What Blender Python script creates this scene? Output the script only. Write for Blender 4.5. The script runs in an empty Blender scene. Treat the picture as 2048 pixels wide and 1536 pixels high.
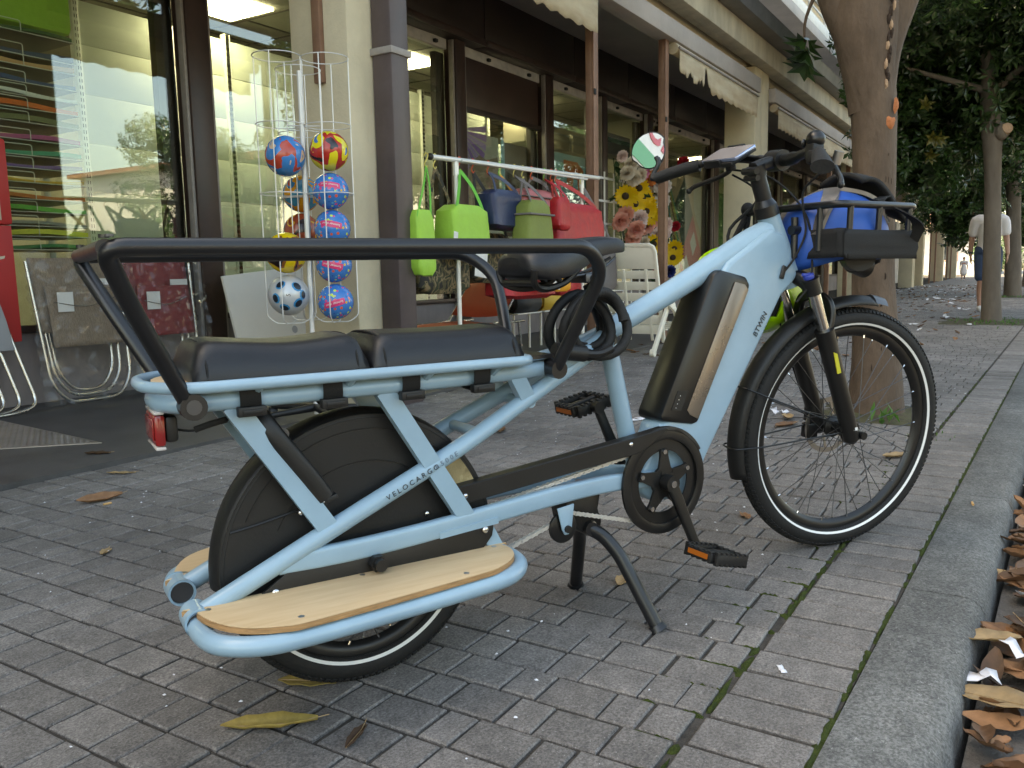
import bpy, bmesh, math, random
from mathutils import Vector, Matrix, Euler

sc = bpy.context.scene
C = sc.collection
rad = math.radians

# ---------------------------------------------------------------- camera
cam = bpy.data.cameras.new('camera')
cam_o = bpy.data.objects.new('camera', cam)
C.objects.link(cam_o)
cam.sensor_fit = 'HORIZONTAL'
cam.sensor_width = 36.0
cam.lens = 36.0 * 1674.0 / 2048.0
cam.clip_start = 0.05
cam.clip_end = 2000.0
_p, _y, _r = rad(7.67), rad(31.65), rad(-1.094)
_f = Vector((math.cos(_p) * math.cos(_y), math.cos(_p) * math.sin(_y), -math.sin(_p)))
_rt = Vector((math.sin(_y), -math.cos(_y), 0))
_up = _rt.cross(_f)
_r2 = _rt * math.cos(_r) + _up * math.sin(_r)
_u2 = -_rt * math.sin(_r) + _up * math.cos(_r)
cam_o.matrix_world = Matrix(((_r2.x, _u2.x, -_f.x, 0), (_r2.y, _u2.y, -_f.y, 0), (_r2.z, _u2.z, -_f.z, 0.78), (0, 0, 0, 1)))
sc.camera = cam_o

# ---------------------------------------------------------------- sky, sun, exposure
SUN = Vector((-0.36, 0.56, 0.75)).normalized()          # direction towards the sun
w = bpy.data.worlds.new('World')
sc.world = w
w.use_nodes = True
nt = w.node_tree
bg = nt.nodes['Background']
sky = nt.nodes.new('ShaderNodeTexSky')
sky.sky_type = 'NISHITA'
sky.sun_disc = False
sky.sun_elevation = math.asin(SUN.z)
sky.sun_rotation = math.atan2(SUN.x, SUN.y)
sky.air_density = 1.0
sky.dust_density = 2.5
sky.ozone_density = 1.0
nt.links.new(sky.outputs[0], bg.inputs[0])
bg.inputs[1].default_value = 0.15
sun = bpy.data.lights.new('sun', 'SUN')
sun.energy = 4.0
sun.angle = rad(0.53)
sun.color = (1.0, 0.93, 0.82)
sun_o = bpy.data.objects.new('sun', sun)
C.objects.link(sun_o)
sun_o.rotation_euler = (-SUN).to_track_quat('-Z', 'Y').to_euler()
sun_o.location = SUN * 50

sc.view_settings.view_transform = 'Standard'
sc.view_settings.look = 'None'
sc.view_settings.exposure = 2.5
sc.view_settings.use_white_balance = True
sc.view_settings.white_balance_temperature = 9000
sc.view_settings.white_balance_tint = 4
sc.view_settings.gamma = 1.0
sc.view_settings.use_curve_mapping = False
sc.render.engine = 'CYCLES'
sc.cycles.use_denoising = True
sc.cycles.max_bounces = 8
sc.cycles.diffuse_bounces = 4
sc.cycles.glossy_bounces = 4
sc.cycles.transmission_bounces = 6
sc.cycles.transparent_max_bounces = 16
sc.cycles.caustics_reflective = False
sc.cycles.caustics_refractive = False
sc.cycles.sample_clamp_indirect = 6.0

# ---------------------------------------------------------------- materials
def S(r, g, b):
    f = lambda c: (c / 255.0 / 12.92) if c <= 10.3 else ((c / 255.0 + 0.055) / 1.055) ** 2.4
    return (f(r), f(g), f(b))

MATS = {}
def mat(name, col=(.5, .5, .5), rough=.6, metal=0., var=0., vscale=8., bump=0., bscale=60., spec=.5, coat=0., col2=None,
        emit=None, estr=0., transl=0., rnd=0., stretch=None, sheen=0.):
    m = bpy.data.materials.new(name)
    m.use_nodes = True
    n = m.node_tree.nodes
    l = m.node_tree.links
    b = n['Principled BSDF']
    b.inputs['Roughness'].default_value = rough
    b.inputs['Metallic'].default_value = metal
    b.inputs['Specular IOR Level'].default_value = spec
    b.inputs['Coat Weight'].default_value = coat
    b.inputs['Coat Roughness'].default_value = .15
    if sheen:
        b.inputs['Sheen Weight'].default_value = sheen
    c = (*col, 1)
    b.inputs['Base Color'].default_value = c
    tc = n.new('ShaderNodeTexCoord')
    vec = tc.outputs['Object']
    if stretch:
        mp = n.new('ShaderNodeMapping')
        mp.inputs['Scale'].default_value = stretch
        l.new(vec, mp.inputs['Vector'])
        vec = mp.outputs[0]
    last = None
    if var or col2:
        nz = n.new('ShaderNodeTexNoise')
        nz.inputs['Scale'].default_value = vscale
        nz.inputs['Detail'].default_value = 6
        nz.inputs['Roughness'].default_value = .65
        l.new(vec, nz.inputs['Vector'])
        rp = n.new('ShaderNodeValToRGB')
        e = rp.color_ramp.elements
        e[0].position, e[1].position = .3, .7
        c2 = col2 or tuple(min(1, x * (1 + var)) for x in col)
        c1 = col if col2 else tuple(x * (1 - var) for x in col)
        e[0].color = (*c1, 1)
        e[1].color = (*c2, 1)
        l.new(nz.outputs['Fac'], rp.inputs[0])
        last = rp.outputs[0]
        rr = n.new('ShaderNodeMapRange')
        rr.inputs['To Min'].default_value = max(0, rough - .12)
        rr.inputs['To Max'].default_value = min(1, rough + .12)
        l.new(nz.outputs['Fac'], rr.inputs['Value'])
        l.new(rr.outputs[0], b.inputs['Roughness'])
    if rnd:
        oi = n.new('ShaderNodeObjectInfo')
        at = n.new('ShaderNodeAttribute')
        at.attribute_name = 'rnd'
        ad = n.new('ShaderNodeMath'); ad.operation = 'ADD'
        l.new(oi.outputs['Random'], ad.inputs[0]); l.new(at.outputs['Fac'], ad.inputs[1])
        fr = n.new('ShaderNodeMath'); fr.operation = 'FRACT'
        l.new(ad.outputs[0], fr.inputs[0])
        mr = n.new('ShaderNodeMapRange')
        mr.inputs['To Min'].default_value = 1 - rnd
        mr.inputs['To Max'].default_value = 1 + rnd
        l.new(fr.outputs[0], mr.inputs['Value'])
        mx = n.new('ShaderNodeMix'); mx.data_type = 'RGBA'; mx.blend_type = 'MULTIPLY'
        mx.inputs[0].default_value = 1
        if last: l.new(last, mx.inputs[6])
        else: mx.inputs[6].default_value = c
        l.new(mr.outputs[0], mx.inputs[7])
        last = mx.outputs[2]
    if last: l.new(last, b.inputs['Base Color'])
    if bump:
        nb = n.new('ShaderNodeTexNoise')
        nb.inputs['Scale'].default_value = bscale
        nb.inputs['Detail'].default_value = 4
        l.new(vec, nb.inputs['Vector'])
        bp = n.new('ShaderNodeBump')
        bp.inputs['Strength'].default_value = bump
        bp.inputs['Distance'].default_value = .01
        l.new(nb.outputs['Fac'], bp.inputs['Height'])
        l.new(bp.outputs[0], b.inputs['Normal'])
    if emit:
        b.inputs['Emission Color'].default_value = (*emit, 1)
        b.inputs['Emission Strength'].default_value = estr
    if transl:
        t = n.new('ShaderNodeBsdfTranslucent')
        ms = n.new('ShaderNodeMixShader')
        ms.inputs[0].default_value = transl
        if last: l.new(last, t.inputs[0])
        else: t.inputs[0].default_value = c
        o = n['Material Output']
        l.new(b.outputs[0], ms.inputs[1]); l.new(t.outputs[0], ms.inputs[2]); l.new(ms.outputs[0], o.inputs[0])
    MATS[name] = m
    return m

def M(n): return MATS[n] if isinstance(n, str) else n

def glass_mat(name, tint, ior, rough=.0, base=.0, haze=0., hazecol=(.8, .8, .8)):
    m = bpy.data.materials.new(name); m.use_nodes = True
    n = m.node_tree.nodes; l = m.node_tree.links
    n.remove(n['Principled BSDF'])
    lw = n.new('ShaderNodeLayerWeight'); lw.inputs[0].default_value = .5
    fr = n.new('ShaderNodeMath'); fr.operation = 'POWER'; fr.inputs[1].default_value = ior
    l.new(lw.outputs['Facing'], fr.inputs[0])
    mr = n.new('ShaderNodeMapRange'); mr.inputs['To Min'].default_value = base; mr.inputs['To Max'].default_value = 1
    l.new(fr.outputs[0], mr.inputs['Value'])
    tr = n.new('ShaderNodeBsdfTransparent'); tr.inputs[0].default_value = (*tint, 1)
    gl = n.new('ShaderNodeBsdfGlossy'); gl.inputs['Roughness'].default_value = rough
    mx = n.new('ShaderNodeMixShader')
    l.new(mr.outputs[0], mx.inputs[0]); l.new(tr.outputs[0], mx.inputs[1]); l.new(gl.outputs[0], mx.inputs[2])
    out = mx.outputs[0]
    if haze:
        df = n.new('ShaderNodeBsdfDiffuse'); df.inputs[0].default_value = (*hazecol, 1)
        m2 = n.new('ShaderNodeMixShader'); m2.inputs[0].default_value = haze
        l.new(out, m2.inputs[1]); l.new(df.outputs[0], m2.inputs[2]); out = m2.outputs[0]
    l.new(out, n['Material Output'].inputs[0])
    MATS[name] = m
    return m

# ---------------------------------------------------------------- mesh builder
def V(*a): return Vector(a)

def fillet(pts, r, n=5):
    """round the corners of a polyline"""
    pts = [Vector(p) for p in pts]
    out = [pts[0]]
    for i in range(1, len(pts) - 1):
        a, b, c = pts[i - 1], pts[i], pts[i + 1]
        rr = r[i] if isinstance(r, (list, tuple)) else r
        d1, d2 = (a - b), (c - b)
        k = min(rr, d1.length * .48, d2.length * .48)
        p1, p2 = b + d1.normalized() * k, b + d2.normalized() * k
        for j in range(n + 1):
            t = j / n
            out.append(p1 * (1 - t) ** 2 + b * 2 * t * (1 - t) + p2 * t * t)
    out.append(pts[-1])
    return out

def catmull(pts, n=6, closed=False):
    pts = [Vector(p) for p in pts]
    out = []
    N = len(pts)
    rng = range(N) if closed else range(N - 1)
    for i in rng:
        if closed:
            p0, p1, p2, p3 = pts[i - 1], pts[i], pts[(i + 1) % N], pts[(i + 2) % N]
        else:
            p0, p1, p2, p3 = pts[max(0, i - 1)], pts[i], pts[i + 1], pts[min(N - 1, i + 2)]
        for j in range(n):
            t = j / n
            out.append(.5 * ((2 * p1) + (p2 - p0) * t + (2 * p0 - 5 * p1 + 4 * p2 - p3) * t * t + (3 * p1 - p0 - 3 * p2 + p3) * t ** 3))
    if not closed: out.append(pts[-1])
    return out

class MB:
    def __init__(s): s.v = []; s.f = []
    def add(s, vs, fs):
        o = len(s.v)
        s.v += [Vector(p) for p in vs]
        s.f += [tuple(i + o for i in f) for f in fs]
        return s
    def box(s, lo, hi, mtx=None):
        x0, y0, z0 = lo; x1, y1, z1 = hi
        vs = [V(x0, y0, z0), V(x1, y0, z0), V(x1, y1, z0), V(x0, y1, z0), V(x0, y0, z1), V(x1, y0, z1), V(x1, y1, z1), V(x0, y1, z1)]
        if mtx is not None: vs = [mtx @ p for p in vs]
        return s.add(vs, [(3, 2, 1, 0), (4, 5, 6, 7), (0, 1, 5, 4), (1, 2, 6, 5), (2, 3, 7, 6), (3, 0, 4, 7)])
    def bar(s, a, b, wd, th, side=(0, 1, 0)):
        """rectangular bar from a to b; th along side, wd across"""
        a, b = Vector(a), Vector(b)
        d = (b - a).normalized(); sd = Vector(side); sd = (sd - d * sd.dot(d)).normalized(); q = d.cross(sd)
        vs = []
        for p in (a, b):
            for i, j in ((-1, -1), (1, -1), (1, 1), (-1, 1)): vs.append(p + q * wd / 2 * i + sd * th / 2 * j)
        return s.add(vs, [(3, 2, 1, 0), (4, 5, 6, 7), (0, 1, 5, 4), (1, 2, 6, 5), (2, 3, 7, 6), (3, 0, 4, 7)])
    def sweep(s, pts, prof, up=(0, 0, 1), closed=False, cap=True, scale=None):
        """sweep a 2D profile (list of (side, up)) along pts keeping 'up'"""
        pts = [Vector(p) for p in pts]; N = len(pts); k = len(prof); up = Vector(up); vs = []
        for i, p in enumerate(pts):
            if closed: t = pts[(i + 1) % N] - pts[i - 1]
            else: t = pts[min(i + 1, N - 1)] - pts[max(i - 1, 0)]
            t = t.normalized() if t.length > 1e-9 else V(1, 0, 0)
            sd = t.cross(up)
            sd = sd.normalized() if sd.length > 1e-6 else V(1, 0, 0)
            uu = sd.cross(t)
            q = scale[i] if scale else 1
            qa, qb = q if isinstance(q, tuple) else (q, q)
            for a, b in prof: vs.append(p + sd * a * qa + uu * b * qb)
        fs = []
        for i in range(N if closed else N - 1):
            j = (i + 1) % N
            for m in range(k):
                n_ = (m + 1) % k
                fs.append((i * k + m, i * k + n_, j * k + n_, j * k + m))
        if cap and not closed:
            fs.append(tuple(range(k - 1, -1, -1))); fs.append(tuple((N - 1) * k + m for m in range(k)))
        return s.add(vs, fs)
    def tube(s, pts, r, n=10, closed=False, cap=True):
        pts = [Vector(p) for p in pts]; N = len(pts); vs = []; fs = []
        u = None
        for i, p in enumerate(pts):
            if closed: t = (pts[(i + 1) % N] - pts[i - 1])
            else: t = pts[min(i + 1, N - 1)] - pts[max(i - 1, 0)]
            t = t.normalized() if t.length > 1e-9 else V(0, 0, 1)
            if u is None:
                u = t.cross(V(0, 0, 1))
                if u.length < .1: u = t.cross(V(0, 1, 0))
            u = (u - t * u.dot(t)).normalized(); w_ = t.cross(u)
            rr = r[i] if isinstance(r, (list, tuple)) else r
            for m in range(n):
                a = 2 * math.pi * m / n
                vs.append(p + u * math.cos(a) * rr + w_ * math.sin(a) * rr)
        for i in range(N if closed else N - 1):
            j = (i + 1) % N
            for m in range(n):
                q = (m + 1) % n
                fs.append((i * n + m, i * n + q, j * n + q, j * n + m))
        if cap and not closed:
            fs.append(tuple(range(n - 1, -1, -1))); fs.append(tuple((N - 1) * n + m for m in range(n)))
        return s.add(vs, fs)
    def cyl(s, a, b, r, n=16, r2=None): return s.tube([a, b], [r, r if r2 is None else r2], n)
    def lathe(s, prof, n=24, mtx=None, closed=False, a0=0, a1=2 * math.pi):
        """profile [(r, h)] turned about local Z"""
        full = abs(a1 - a0 - 2 * math.pi) < 1e-6
        k = len(prof); vs = []; fs = []
        cnt = n if full else n + 1
        for i in range(cnt):
            a = a0 + (a1 - a0) * i / n
            for r, h in prof: vs.append(V(r * math.cos(a), r * math.sin(a), h))
        if mtx is not None: vs = [mtx @ p for p in vs]
        for i in range(n):
            j = (i + 1) % cnt
            for m in range(k if closed else k - 1):
                q = (m + 1) % k
                fs.append((i * k + m, j * k + m, j * k + q, i * k + q))
        return s.add(vs, fs)
    def prism(s, poly, d0, d1, mtx=None):
        """polygon in local XZ extruded along Y from d0 to d1"""
        k = len(poly)
        vs = [V(x, d0, z) for x, z in poly] + [V(x, d1, z) for x, z in poly]
        if mtx is not None: vs = [mtx @ p for p in vs]
        fs = [tuple(range(k)), tuple(range(2 * k - 1, k - 1, -1))]
        for i in range(k):
            j = (i + 1) % k
            fs.append((j, i, k + i, k + j))
        return s.add(vs, fs)
    def plate(s, poly, z0, z1, mtx=None):
        """polygon in local XY extruded along Z"""
        k = len(poly)
        vs = [V(x, y, z0) for x, y in poly] + [V(x, y, z1) for x, y in poly]
        if mtx is not None: vs = [mtx @ p for p in vs]
        fs = [tuple(range(k - 1, -1, -1)), tuple(range(k, 2 * k))]
        for i in range(k):
            j = (i + 1) % k
            fs.append((i, j, k + j, k + i))
        return s.add(vs, fs)
    def ball(s, c, r, n=16, m=10):
        c = Vector(c); rx, ry, rz = r if isinstance(r, (tuple, list)) else (r, r, r)
        vs = [c + V(0, 0, -rz)]; fs = []
        for i in range(1, m):
            th = math.pi * i / m
            for j in range(n):
                a = 2 * math.pi * j / n
                vs.append(c + V(rx * math.sin(th) * math.cos(a), ry * math.sin(th) * math.sin(a), -rz * math.cos(th)))
        vs.append(c + V(0, 0, rz)); L = len(vs) - 1
        for j in range(n):
            q = (j + 1) % n
            fs.append((0, 1 + q, 1 + j)); fs.append((L, 1 + (m - 2) * n + j, 1 + (m - 2) * n + q))
            for i in range(m - 2): fs.append((1 + i * n + j, 1 + i * n + q, 1 + (i + 1) * n + q, 1 + (i + 1) * n + j))
        return s.add(vs, fs)
    def quad(s, a, b, c, d): return s.add([a, b, c, d], [(0, 1, 2, 3)])
    def xf(s, mtx, start=0):
        for i in range(start, len(s.v)): s.v[i] = mtx @ s.v[i]
        return s
    def mirror_y(s):
        o = len(s.v)
        s.v += [V(p.x, -p.y, p.z) for p in s.v]
        s.f += [tuple(i + o for i in reversed(f)) for f in s.f[:]]
        return s
    def text(s, txt, size, fn, extrude=.0004):
        cu = bpy.data.curves.new('t', 'FONT'); cu.body = txt; cu.size = size; cu.extrude = extrude
        cu.align_x = 'CENTER'; cu.align_y = 'CENTER'; cu.resolution_u = 3
        ob = bpy.data.objects.new('t', cu); C.objects.link(ob)
        dg = bpy.context.evaluated_depsgraph_get()
        me = bpy.data.meshes.new_from_object(ob.evaluated_get(dg))
        s.add([fn(v.co.copy()) for v in me.vertices], [tuple(p.vertices) for p in me.polygons])
        bpy.data.objects.remove(ob); bpy.data.curves.remove(cu); bpy.data.meshes.remove(me)
        return s
    def mesh(s, name='m', bevel=0., seg=2, ang=38, rnd=None, flat=False, weld=0.):
        me = bpy.data.meshes.new(name)
        me.from_pydata([tuple(p) for p in s.v], [], s.f)
        if bevel or weld:
            bm = bmesh.new(); bm.from_mesh(me)
            if weld: bmesh.ops.remove_doubles(bm, verts=bm.verts, dist=weld)
            if bevel:
                bmesh.ops.recalc_face_normals(bm, faces=bm.faces)
                ed = [e for e in bm.edges if len(e.link_faces) == 2 and e.calc_face_angle(0) > rad(30)]
                bmesh.ops.bevel(bm, geom=ed, offset=bevel, segments=seg, profile=.5, affect='EDGES', clamp_overlap=True)
            bm.to_mesh(me); bm.free()
        if not flat:
            me.polygons.foreach_set('use_smooth', [True] * len(me.polygons))
            me.set_sharp_from_angle(angle=rad(ang))
        if rnd is not None:
            at = me.attributes.new('rnd', 'FLOAT', 'POINT')
            at.data.foreach_set('value', rnd)
        me.update()
        return me
    def pieces(s):
        par = list(range(len(s.v)))
        def root(i):
            while par[i] != i: par[i] = par[par[i]]; i = par[i]
            return i
        for f in s.f:
            r = root(f[0])
            for i in f[1:]: par[root(i)] = r
        grp = {}
        for f in s.f: grp.setdefault(root(f[0]), []).append(f)
        out = []
        for fs in grp.values():
            ids = sorted({i for f in fs for i in f}); mp = {q: k for k, q in enumerate(ids)}
            m = MB(); m.v = [s.v[i] for i in ids]; m.f = [tuple(mp[i] for i in f) for f in fs]; out.append(m)
        return out
    def build(s, name, material, parent=None, **k):
        if name in SPLIT:
            ps = s.pieces()
            if len(ps) > 1: return [p.build(name, material, parent, **k) for p in ps][-1]
        me = s.mesh(name, **k)
        me.materials.append(M(material))
        return link(name, me, parent)

SPLIT = {'bolt', 'reflector', 'screw', 'stanchion', 'eye', 'charge_mark', 'guard_rib', 'fender_stay'}
SMALL = {'spokes', 'nipples', 'tread', 'chain', 'pedal_teeth', 'stems'}
def link(name, me, parent=None):
    o = bpy.data.objects.new(name, me)
    if name in SMALL: o['kind'] = 'stuff'
    C.objects.link(o)
    if parent: o.parent = parent
    return o

def tag(o, label, cat=None, group=None, kind=None):
    o['label'] = label
    if cat: o['category'] = cat
    if group: o['group'] = group
    if kind: o['kind'] = kind
    return o

def thing(name, label, cat, loc=(0, 0, 0), rz=0, group=None, kind=None):
    o = bpy.data.objects.new(name, None)
    o.empty_display_size = .1
    C.objects.link(o)
    o.location = loc
    o.rotation_euler = (0, 0, rz)
    return tag(o, label, cat, group, kind)

def copy_tree(o, parent=None):
    c = o.copy(); C.objects.link(c); c.parent = parent
    for ch in list(o.children): copy_tree(ch, c)
    return c

def rotM(axis, ang, at=(0, 0, 0)):
    a = Vector(at)
    return Matrix.Translation(a) @ Matrix.Rotation(ang, 4, axis) @ Matrix.Translation(-a)
def TR(x, y, z): return Matrix.Translation((x, y, z))
def RX(a): return Matrix.Rotation(rad(a), 4, 'X')
def RY(a): return Matrix.Rotation(rad(a), 4, 'Y')
def RZ(a): return Matrix.Rotation(rad(a), 4, 'Z')
def circ(r, n, a0=0, a1=360, c=(0, 0)):
    return [(c[0] + r * math.cos(rad(a0 + (a1 - a0) * i / n)), c[1] + r * math.sin(rad(a0 + (a1 - a0) * i / n))) for i in range(n + (0 if abs(a1 - a0) == 360 else 1))]
def rrect(w_, h, r, n=3, c=(0, 0)):
    o = []
    for sx, sy, a in ((1, 1, 0), (-1, 1, 90), (-1, -1, 180), (1, -1, 270)):
        for i in range(n + 1):
            t = rad(a + 90 * i / n)
            o.append((c[0] + sx * (w_ / 2 - r) + r * math.cos(t), c[1] + sy * (h / 2 - r) + r * math.sin(t)))
    return o

# ================================================================ materials
def speckled(name, col, rnd, speck=.5, bump=.5, rough=.85, stain=.35, sc_=1.0):
    m = mat(name, col, rough, rnd=rnd, spec=.5)
    n = m.node_tree.nodes; l = m.node_tree.links; b = n['Principled BSDF']
    src = b.inputs['Base Color'].links[0].from_socket
    ge = n.new('ShaderNodeNewGeometry')
    def noise(scale, det=3, rg=.6):
        z = n.new('ShaderNodeTexNoise'); z.inputs['Scale'].default_value = scale; z.inputs['Detail'].default_value = det; z.inputs['Roughness'].default_value = rg
        l.new(ge.outputs['Position'], z.inputs['Vector']); return z.outputs['Fac']
    def rng(s_, f0, f1, t0, t1):
        r = n.new('ShaderNodeMapRange'); r.inputs['From Min'].default_value = f0; r.inputs['From Max'].default_value = f1; r.inputs['To Min'].default_value = t0; r.inputs['To Max'].default_value = t1
        l.new(s_, r.inputs['Value']); return r.outputs[0]
    def mul(c, f):
        x = n.new('ShaderNodeMix'); x.data_type = 'RGBA'; x.blend_type = 'MULTIPLY'; x.inputs[0].default_value = 1
        l.new(c, x.inputs[6]); l.new(f, x.inputs[7]); return x.outputs[2]
    c = mul(src, rng(noise(1.6 * sc_, 5), .3, .7, 1 - stain, 1 + stain * .8))
    c = mul(c, rng(noise(26 * sc_, 5, .7), .3, .7, .72, 1.25))
    fine = noise(190 * sc_, 3, .85)
    c = mul(c, rng(fine, .38, .70, 1 - speck * .45, 1 + speck))
    x = n.new('ShaderNodeMix'); x.data_type = 'RGBA'
    l.new(rng(noise(150 * sc_, 2, .9), .66, .72, 0, .5), x.inputs[0]); l.new(c, x.inputs[6]); x.inputs[7].default_value = (.5, .49, .47, 1)
    l.new(x.outputs[2], b.inputs['Base Color'])
    bp_ = n.new('ShaderNodeBump'); bp_.inputs['Strength'].default_value = bump; bp_.inputs['Distance'].default_value = .003
    ad = n.new('ShaderNodeMath'); ad.operation = 'ADD'; l.new(fine, ad.inputs[0]); l.new(noise(70 * sc_, 4), ad.inputs[1])
    l.new(ad.outputs[0], bp_.inputs['Height']); l.new(bp_.outputs[0], b.inputs['Normal'])
    return m
speckled('paver', (.158, .143, .132), .16, speck=.8, rough=.75)
mat('joint_sand', (.062, .055, .048), .95, var=.4, vscale=30, bump=.5, bscale=200, spec=.2)
mat('moss', (.03, .042, .010), .95, col2=(.06, .08, .015), vscale=40, bump=.8, bscale=300, spec=.2)
speckled('kerb_stone', (.120, .120, .114), .10, speck=.9, bump=.9, stain=.5, sc_=.7)
mat('asphalt', (.11, .10, .09), .9, var=.35, vscale=20, bump=.6, bscale=180, spec=.3)
mat('earth', (.07, .055, .04), .95, col2=(.1, .1, .05), vscale=12, bump=.8, bscale=80, spec=.2)
mat('arcade_stone', (.072, .068, .066), .62, var=.3, vscale=5, bump=.12, bscale=90)
mat('cream', (.60, .52, .37), .8, var=.13, vscale=2.2, bump=.25, bscale=50)
mat('cream_stained', (.60, .54, .41), .85, col2=(.36, .32, .25), vscale=3, bump=.3, bscale=40, stretch=(1, 1, .35))
mat('ceiling_grey', (.42, .39, .36), .85, var=.12, vscale=1.5, bump=.15, bscale=30)
mat('slab_grey', (.40, .36, .335), .85, var=.16, vscale=1.2, bump=.2, bscale=25)
mat('brown_metal', (.052, .030, .024), .42, var=.25, vscale=4, bump=.05, bscale=60)
mat('brown_dark', (.03, .019, .016), .5, var=.25, vscale=3)
mat('downpipe_paint', (.085, .062, .062), .45, var=.2, vscale=5, bump=.05)
mat('grey_trim', (.30, .27, .25), .5, var=.2, vscale=9)
mat('lilac_wall', (.235, .205, .2), .8, var=.2, vscale=3, bump=.2, bscale=40, stretch=(1, 1, .4))
mat('shutter_white', (.5, .46, .42), .7, var=.25, vscale=6)
mat('gutter_metal', (.16, .15, .145), .45, metal=.5, var=.3, vscale=5, bump=.15, bscale=10)
mat('rust_steel', (.20, .105, .07), .55, metal=.3, col2=(.30, .17, .115), vscale=6, bump=.15)
mat('awning_cloth', (.82, .74, .58), .85, col2=(.62, .49, .33), vscale=3, transl=.4, stretch=(.5, .5, 2.5))
mat('white_paint', (.78, .77, .74), .5, var=.05)
mat('panel_white', (.66, .70, .62), .55, var=.05, vscale=2)
mat('upright_white', (.72, .74, .68), .45)
mat('dark_slot', (.02, .02, .018), .8)
mat('interior_wall', (.52, .5, .42), .85, var=.1)
mat('interior_tile', (.28, .26, .22), .8, var=.1)
mat('light_panel', (1, 1, .9), .5, emit=(1, .95, .74), estr=4.5)
mat('plaster_white', (.78, .75, .7), .85, var=.08)
mat('plaster_pink', (.62, .36, .27), .85, var=.1)
mat('roof_tile_red', (.30, .12, .07), .8, var=.25, vscale=3)
mat('window_dark', (.04, .045, .05), .15)
glass_mat('shop_glass', (.92, .97, .92), 3.4, base=.10)

def part(mb, name, m, parent, **k):
    """part of an unrotated thing whose mesh is given in world coordinates"""
    o = mb.build(name, m, parent, **k)
    o.location = -parent.location
    return o

# ================================================================ ground, road, kerb
KS = -0.04                                   # the kerb drifts away from the facade line
def yA(x): return .50 + KS * x               # field / edge course joint
def yB(x): return .305 + KS * x              # edge course / kerb joint
def yK(x): return .135 + KS * x              # outer kerb edge

g = MB().box((-500, -500, -.9), (900, 500, -.25)).build('ground', 'earth')
tag(g, 'bare ground stretching to the horizon', 'ground', kind='structure')
rd = MB()
rd.plate([(-30, yK(-30) - .02), (-30, -10.5), (90, -10.5), (90, yK(90) - .02)], -.25, -.075)
tag(rd.build('road', 'asphalt'), 'dark asphalt road beside the kerb', 'road', kind='structure')

random.seed(11)
pv = MB().plate([(-30, yB(-30)), (90, yB(90)), (90, 9), (-30, 9)], -.25, -.0065).build('pavement', 'joint_sand')
tag(pv, 'grey block paved pavement with sandy joints', 'pavement', kind='structure')

def paver_cell(lx, ly, ch=.0032, dz=0.):
    m = MB()
    a, b = lx / 2, ly / 2
    r = lambda x, y, z: [V(-x, -y, z), V(x, -y, z), V(x, y, z), V(-x, y, z)]
    m.add(r(a, b, -.03) + r(a, b, -ch) + r(a - ch, b - ch, 0), [(0, 1, 5, 4), (1, 2, 6, 5), (2, 3, 7, 6), (3, 0, 4, 7), (4, 5, 9, 8), (5, 6, 10, 9), (6, 7, 11, 10), (7, 4, 8, 11), (8, 9, 10, 11)])
    return m
PITCH = .1018
cells = []
nrow = 0
for i in range(-10, 245):
    x0 = 1.45 + i * PITCH
    xc = x0 + PITCH / 2
    # edge course
    cells.append((xc, (yA(xc) + yB(xc)) / 2, PITCH - .011, .183, 2))
    y = yA(xc) + .008
    first = random.choice((.05, .08, .1, .122))
    k = 0
    big = random.random() < .5
    while y < 3.24:
        L = first if k == 0 else ((.122 if big else .076) + random.uniform(-.004, .004))
        if k: big = not big
        if y + L > 3.25: L = 3.25 - y
        if L > .03: cells.append((xc, y + L / 2, PITCH - .0075, L - (.0075 if big else .005), 0 if big else 1))
        y += L
        k += 1
PITS = [(4.75, .66, .34), (12.75, .40, .75), (22.1, .2, .9)]
def in_pit(x, y): return any(abs(x - a) < r * .9 and abs(y - b) < r * .75 for a, b, r in PITS)
cells = [c for c in cells if not in_pit(c[0], c[1])]
_mi = cam_o.matrix_world.inverted()
def in_view(p, m=1.0):
    q = _mi @ Vector(p)
    if q.z > -.2: return False
    return abs(q.x / q.z) < m * 1024 / 1674 and abs(q.y / q.z) < m * 768 / 1674
seen = sorted([c for c in cells if in_view((c[0], c[1], 0))], key=lambda c: c[0] ** 2 + c[1] ** 2)
near = set(id(c) for c in seen[:300])
pm = {}
for c in cells:
    if id(c) in near:
        key = (c[4], round(c[3], 2))
        if key not in pm:
            me = paver_cell(c[2], key[1] if c[4] != 2 else c[3]).mesh('paver', ang=20)
            me.materials.append(M('paver')); pm[key] = me
        o = link('paver', pm[key], pv)
        o.location = (c[0] + random.uniform(-.0012, .0012), c[1], random.uniform(-.0015, .002))
        o.rotation_euler = (random.uniform(-.012, .012), random.uniform(-.012, .012), random.uniform(-.012, .012))
fld = MB(); rn = []
for c in cells:
    if id(c) in near: continue
    m = paver_cell(c[2], c[3])
    T = TR(c[0], c[1], random.uniform(-.0015, .002)) @ Euler((random.uniform(-.01, .01), random.uniform(-.01, .01), random.uniform(-.01, .01))).to_matrix().to_4x4()
    fld.add([T @ p for p in m.v], m.f)
    rn += [random.random()] * 12
o = fld.build('paver_field', 'paver', pv, ang=20, rnd=rn)
o['kind'] = 'stuff'
far = MB().plate([(26.4, yB(26.4)), (90, yB(90)), (90, 3.3), (26.4, 3.3)], -.0065, 0).build('far_paving', 'paver', pv)

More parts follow.
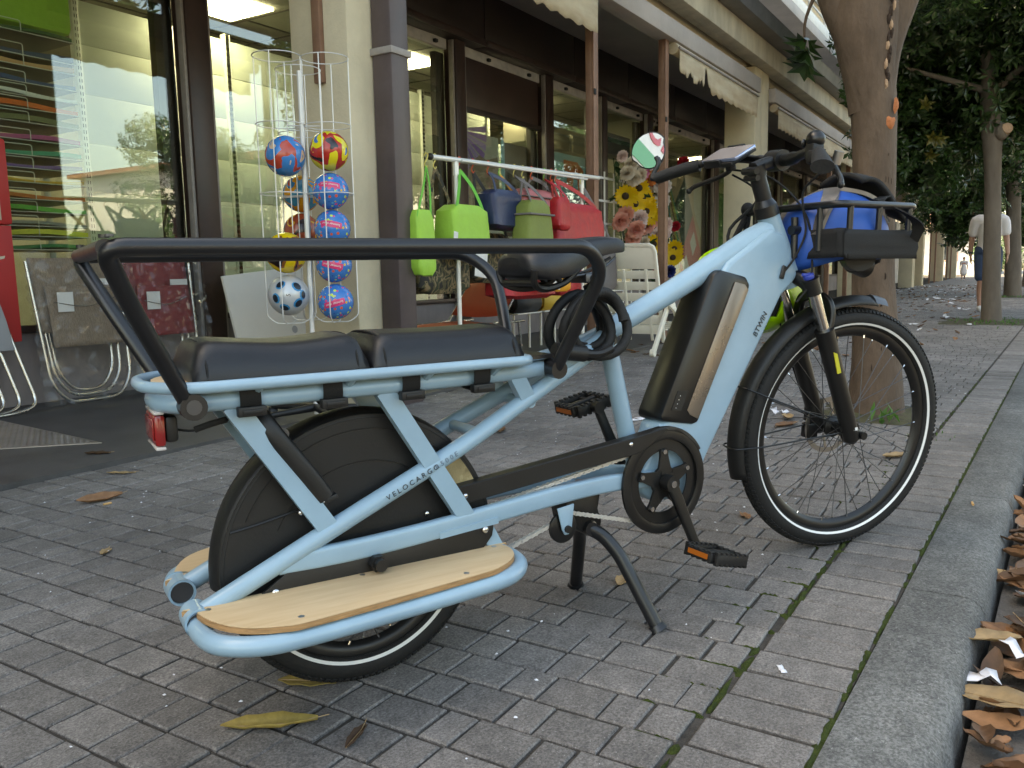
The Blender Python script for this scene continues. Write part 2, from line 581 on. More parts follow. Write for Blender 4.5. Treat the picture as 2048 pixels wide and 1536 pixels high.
# moss in the two long joints
ms = MB()
for fy, wdt, dens in ((yA, .013, .42), (yB, .015, .62)):
    x = .2
    while x < 7:
        if random.random() < dens:
            n = 7
            L = random.uniform(.02, .06)
            wd = wdt * random.uniform(.35, 1.0)
            c = V(x, fy(x) + .004 + random.uniform(-.004, .004), -.006)
            ms.add([c + V(L * math.cos(a * 6.283 / n) * random.uniform(.7, 1.1), wd * math.sin(a * 6.283 / n) * random.uniform(.6, 1.1), 0) for a in range(n)] + [c + V(0, 0, random.uniform(.004, .009))],
                   [(a, (a + 1) % n, n) for a in range(n)])
        x += random.uniform(.012, .05)
for k in range(170):                       # moss creeping into the cross joints
    i = random.randint(-3, 22)
    x = 1.45 + i * PITCH + random.uniform(-.002, .002)
    y = yA(x) + abs(random.gauss(0, .05))
    n = 6; L = random.uniform(.006, .009); wd = random.uniform(.008, .022)
    c = V(x, y, -.006)
    ms.add([c + V(L * math.cos(a * 6.283 / n), wd * math.sin(a * 6.283 / n), 0) for a in range(n)] + [c + V(0, 0, random.uniform(.004, .009))], [(a, (a + 1) % n, n) for a in range(n)])
tag(ms.build('moss', 'moss'), 'green moss growing in the joints beside the kerb', 'moss', kind='stuff')

kb = thing('kerb', 'worn grey concrete kerb along the pavement edge', 'kerb', (0, .2, 0), kind='structure')
kprof = [(0, -.25), (0, -.001), (.012, .0035), (.125, .003), (.147, -.003), (.162, -.016), (.172, -.04), (.186, -.25)]
def kerb_piece(xa, xb):
    m = MB(); k = len(kprof); n = max(2, int((xb - xa) / .08)); random.seed(int(xa * 10))
    vs = []
    for i in range(n + 1):
        x = xa + (xb - xa) * i / n
        for j, (d, z) in enumerate(kprof):
            jt = random.uniform(-.004, .004) if 2 <= j <= 6 else 0
            vs.append(V(x, yB(x) - .004 - d + jt, z + jt * .6))
    fs = [(i * k + j, i * k + j + 1, (i + 1) * k + j + 1, (i + 1) * k + j) for i in range(n) for j in range(k - 1)]
    fs += [tuple(range(k)), tuple(n * k + j for j in range(k - 1, -1, -1))]
    m.add(vs, fs)
    return m
for i in range(-2, 16):
    a = .15 + i * 1.0
    part(kerb_piece(a, a + .996), 'kerb_stone', 'kerb_stone', kb, ang=50)
part(kerb_piece(16.15, 88), 'kerb_run', 'kerb_stone', kb, ang=50)

for i, (x, y, r) in enumerate(PITS):
    random.seed(40 + i)
    m = MB(); n = 22
    vs = [V(x, y, .012)]
    for rr, zz in ((.45, .012), (.8, .003), (1.02, -.006)):
        for k in range(n):
            a = k * 6.283 / n
            e = max(abs(math.cos(a)), abs(math.sin(a)))
            vs.append(V(x + rr * r * math.cos(a) / e * .93, y + rr * r * .8 * math.sin(a) / e, zz + random.uniform(-.004, .006)))
    fs = [(0, 1 + k, 1 + (k + 1) % n) for k in range(n)]
    for q in range(2):
        fs += [(1 + q * n + k, 1 + (q + 1) * n + k, 1 + (q + 1) * n + (k + 1) % n, 1 + q * n + (k + 1) % n) for k in range(n)]
    m.add(vs, fs)
    tag(m.build('tree_pit', 'earth'), ['earth patch round the thick trunk behind the front wheel', 'weedy earth patch round the slim trunk in front of the man', 'earth patch round the far trunk behind the man'][i], 'tree pit', kind='structure')

# ================================================================ arcade floor
m = MB().plate([(-30, 3.262), (13.2, 3.262), (13.2, 5.3), (-30, 5.3)], -.2, .012)
tag(m.build('arcade_floor', 'arcade_stone'), 'dark grey stone floor of the shop arcade', 'floor', kind='structure')
m = MB().plate([(.3, 3.262), (2.35, 3.262), (2.35, 3.47), (.3, 3.47)], .0125, .017)
tag(m.build('threshold_strip', 'arcade_stone'), 'smooth dark strip along the edge of the arcade floor', 'floor strip', kind='structure')

# ================================================================ the shop building
bd = thing('shop_building', 'long cream shop building with brown window frames and arcade pillars', 'building', (10, 5.3, 0))
P = lambda mb, n, mt, **k: part(mb, n, mt, bd, **k)
XA, XB = -12, 31.5
YW = 5.3
P(MB().box((XA, YW - .02, -.2), (XB, YW + .2, .46)), 'low_wall', 'lilac_wall', bevel=.004)
P(MB().box((XA, YW - .05, .462), (XB, YW + .06, .502)), 'sill', 'brown_metal', bevel=.004)
mull = [(-8, -7.8), (-4, -3.8), (-.4, -.2), (2.1, 2.3), (4.12, 4.31), (5.88, 6.05), (7.44, 7.62), (9.39, 9.56), (11.0, 11.15), (12.66, 12.86), (13.28, 13.42), (15.92, 16.2), (18.3, 18.5), (20.9, 21.1), (23.5, 23.7), (26.1, 26.3), (28.7, 28.9), (31.2, 31.5)]
for a, b in mull:
    fr = P(MB().box((a, YW - .1, .01), (b, YW + .05, 3.18)), 'mullion', 'brown_metal', bevel=.004)
    for q in (a - .028, b + .002):
        P(MB().box((q, YW - .085, .02), (q + .026, YW - .03, 3.17)), 'glazing_strip', 'grey_trim', bevel=.003)
    P(MB().box((a - .15, YW + .052, .4), (a - .002, YW + .12, 3.05)), 'frame_reveal', 'brown_dark', bevel=.003)
for i in range(len(mull) - 1):
    a, b = mull[i][1] + .03, mull[i + 1][0] - .03
    if b - a < .3: continue
    P(MB().box((a, YW + .02, .50), (b, YW + .028, 3.08)), 'window_pane', 'shop_glass', flat=True)
    P(MB().box((a, YW - .012, 3.075), (b, YW + .06, 3.18)), 'shutter_box', 'shutter_white', bevel=.006)
    for q in (.3, .82):
        P(MB().box((a + (b - a) * q, YW - .05, 3.10), (a + (b - a) * q + .05, YW - .013, 3.135)), 'stop_block', 'dark_slot', bevel=.006)
P(MB().box((7.68, YW - .004, 2.56), (9.33, YW + .016, 3.09)), 'roller_shutter', 'brown_metal', bevel=.003)
P(MB().box((7.66, YW - .03, 2.50), (9.35, YW + .017, 2.556)), 'shutter_rail', 'brown_dark', bevel=.004)
x = XA
k = 0
while x < XB - .2:                             # brown fascia boards above the windows
    L = [1.72, 1.9, 1.62, 2.1][k % 4]
    x2 = min(XB, x + L)
    P(MB().box((x + .006, YW - .16, 3.183), (x2 - .006, YW + .1, 3.76)), 'fascia_board', 'brown_dark', bevel=.006)
    P(MB().box((x + .006, YW - .185, 3.183), (x2 - .006, YW - .162, 3.255)), 'fascia_trim', 'brown_metal', bevel=.004)
    x = x2; k += 1
P(MB().box((XA, 3.3, 3.762), (XB, YW + .2, 3.9)), 'arcade_ceiling', 'ceiling_grey')
P(MB().box((XA, 3.44, 3.40), (XB, 3.62, 3.761)), 'inner_beam', 'cream', bevel=.01)
P(MB().box((XA, 3.14, 3.47), (XB, 3.36, 3.745)), 'outer_beam', 'cream_stained', bevel=.012)
P(MB().box((XA, 3.363, 3.60), (XB, 3.438, 3.745)), 'beam_soffit', 'ceiling_grey')
gm = MB().sweep([(XA, 3.03, 3.82), (XB, 3.03, 3.82)], [(-.11, -.075), (.09, -.075), (.12, .05), (.13, .075), (.105, .06), (-.11, .06)])
P(gm, 'roof_gutter', 'gutter_metal', ang=30)
P(MB().box((XA, 3.142, 3.748), (XB, 5.6, 3.96)), 'roof_slab', 'slab_grey', bevel=.01)
# pillars on the street side
def pillar(xa, xb, ya=3.3, yb=3.72, m='cream'):
    P(MB().box((xa, ya, -.05), (xb, yb, 3.468)), 'pillar', m, bevel=.012)
pillar(3.68, 4.14, 3.30, 3.74)
for a in (11.78, 20.2, 30.6): pillar(a, a + .34); pillar(a + .36, a + .70, 3.302)
for a in (-4.6, -11.9): pillar(a, a + .46)
# awning boxes, awnings, steel posts
pil = [-11.4, -4.1, 4.2, 11.75, 20.15, 30.55]
P(MB().box((4.2, 3.22, 3.10), (11.76, 3.40, 3.29)), 'awning_box', 'slab_grey', bevel=.008)
P(MB().box((12.52, 3.22, 3.10), (20.18, 3.40, 3.29)), 'awning_box', 'slab_grey', bevel=.008)
P(MB().box((20.95, 3.22, 3.10), (30.58, 3.40, 3.29)), 'awning_box', 'slab_grey', bevel=.008)
P(MB().box((-4.1, 3.22, 3.10), (3.66, 3.40, 3.29)), 'awning_box', 'slab_grey', bevel=.008)

def awning(xa, xb, label, seed, torn=False, low=2.73):
    random.seed(seed)
    a = thing('awning', label, 'awning', ((xa + xb) / 2, 3.27, 2.98), group='rolled up cream awnings')
    rl = MB(); rl.tube([(xa, 3.27, 3.035), (xb, 3.27, 3.035)], .058, 14)
    part(rl, 'roller', 'awning_cloth', a)
    n = int((xb - xa) / .03); vs = []; fs = []
    for i in range(n + 1):
        x = xa + .03 + (xb - xa - .06) * i / n
        sc_ = .025 * abs(math.sin(i * .42))
        bot = low + sc_ + (random.uniform(0, .10) if torn and (i / n) < .34 else random.uniform(-.004, .004))
        if torn and .26 < i / n < .31: bot = low + .24
        for j in range(5):
            z = 3.02 + (bot - 3.02) * j / 4
            vs.append(V(x, 3.205 + .006 * math.sin(i * .9) * j / 4 + .003 * random.random(), z))
    for i in range(n):
        for j in range(4): fs.append((i * 5 + j, (i + 1) * 5 + j, (i + 1) * 5 + j + 1, i * 5 + j + 1))
    v = MB().add(vs, fs)
    vo = part(v, 'valance', 'awning_cloth', a, ang=60)
    sm = vo.modifiers.new('s', 'SOLIDIFY'); sm.thickness = .002
    fb = MB(); fb.tube([(xa, 3.2, 3.03), (xb, 3.2, 3.03)], .014, 8)
    part(fb, 'front_bar', 'grey_trim', a)
    return a
awning(4.3, 6.72, 'cream awning with wavy valance above the ball rack, nearest along the arcade', 1)
awning(8.6, 11.6, 'torn cream awning with ragged valance right above the bicycle mirror', 2, torn=True)
awning(12.62, 19.9, 'long cream awning between the double pillar and the thick trunk', 3)
awning(21.0, 30.3, 'far cream awning seen past the thick tree trunk', 4, low=2.8)
def steel_post(x, label, yy=3.3):
    p = thing('steel_post', label, 'post', (x, yy, 0), group='brown steel awning posts')
    m = MB().box((x - .045, yy - .01, -.04), (x + .045, yy + .01, 3.10)); m.box((x - .045, yy + .0101, -.04), (x - .03, yy + .07, 3.10))
    part(m, 'angle_bar', 'rust_steel', p, bevel=.003)
    part(MB().tube([(x + .07, yy + .03, .0), (x + .07, yy + .03, 3.1)], .012, 8), 'rod', 'rust_steel', p)
    part(MB().box((x - .055, yy - .022, 2.28), (x - .015, yy - .0105, 2.33)), 'latch', 'dark_slot', p, bevel=.004)
steel_post(6.82, 'brown steel post between the bag rack and the flowers')
steel_post(8.50, 'brown steel post in front of the patterned poster')
steel_post(17.0, 'brown steel post beyond the double pillar', 3.3)
steel_post(18.9, 'brown steel post just left of the thick trunk', 3.3)

dp = thing('downpipe', 'brown square downpipe fixed to the cream pillar', 'downpipe', (3.98, 3.22, 0))
part(MB().box((3.875, 3.15, .30), (4.035, 3.295, 3.465)), 'pipe', 'downpipe_paint', dp, bevel=.012)
part(MB().box((3.860, 3.135, -.02), (4.05, 3.295, .298)), 'pipe_shoe', 'downpipe_paint', dp, bevel=.012)
part(MB().box((3.862, 3.138, 2.02), (4.048, 3.299, 2.06)), 'pipe_clip', 'grey_trim', dp, bevel=.005)
tr = thing('cable_duct', 'thin brown wooden duct on the shaded side of the pillar', 'duct', (3.66, 3.5, 2.3))
part(MB().box((3.642, 3.47, 1.86), (3.678, 3.53, 3.46)), 'duct', 'rust_steel', tr, bevel=.004)

# upper storeys
P(MB().box((XA, 5.62, 3.9), (XB, 14, 10.0)), 'upper_wall', 'plaster_white')
P(MB().box((XA, 3.97, 5.40), (XB + 1.5, 5.615, 5.60)), 'balcony_slab', 'slab_grey', bevel=.01)
P(MB().box((XA, 3.975, 5.603), (XB + 1.5, 4.05, 5.80)), 'balcony_kerb', 'plaster_white', bevel=.006)
for i in range(3):
    P(MB().tube([(XA, 4.0, 5.95 + i * .17), (XB + 1.5, 4.0, 5.95 + i * .17)], .02, 8), 'balcony_rail', 'white_paint')
for i in range(16):
    x = 9.0 + i * 1.5
    P(MB().box((x, 3.98, 5.80), (x + .09, 4.04, 6.6)), 'balcony_post', 'plaster_white', bevel=.005)
P(MB().box((XA, 4.3, 8.2), (XB, 5.615, 8.4)), 'balcony_slab', 'slab_grey', bevel=.01)
for i in range(14):
    x = -8 + i * 2.8
    P(MB().box((x, 5.60, 6.3), (x + 1.2, 5.625, 7.8)), 'upper_window', 'window_dark')

# shop interior
P(MB().box((XA, 9.6, -.1), (XB, 9.8, 3.3)), 'back_wall', 'interior_wall')
P(MB().box((XA, YW + .13, 3.19), (XB, 9.6, 3.3)), 'shop_ceiling', 'interior_tile')
P(MB().box((XA, YW + .21, -.2), (XB, 9.6, .01)), 'shop_floor', 'interior_tile')
for a in (-12, 13.0, 31.4): P(MB().box((a, YW + .13, 0), (a + .1, 9.6, 3.19)), 'partition', 'interior_wall')
for y in (6.45, 7.05, 7.65):
    P(MB().box((XA, y, 3.183), (XB, y + .025, 3.19)), 'ceiling_joint', 'brown_dark')
for i in range(-4, 44):
    P(MB().box((i * .6 + 2.2, YW + .3, 3.184), (i * .6 + 2.225, 9.5, 3.19)), 'ceiling_joint', 'brown_dark')
for k, (x, y) in enumerate([(5.1, 5.98), (7.58, 5.92), (10.3, 5.98), (14.9, 5.98), (1.2, 6.6), (4.2, 7.5), (9.0, 7.6), (18.2, 6.2), (22, 6.2)]):
    l = tag(MB().box((x, y, 3.165), (x + .6, y + .58, 3.182)).build('ceiling_light', 'light_panel'),
            ['lit square ceiling panel behind the window above the ball rack', 'lit square ceiling panel behind the window beside the downpipe', 'lit ceiling panel behind the third shop window', 'lit ceiling panel behind the patterned poster window'][k] if k < 4 else ['lit ceiling panel behind the paper rack', 'lit ceiling panel behind the leftmost shelving', 'lit ceiling panel behind the half shuttered window shelving', 'lit ceiling panel behind the double pillar', 'lit ceiling panel behind the thick trunk'][k - 4], 'ceiling light', group='lit ceiling panels in the shop')

# slotted shelving seen from behind through the glass
def shelving(x0, cols, zt, label, wcol=.98, y=5.72):
    t = thing('shelving_unit', label, 'shelving', (x0, y, 0), group='shelving units behind the windows')
    rows = 7
    for c_ in range(cols):
        xa = x0 + c_ * wcol
        z = zt
        for r_ in range(rows):
            h = .39 if r_ else .34
            part(MB().box((xa + .03, y, z - h + .004), (xa + wcol - .03, y + .012, z)), 'back_panel', 'panel_white', t, bevel=.002)
            z -= h
    for c_ in range(cols + 1):
        xa = x0 + c_ * wcol
        u = part(MB().box((xa - .029, y - .03, .02), (xa + .029, y + .03, zt + .05)), 'upright', 'upright_white', t, bevel=.003)
        sl = MB(); z = .1
        while z < zt:
            for q in (-.012, .008): sl.box((xa + q, y - .0315, z), (xa + q + .005, y - .0295, z + .028))
            z += .05
        so = part(sl, 'slots', 'dark_slot', t, flat=True)
        so['kind'] = 'stuff'
    return t
for k_, (xa, lb) in enumerate(((4.17, 'white slotted shelving back behind the leftmost window'), (5.68, 'white slotted shelving back hidden by the cream pillar'), (7.19, 'white slotted shelving back behind the window beside the downpipe'), (8.70, 'white slotted shelving back behind the half shuttered window'), (10.21, 'white slotted shelving back behind the light blue poster'), (11.72, 'white slotted shelving back above the flower stand'))):
    shelving(xa, 1, 3.0 if k_ < 4 else 2.6, lb, 1.5, 6.62)
shelving(14.0, 2, 2.9, 'white slotted shelving back behind the patterned poster', 1.5, 6.62)

# ================================================================ the cargo bicycle
mat('bike_blue', (.27, .41, .51), .32, var=.10, vscale=5, bump=.02, bscale=300, coat=.35)
mat('bike_black', (.0075, .0073, .0073), .42, var=.25, vscale=10, bump=.03, bscale=200)
mat('rail_black', (.008, .0083, .010), .36, var=.2, vscale=14, bump=.02, bscale=200, coat=.15)
mat('plastic_black', (.0075, .0073, .0073), .5, var=.3, vscale=9, bump=.06, bscale=220)
mat('rubber', (.0075, .0073, .0073), .72, var=.3, vscale=20, bump=.15, bscale=160)
mat('vinyl', (.009, .0095, .012), .40, var=.12, vscale=20, bump=.10, bscale=420)
mat('chrome', (.62, .61, .60), .18, metal=1.)
mat('steel', (.45, .43, .41), .35, metal=1., var=.15)
mat('chain_steel', (.66, .63, .58), .42, metal=.5)
mat('dark_steel', (.10, .10, .105), .4, metal=.8)
mat('maple', (.56, .38, .21), .5, col2=(.66, .48, .29), vscale=6, bump=.04, bscale=60, stretch=(1.2, 14, 14))
mat('ply_edge', (.42, .23, .10), .6, var=.3, vscale=30, stretch=(1, 1, 8))
mat('reflective', (.80, .80, .78), .4)
mat('red_lens', (.28, .018, .018), .15, coat=.5)
mat('clear_lens', (.6, .55, .52), .1, coat=.5)
mat('amber', (.38, .10, .012), .35)
mat('bronze_panel', (.22, .175, .135), .28, metal=.45, var=.08)
mat('battery_black', (.0075, .0073, .0073), .3)
mat('ink', (.03, .035, .04), .5)
mat('ink_soft', (.14, .2, .26), .5)
mat('fork_black', (.0075, .0073, .0073), .36, var=.2, vscale=12)
mat('yellow_sticker', (.55, .5, .04), .5)
mat('blue_knob', (.03, .06, .35), .3)
mat('tan_film', (.32, .25, .13), .25, var=.4, vscale=30)
mat('strap_web', (.0075, .0073, .0073), .8, bump=.2, bscale=500)
mat('screen', (.30, .26, .25), .08)
mat('phone_edge', (.35, .42, .6), .2, metal=.7)
mat('mirror_glass', (.93, .93, .93), .015, metal=1.)
mat('blue_helmet', (.010, .080, .36), .5, coat=.0, var=.06)
mat('helmet_foam', (.018, .018, .02), .8, bump=.3, bscale=300)
mat('helmet_chrome', (.20, .18, .165), .35, metal=.5, var=.2, vscale=30)
mat('lime_helmet', (.38, .72, .01), .42, coat=.2)

BL, BR = Vector((1.162, 1.068, 0)), rad(-27.3)
bike = thing('cargo_bike', 'pale blue longtail electric cargo bicycle parked on its centre stand', 'bicycle', BL, BR)
def bp(mb, name, m, parent=None, **k): return mb.build(name, m, parent or bike, **k)
AX = Vector((1.105, 0, .90)); AD = Vector((-.383, 0, .924)).normalized()
STEER = Matrix.Translation(AX) @ Matrix.Rotation(rad(-10.5), 4, AD) @ Matrix.Translation(-AX)
def sp(mb, name, m, parent=None, **k): return bp(mb.xf(STEER), name, m, parent, **k)
def mir(pts): return [V(p[0], -p[1], p[2]) for p in pts]
NB = 14

# --- main frame
fr = MB()
diag = catmull([(.585, -.022, .628), (.47, -.036, .575), (.345, -.050, .517), (.18, -.068, .441), (-.08, -.075, .329), (-.312, -.075, .224)], 4)
deckt = catmull([(-.340, 0, .579), (-.335, -.040, .579), (-.305, -.074, .579), (-.24, -.080, .580), (.0, -.080, .580), (.25, -.072, .581), (.40, -.052, .584), (.49, -.036, .600), (.59, -.012, .640)], 5)
for pts, r in ((diag, .0172), (deckt, .0165)):
    fr.tube(pts, r, NB); fr.tube(mir(pts), r, NB)
for sg in (-1, 1):
    fr.bar((-.236, .075 * sg, .572), (-.085, .076 * sg, .336), .036, .022)
    fr.bar((.030, .076 * sg, .572), (.192, .074 * sg, .308), .034, .022)
    fr.bar((.315, .066 * sg, .578), (.356, .052 * sg, .515), .032, .02)
    cs = [(-.175, .076 * sg, .286), (-.06, .0775 * sg, .285), (.10, .077 * sg, .292), (.30, .071 * sg, .306), (.42, .062 * sg, .312), (.54, .050 * sg, .313), (.64, .042 * sg, .308), (.71, .036 * sg, .298)]
    fr.sweep(catmull(cs, 3), rrect(.022, .038, .007), (0, 0, 1))
    fr.tube([(-.314, .052 * sg, .222), (-.314, .104 * sg, .220)], .0240, 20, cap=False)
    fr.tube([(-.314, .104 * sg, .220), (-.314, .052 * sg, .222)], .0200, 20, cap=False)
    for q in (.052, .104): fr.lathe([(.0200, 0), (.0240, 0)], 20, TR(-.314, q * sg, .222) @ RX(90))
    # small gusset tabs and standoffs of the deck loop
    for s_ in (-.2, -.04, .11, .255): fr.tube([(s_, .082 * sg, .585), (s_ + .004, .112 * sg, .606)], .008, 8)
    fr.bar((.232, .073 * sg, .288), (.262, .078 * sg, .226), .03, .008)
    fr.bar((.13, .074 * sg, .283), (.26, .072 * sg, .291), .012, .03)
fr.tube([(.365, .05, .512), (.365, -.05, .512)], .011, 10)
fr.tube([(.235, .068, .466), (.235, -.068, .466)], .011, 10)
fr.box((.47, -.055, .298), (.53, .055, .309))
# seat tube, top tube, head tube
fr.tube([(.592, 0, .645), (.600, 0, .618), (.652, 0, .408), (.692, 0, .30)], .0205, 16)
tt = catmull([(.588, 0, .640), (.66, 0, .672), (.80, 0, .733), (.93, 0, .792), (1.03, 0, .838), (1.10, 0, .862)], 5)
k = len(tt)
fr.sweep(tt, circ(1, 18), (0, 0, 1), scale=[(.022 + .006 * i / k, .0235 + .011 * (i / k) ** 1.3) for i in range(k)])
fr.tube([(1.098, 0, .912), (1.190, 0, .733)], [.0275, .031], 20)
# down tube with its motor foot
dn = MB().prism([(1.075, .872), (1.128, .858), (1.178, .757), (1.160, .738), (1.118, .706), (.872, .333), (.850, .296), (.846, .262), (.828, .246), (.765, .240), (.700, .246), (.668, .272), (.664, .312), (.690, .352), (.725, .430), (.748, .432), (.905, .752), (.935, .792), (1.0, .828)], -.037, .037)
frame = bp(fr, 'frame', 'bike_blue')
for sg in (-1, 1): bp(MB().tube([(-.314, .057 * sg, .222), (-.314, .0985 * sg, .2205)], .0198, 20), 'socket_shade', 'dark_steel', frame)  # dark plug added as the shade inside each open socket
bp(dn, 'down_tube', 'bike_blue', frame, bevel=.016, seg=3, ang=50)
lp = MB()
loop = []
for a in range(180, 271, 15): loop.append((-.365 + .10 + .10 * math.cos(rad(a)), -.020 + .10 * math.sin(rad(a)), .608))
loop += [(-.1, -.120, .608), (.1, -.119, .608), (.28, -.117, .608)]
for a in range(-90, 1, 18): loop.append((.298 + .034 * math.cos(rad(a)), -.083 + .034 * math.sin(rad(a)), .608))
lp.tube([Vector(p) for p in loop] + mir(loop)[::-1], .0098, 12, closed=True)
bp(lp, 'deck_loop', 'bike_blue', frame)
# lettering along the diagonal tube and the down tube
def along(a, b, off, yy, flip=1):
    a, b = Vector(a), Vector(b); d = (b - a).normalized(); n = V(0, -1, 0); up = n.cross(d) * -1
    c0 = (a + b) / 2
    return lambda p: c0 + d * p.x - up * p.y * -1 * flip + n * (off + p.z)
def diag_at(s_):
    for p, q in zip(diag[:-1], diag[1:]):
        if q.x <= s_ <= p.x: return q + (p - q) * ((s_ - q.x) / (p.x - q.x))
    return diag[-1]
def on_tube(p, s0, r=.0174):
    c0 = diag_at(s0 + p.x * .91)
    d_ = (diag_at(s0 + .02) - diag_at(s0 - .02)).normalized(); up_ = V(-d_.z, 0, d_.x)
    h = p.y - .001
    return c0 + up_ * (r * math.sin(h / r)) + V(0, -1, 0) * (r * math.cos(h / r) + p.z + .0004)
c1, c2 = .078, .1495
bp(MB().text('V E L O C A R G O', .0145, lambda p: on_tube(p, c1)), 'lettering', 'ink', frame, flat=True)
bp(MB().text('R 5 0 0 E', .0145, lambda p: on_tube(p, c2)), 'lettering', 'ink_soft', frame, flat=True)
dd = V(.246, 0, .373).normalized(); du = V(-dd.z, 0, dd.x)
bp(MB().text('BTWIN', .021, lambda p: V(1.041, -.0385, .640) + dd * p.x + du * p.y + V(0, -p.z, 0)), 'lettering', 'ink', frame, flat=True)

# --- battery
bt = MB().prism([(.880, .764), (.90, .775), (.985, .757), (1.000, .735), (.834, .418), (.818, .415), (.722, .432), (.720, .447)], -.044, .044)
bat = bp(bt, 'battery', 'battery_black', bevel=.008)
bp(MB().prism([(.945, .745), (.978, .738), (.990, .725), (.831, .428), (.805, .440), (.797, .452)], -.0465, -.0442), 'side_panel', 'bronze_panel', bat, bevel=.0008)
bp(MB().prism([(.768, .500), (.800, .497), (.778, .452), (.748, .457)], -.0458, -.0443), 'charge_display', 'plastic_black', bat)
ld = MB()
for i in range(4): ld.box((.774 - i * .0045, -.0466, .487 - i * .009), (.7755 - i * .0045, -.0459, .4885 - i * .009))
bp(ld, 'charge_mark', 'reflective', bat, flat=True)

# --- deck, pads, straps
dk = MB()
prof = [(p[0] * 1, p[1]) for p in loop]
ins = [(-.345 + .09 - .09 * math.cos(rad(a)), -.012 - .088 * math.sin(rad(a))) for a in range(0, 91, 15)] + [(.318, -.099)]
dk.plate(ins + [(x, -y) for x, y in ins][::-1], .597, .611)
board = bp(dk, 'deck_board', 'maple', bevel=.002)
def pad(s0, s1, dip, name='seat_pad'):
    m = MB(); n = 22; k_ = 18; vs = []; fs = []
    L = s1 - s0
    for i in range(n + 1):
        t = i / n
        e = min(t, 1 - t) * L
        rnd_ = math.sqrt(max(0, 1 - (1 - min(1, e / .032)) ** 2))
        h = .024 + .034 * rnd_ + dip * math.sin(t * math.pi * 2 + 1.2) * .003 * rnd_
        wd = .100 + .006 * rnd_
        for j in range(k_):
            a = j / (k_ - 1)
            y = -wd + 2 * wd * a
            e2 = min(a, 1 - a) * 2 * wd
            q = math.sqrt(max(0, 1 - (1 - min(1, e2 / .045)) ** 2))
            z = .612 + .008 + (h - .008) * q + .004 * math.sin(a * math.pi)
            vs.append(V(s0 + L * t, y, z))
    for i in range(n):
        for j in range(k_ - 1): fs.append((i * k_ + j, (i + 1) * k_ + j, (i + 1) * k_ + j + 1, i * k_ + j + 1))
    o_ = len(vs)
    rim = [i * k_ for i in range(n + 1)] + [n * k_ + j for j in range(1, k_)] + [i * k_ + k_ - 1 for i in range(n - 1, -1, -1)] + [j for j in range(k_ - 2, 0, -1)]
    for q in rim: vs.append(V(vs[q].x, vs[q].y, .6125))
    R = len(rim)
    for i in range(R):
        j = (i + 1) % R
        fs.append((rim[j], rim[i], o_ + i, o_ + j))
    fs.append(tuple(o_ + i for i in range(R)))
    m.add(vs, fs)
    return bp(m, name, 'vinyl', ang=60)
p1 = pad(-.298, -.002, 1.6); p2 = pad(.006, .318, .4)
for pd, s0, s1 in ((p1, -.298, -.002), (p2, .006, .318)):
    m = MB()
    for s_ in (s0 + .022, s1 - .022):
        pts = [(s_, -.104, .616), (s_, -.099, .640), (s_, -.082, .660), (s_, -.055, .671), (s_, 0, .675), (s_, .055, .671), (s_, .082, .660), (s_, .099, .640), (s_, .104, .616)]
        m.tube(catmull(pts, 3), .0022, 6)
    bp(m, 'seam', 'strap_web', pd)
for s_ in (-.212, -.072, .075, .222):
    m = MB()
    for sg in (-1, 1):
        pts = fillet([(s_, .098 * sg, .614), (s_, .104 * sg, .604), (s_ + .002, .1005 * sg, .575), (s_ + .004, .085 * sg, .556), (s_ + .006, .045 * sg, .557), (s_ + .006, 0, .567)], .01, 2)
        m.sweep(pts, [(-.0015, -.017), (.0015, -.017), (.0015, .017), (-.0015, .017)], (1, 0, 0))
    st = bp(m, 'pad_strap', 'strap_web')
    b_ = MB().box((s_ - .021, -.109, .553), (s_ + .025, -.092, .569)); b_.box((s_ - .014, -.112, .557), (s_ + .018, -.109, .565))
    bp(b_, 'buckle', 'plastic_black', st, bevel=.004)

# --- passenger rail
rl = MB()
side = fillet([(-.305, -.098, .577), (-.385, -.165, .735), (-.425, -.235, .822), (.375, -.240, .823), (.430, -.205, .775), (.424, -.165, .715), (.402, -.088, .585)], [0, .05, .03, .07, .05, .04, 0], 6)
rl.tube(side, .0132, 16); rl.tube(mir(side), .0132, 16)
rl.tube([(-.420, -.226, .8215), (-.420, .226, .8215)], .0125, 14)
for sg in (-1, 1):
    rl.tube([(-.302, .085 * sg, .578), (-.302, .118 * sg, .578)], .021, 18)
    rl.tube([(.402, .060 * sg, .584), (.402, .100 * sg, .582)], .019, 18)
    rl.tube([(-.418, .20 * sg, .836), (-.418, .20 * sg, .841)], .007, 8)
rl.box((.340, -.075, .604), (.405, .075, .612))
rail = bp(rl, 'passenger_rail', 'rail_black', ang=45)
m = MB()
for sg in (-1, 1):
    m.tube([(-.302, .1185 * sg, .578), (-.302, .1195 * sg, .578)], .012, 14)
    m.tube([(-.415, .2365 * sg, .836), (-.415, .2365 * sg, .8395)], .006, 10)
bp(m, 'bolt', 'dark_steel', rail)

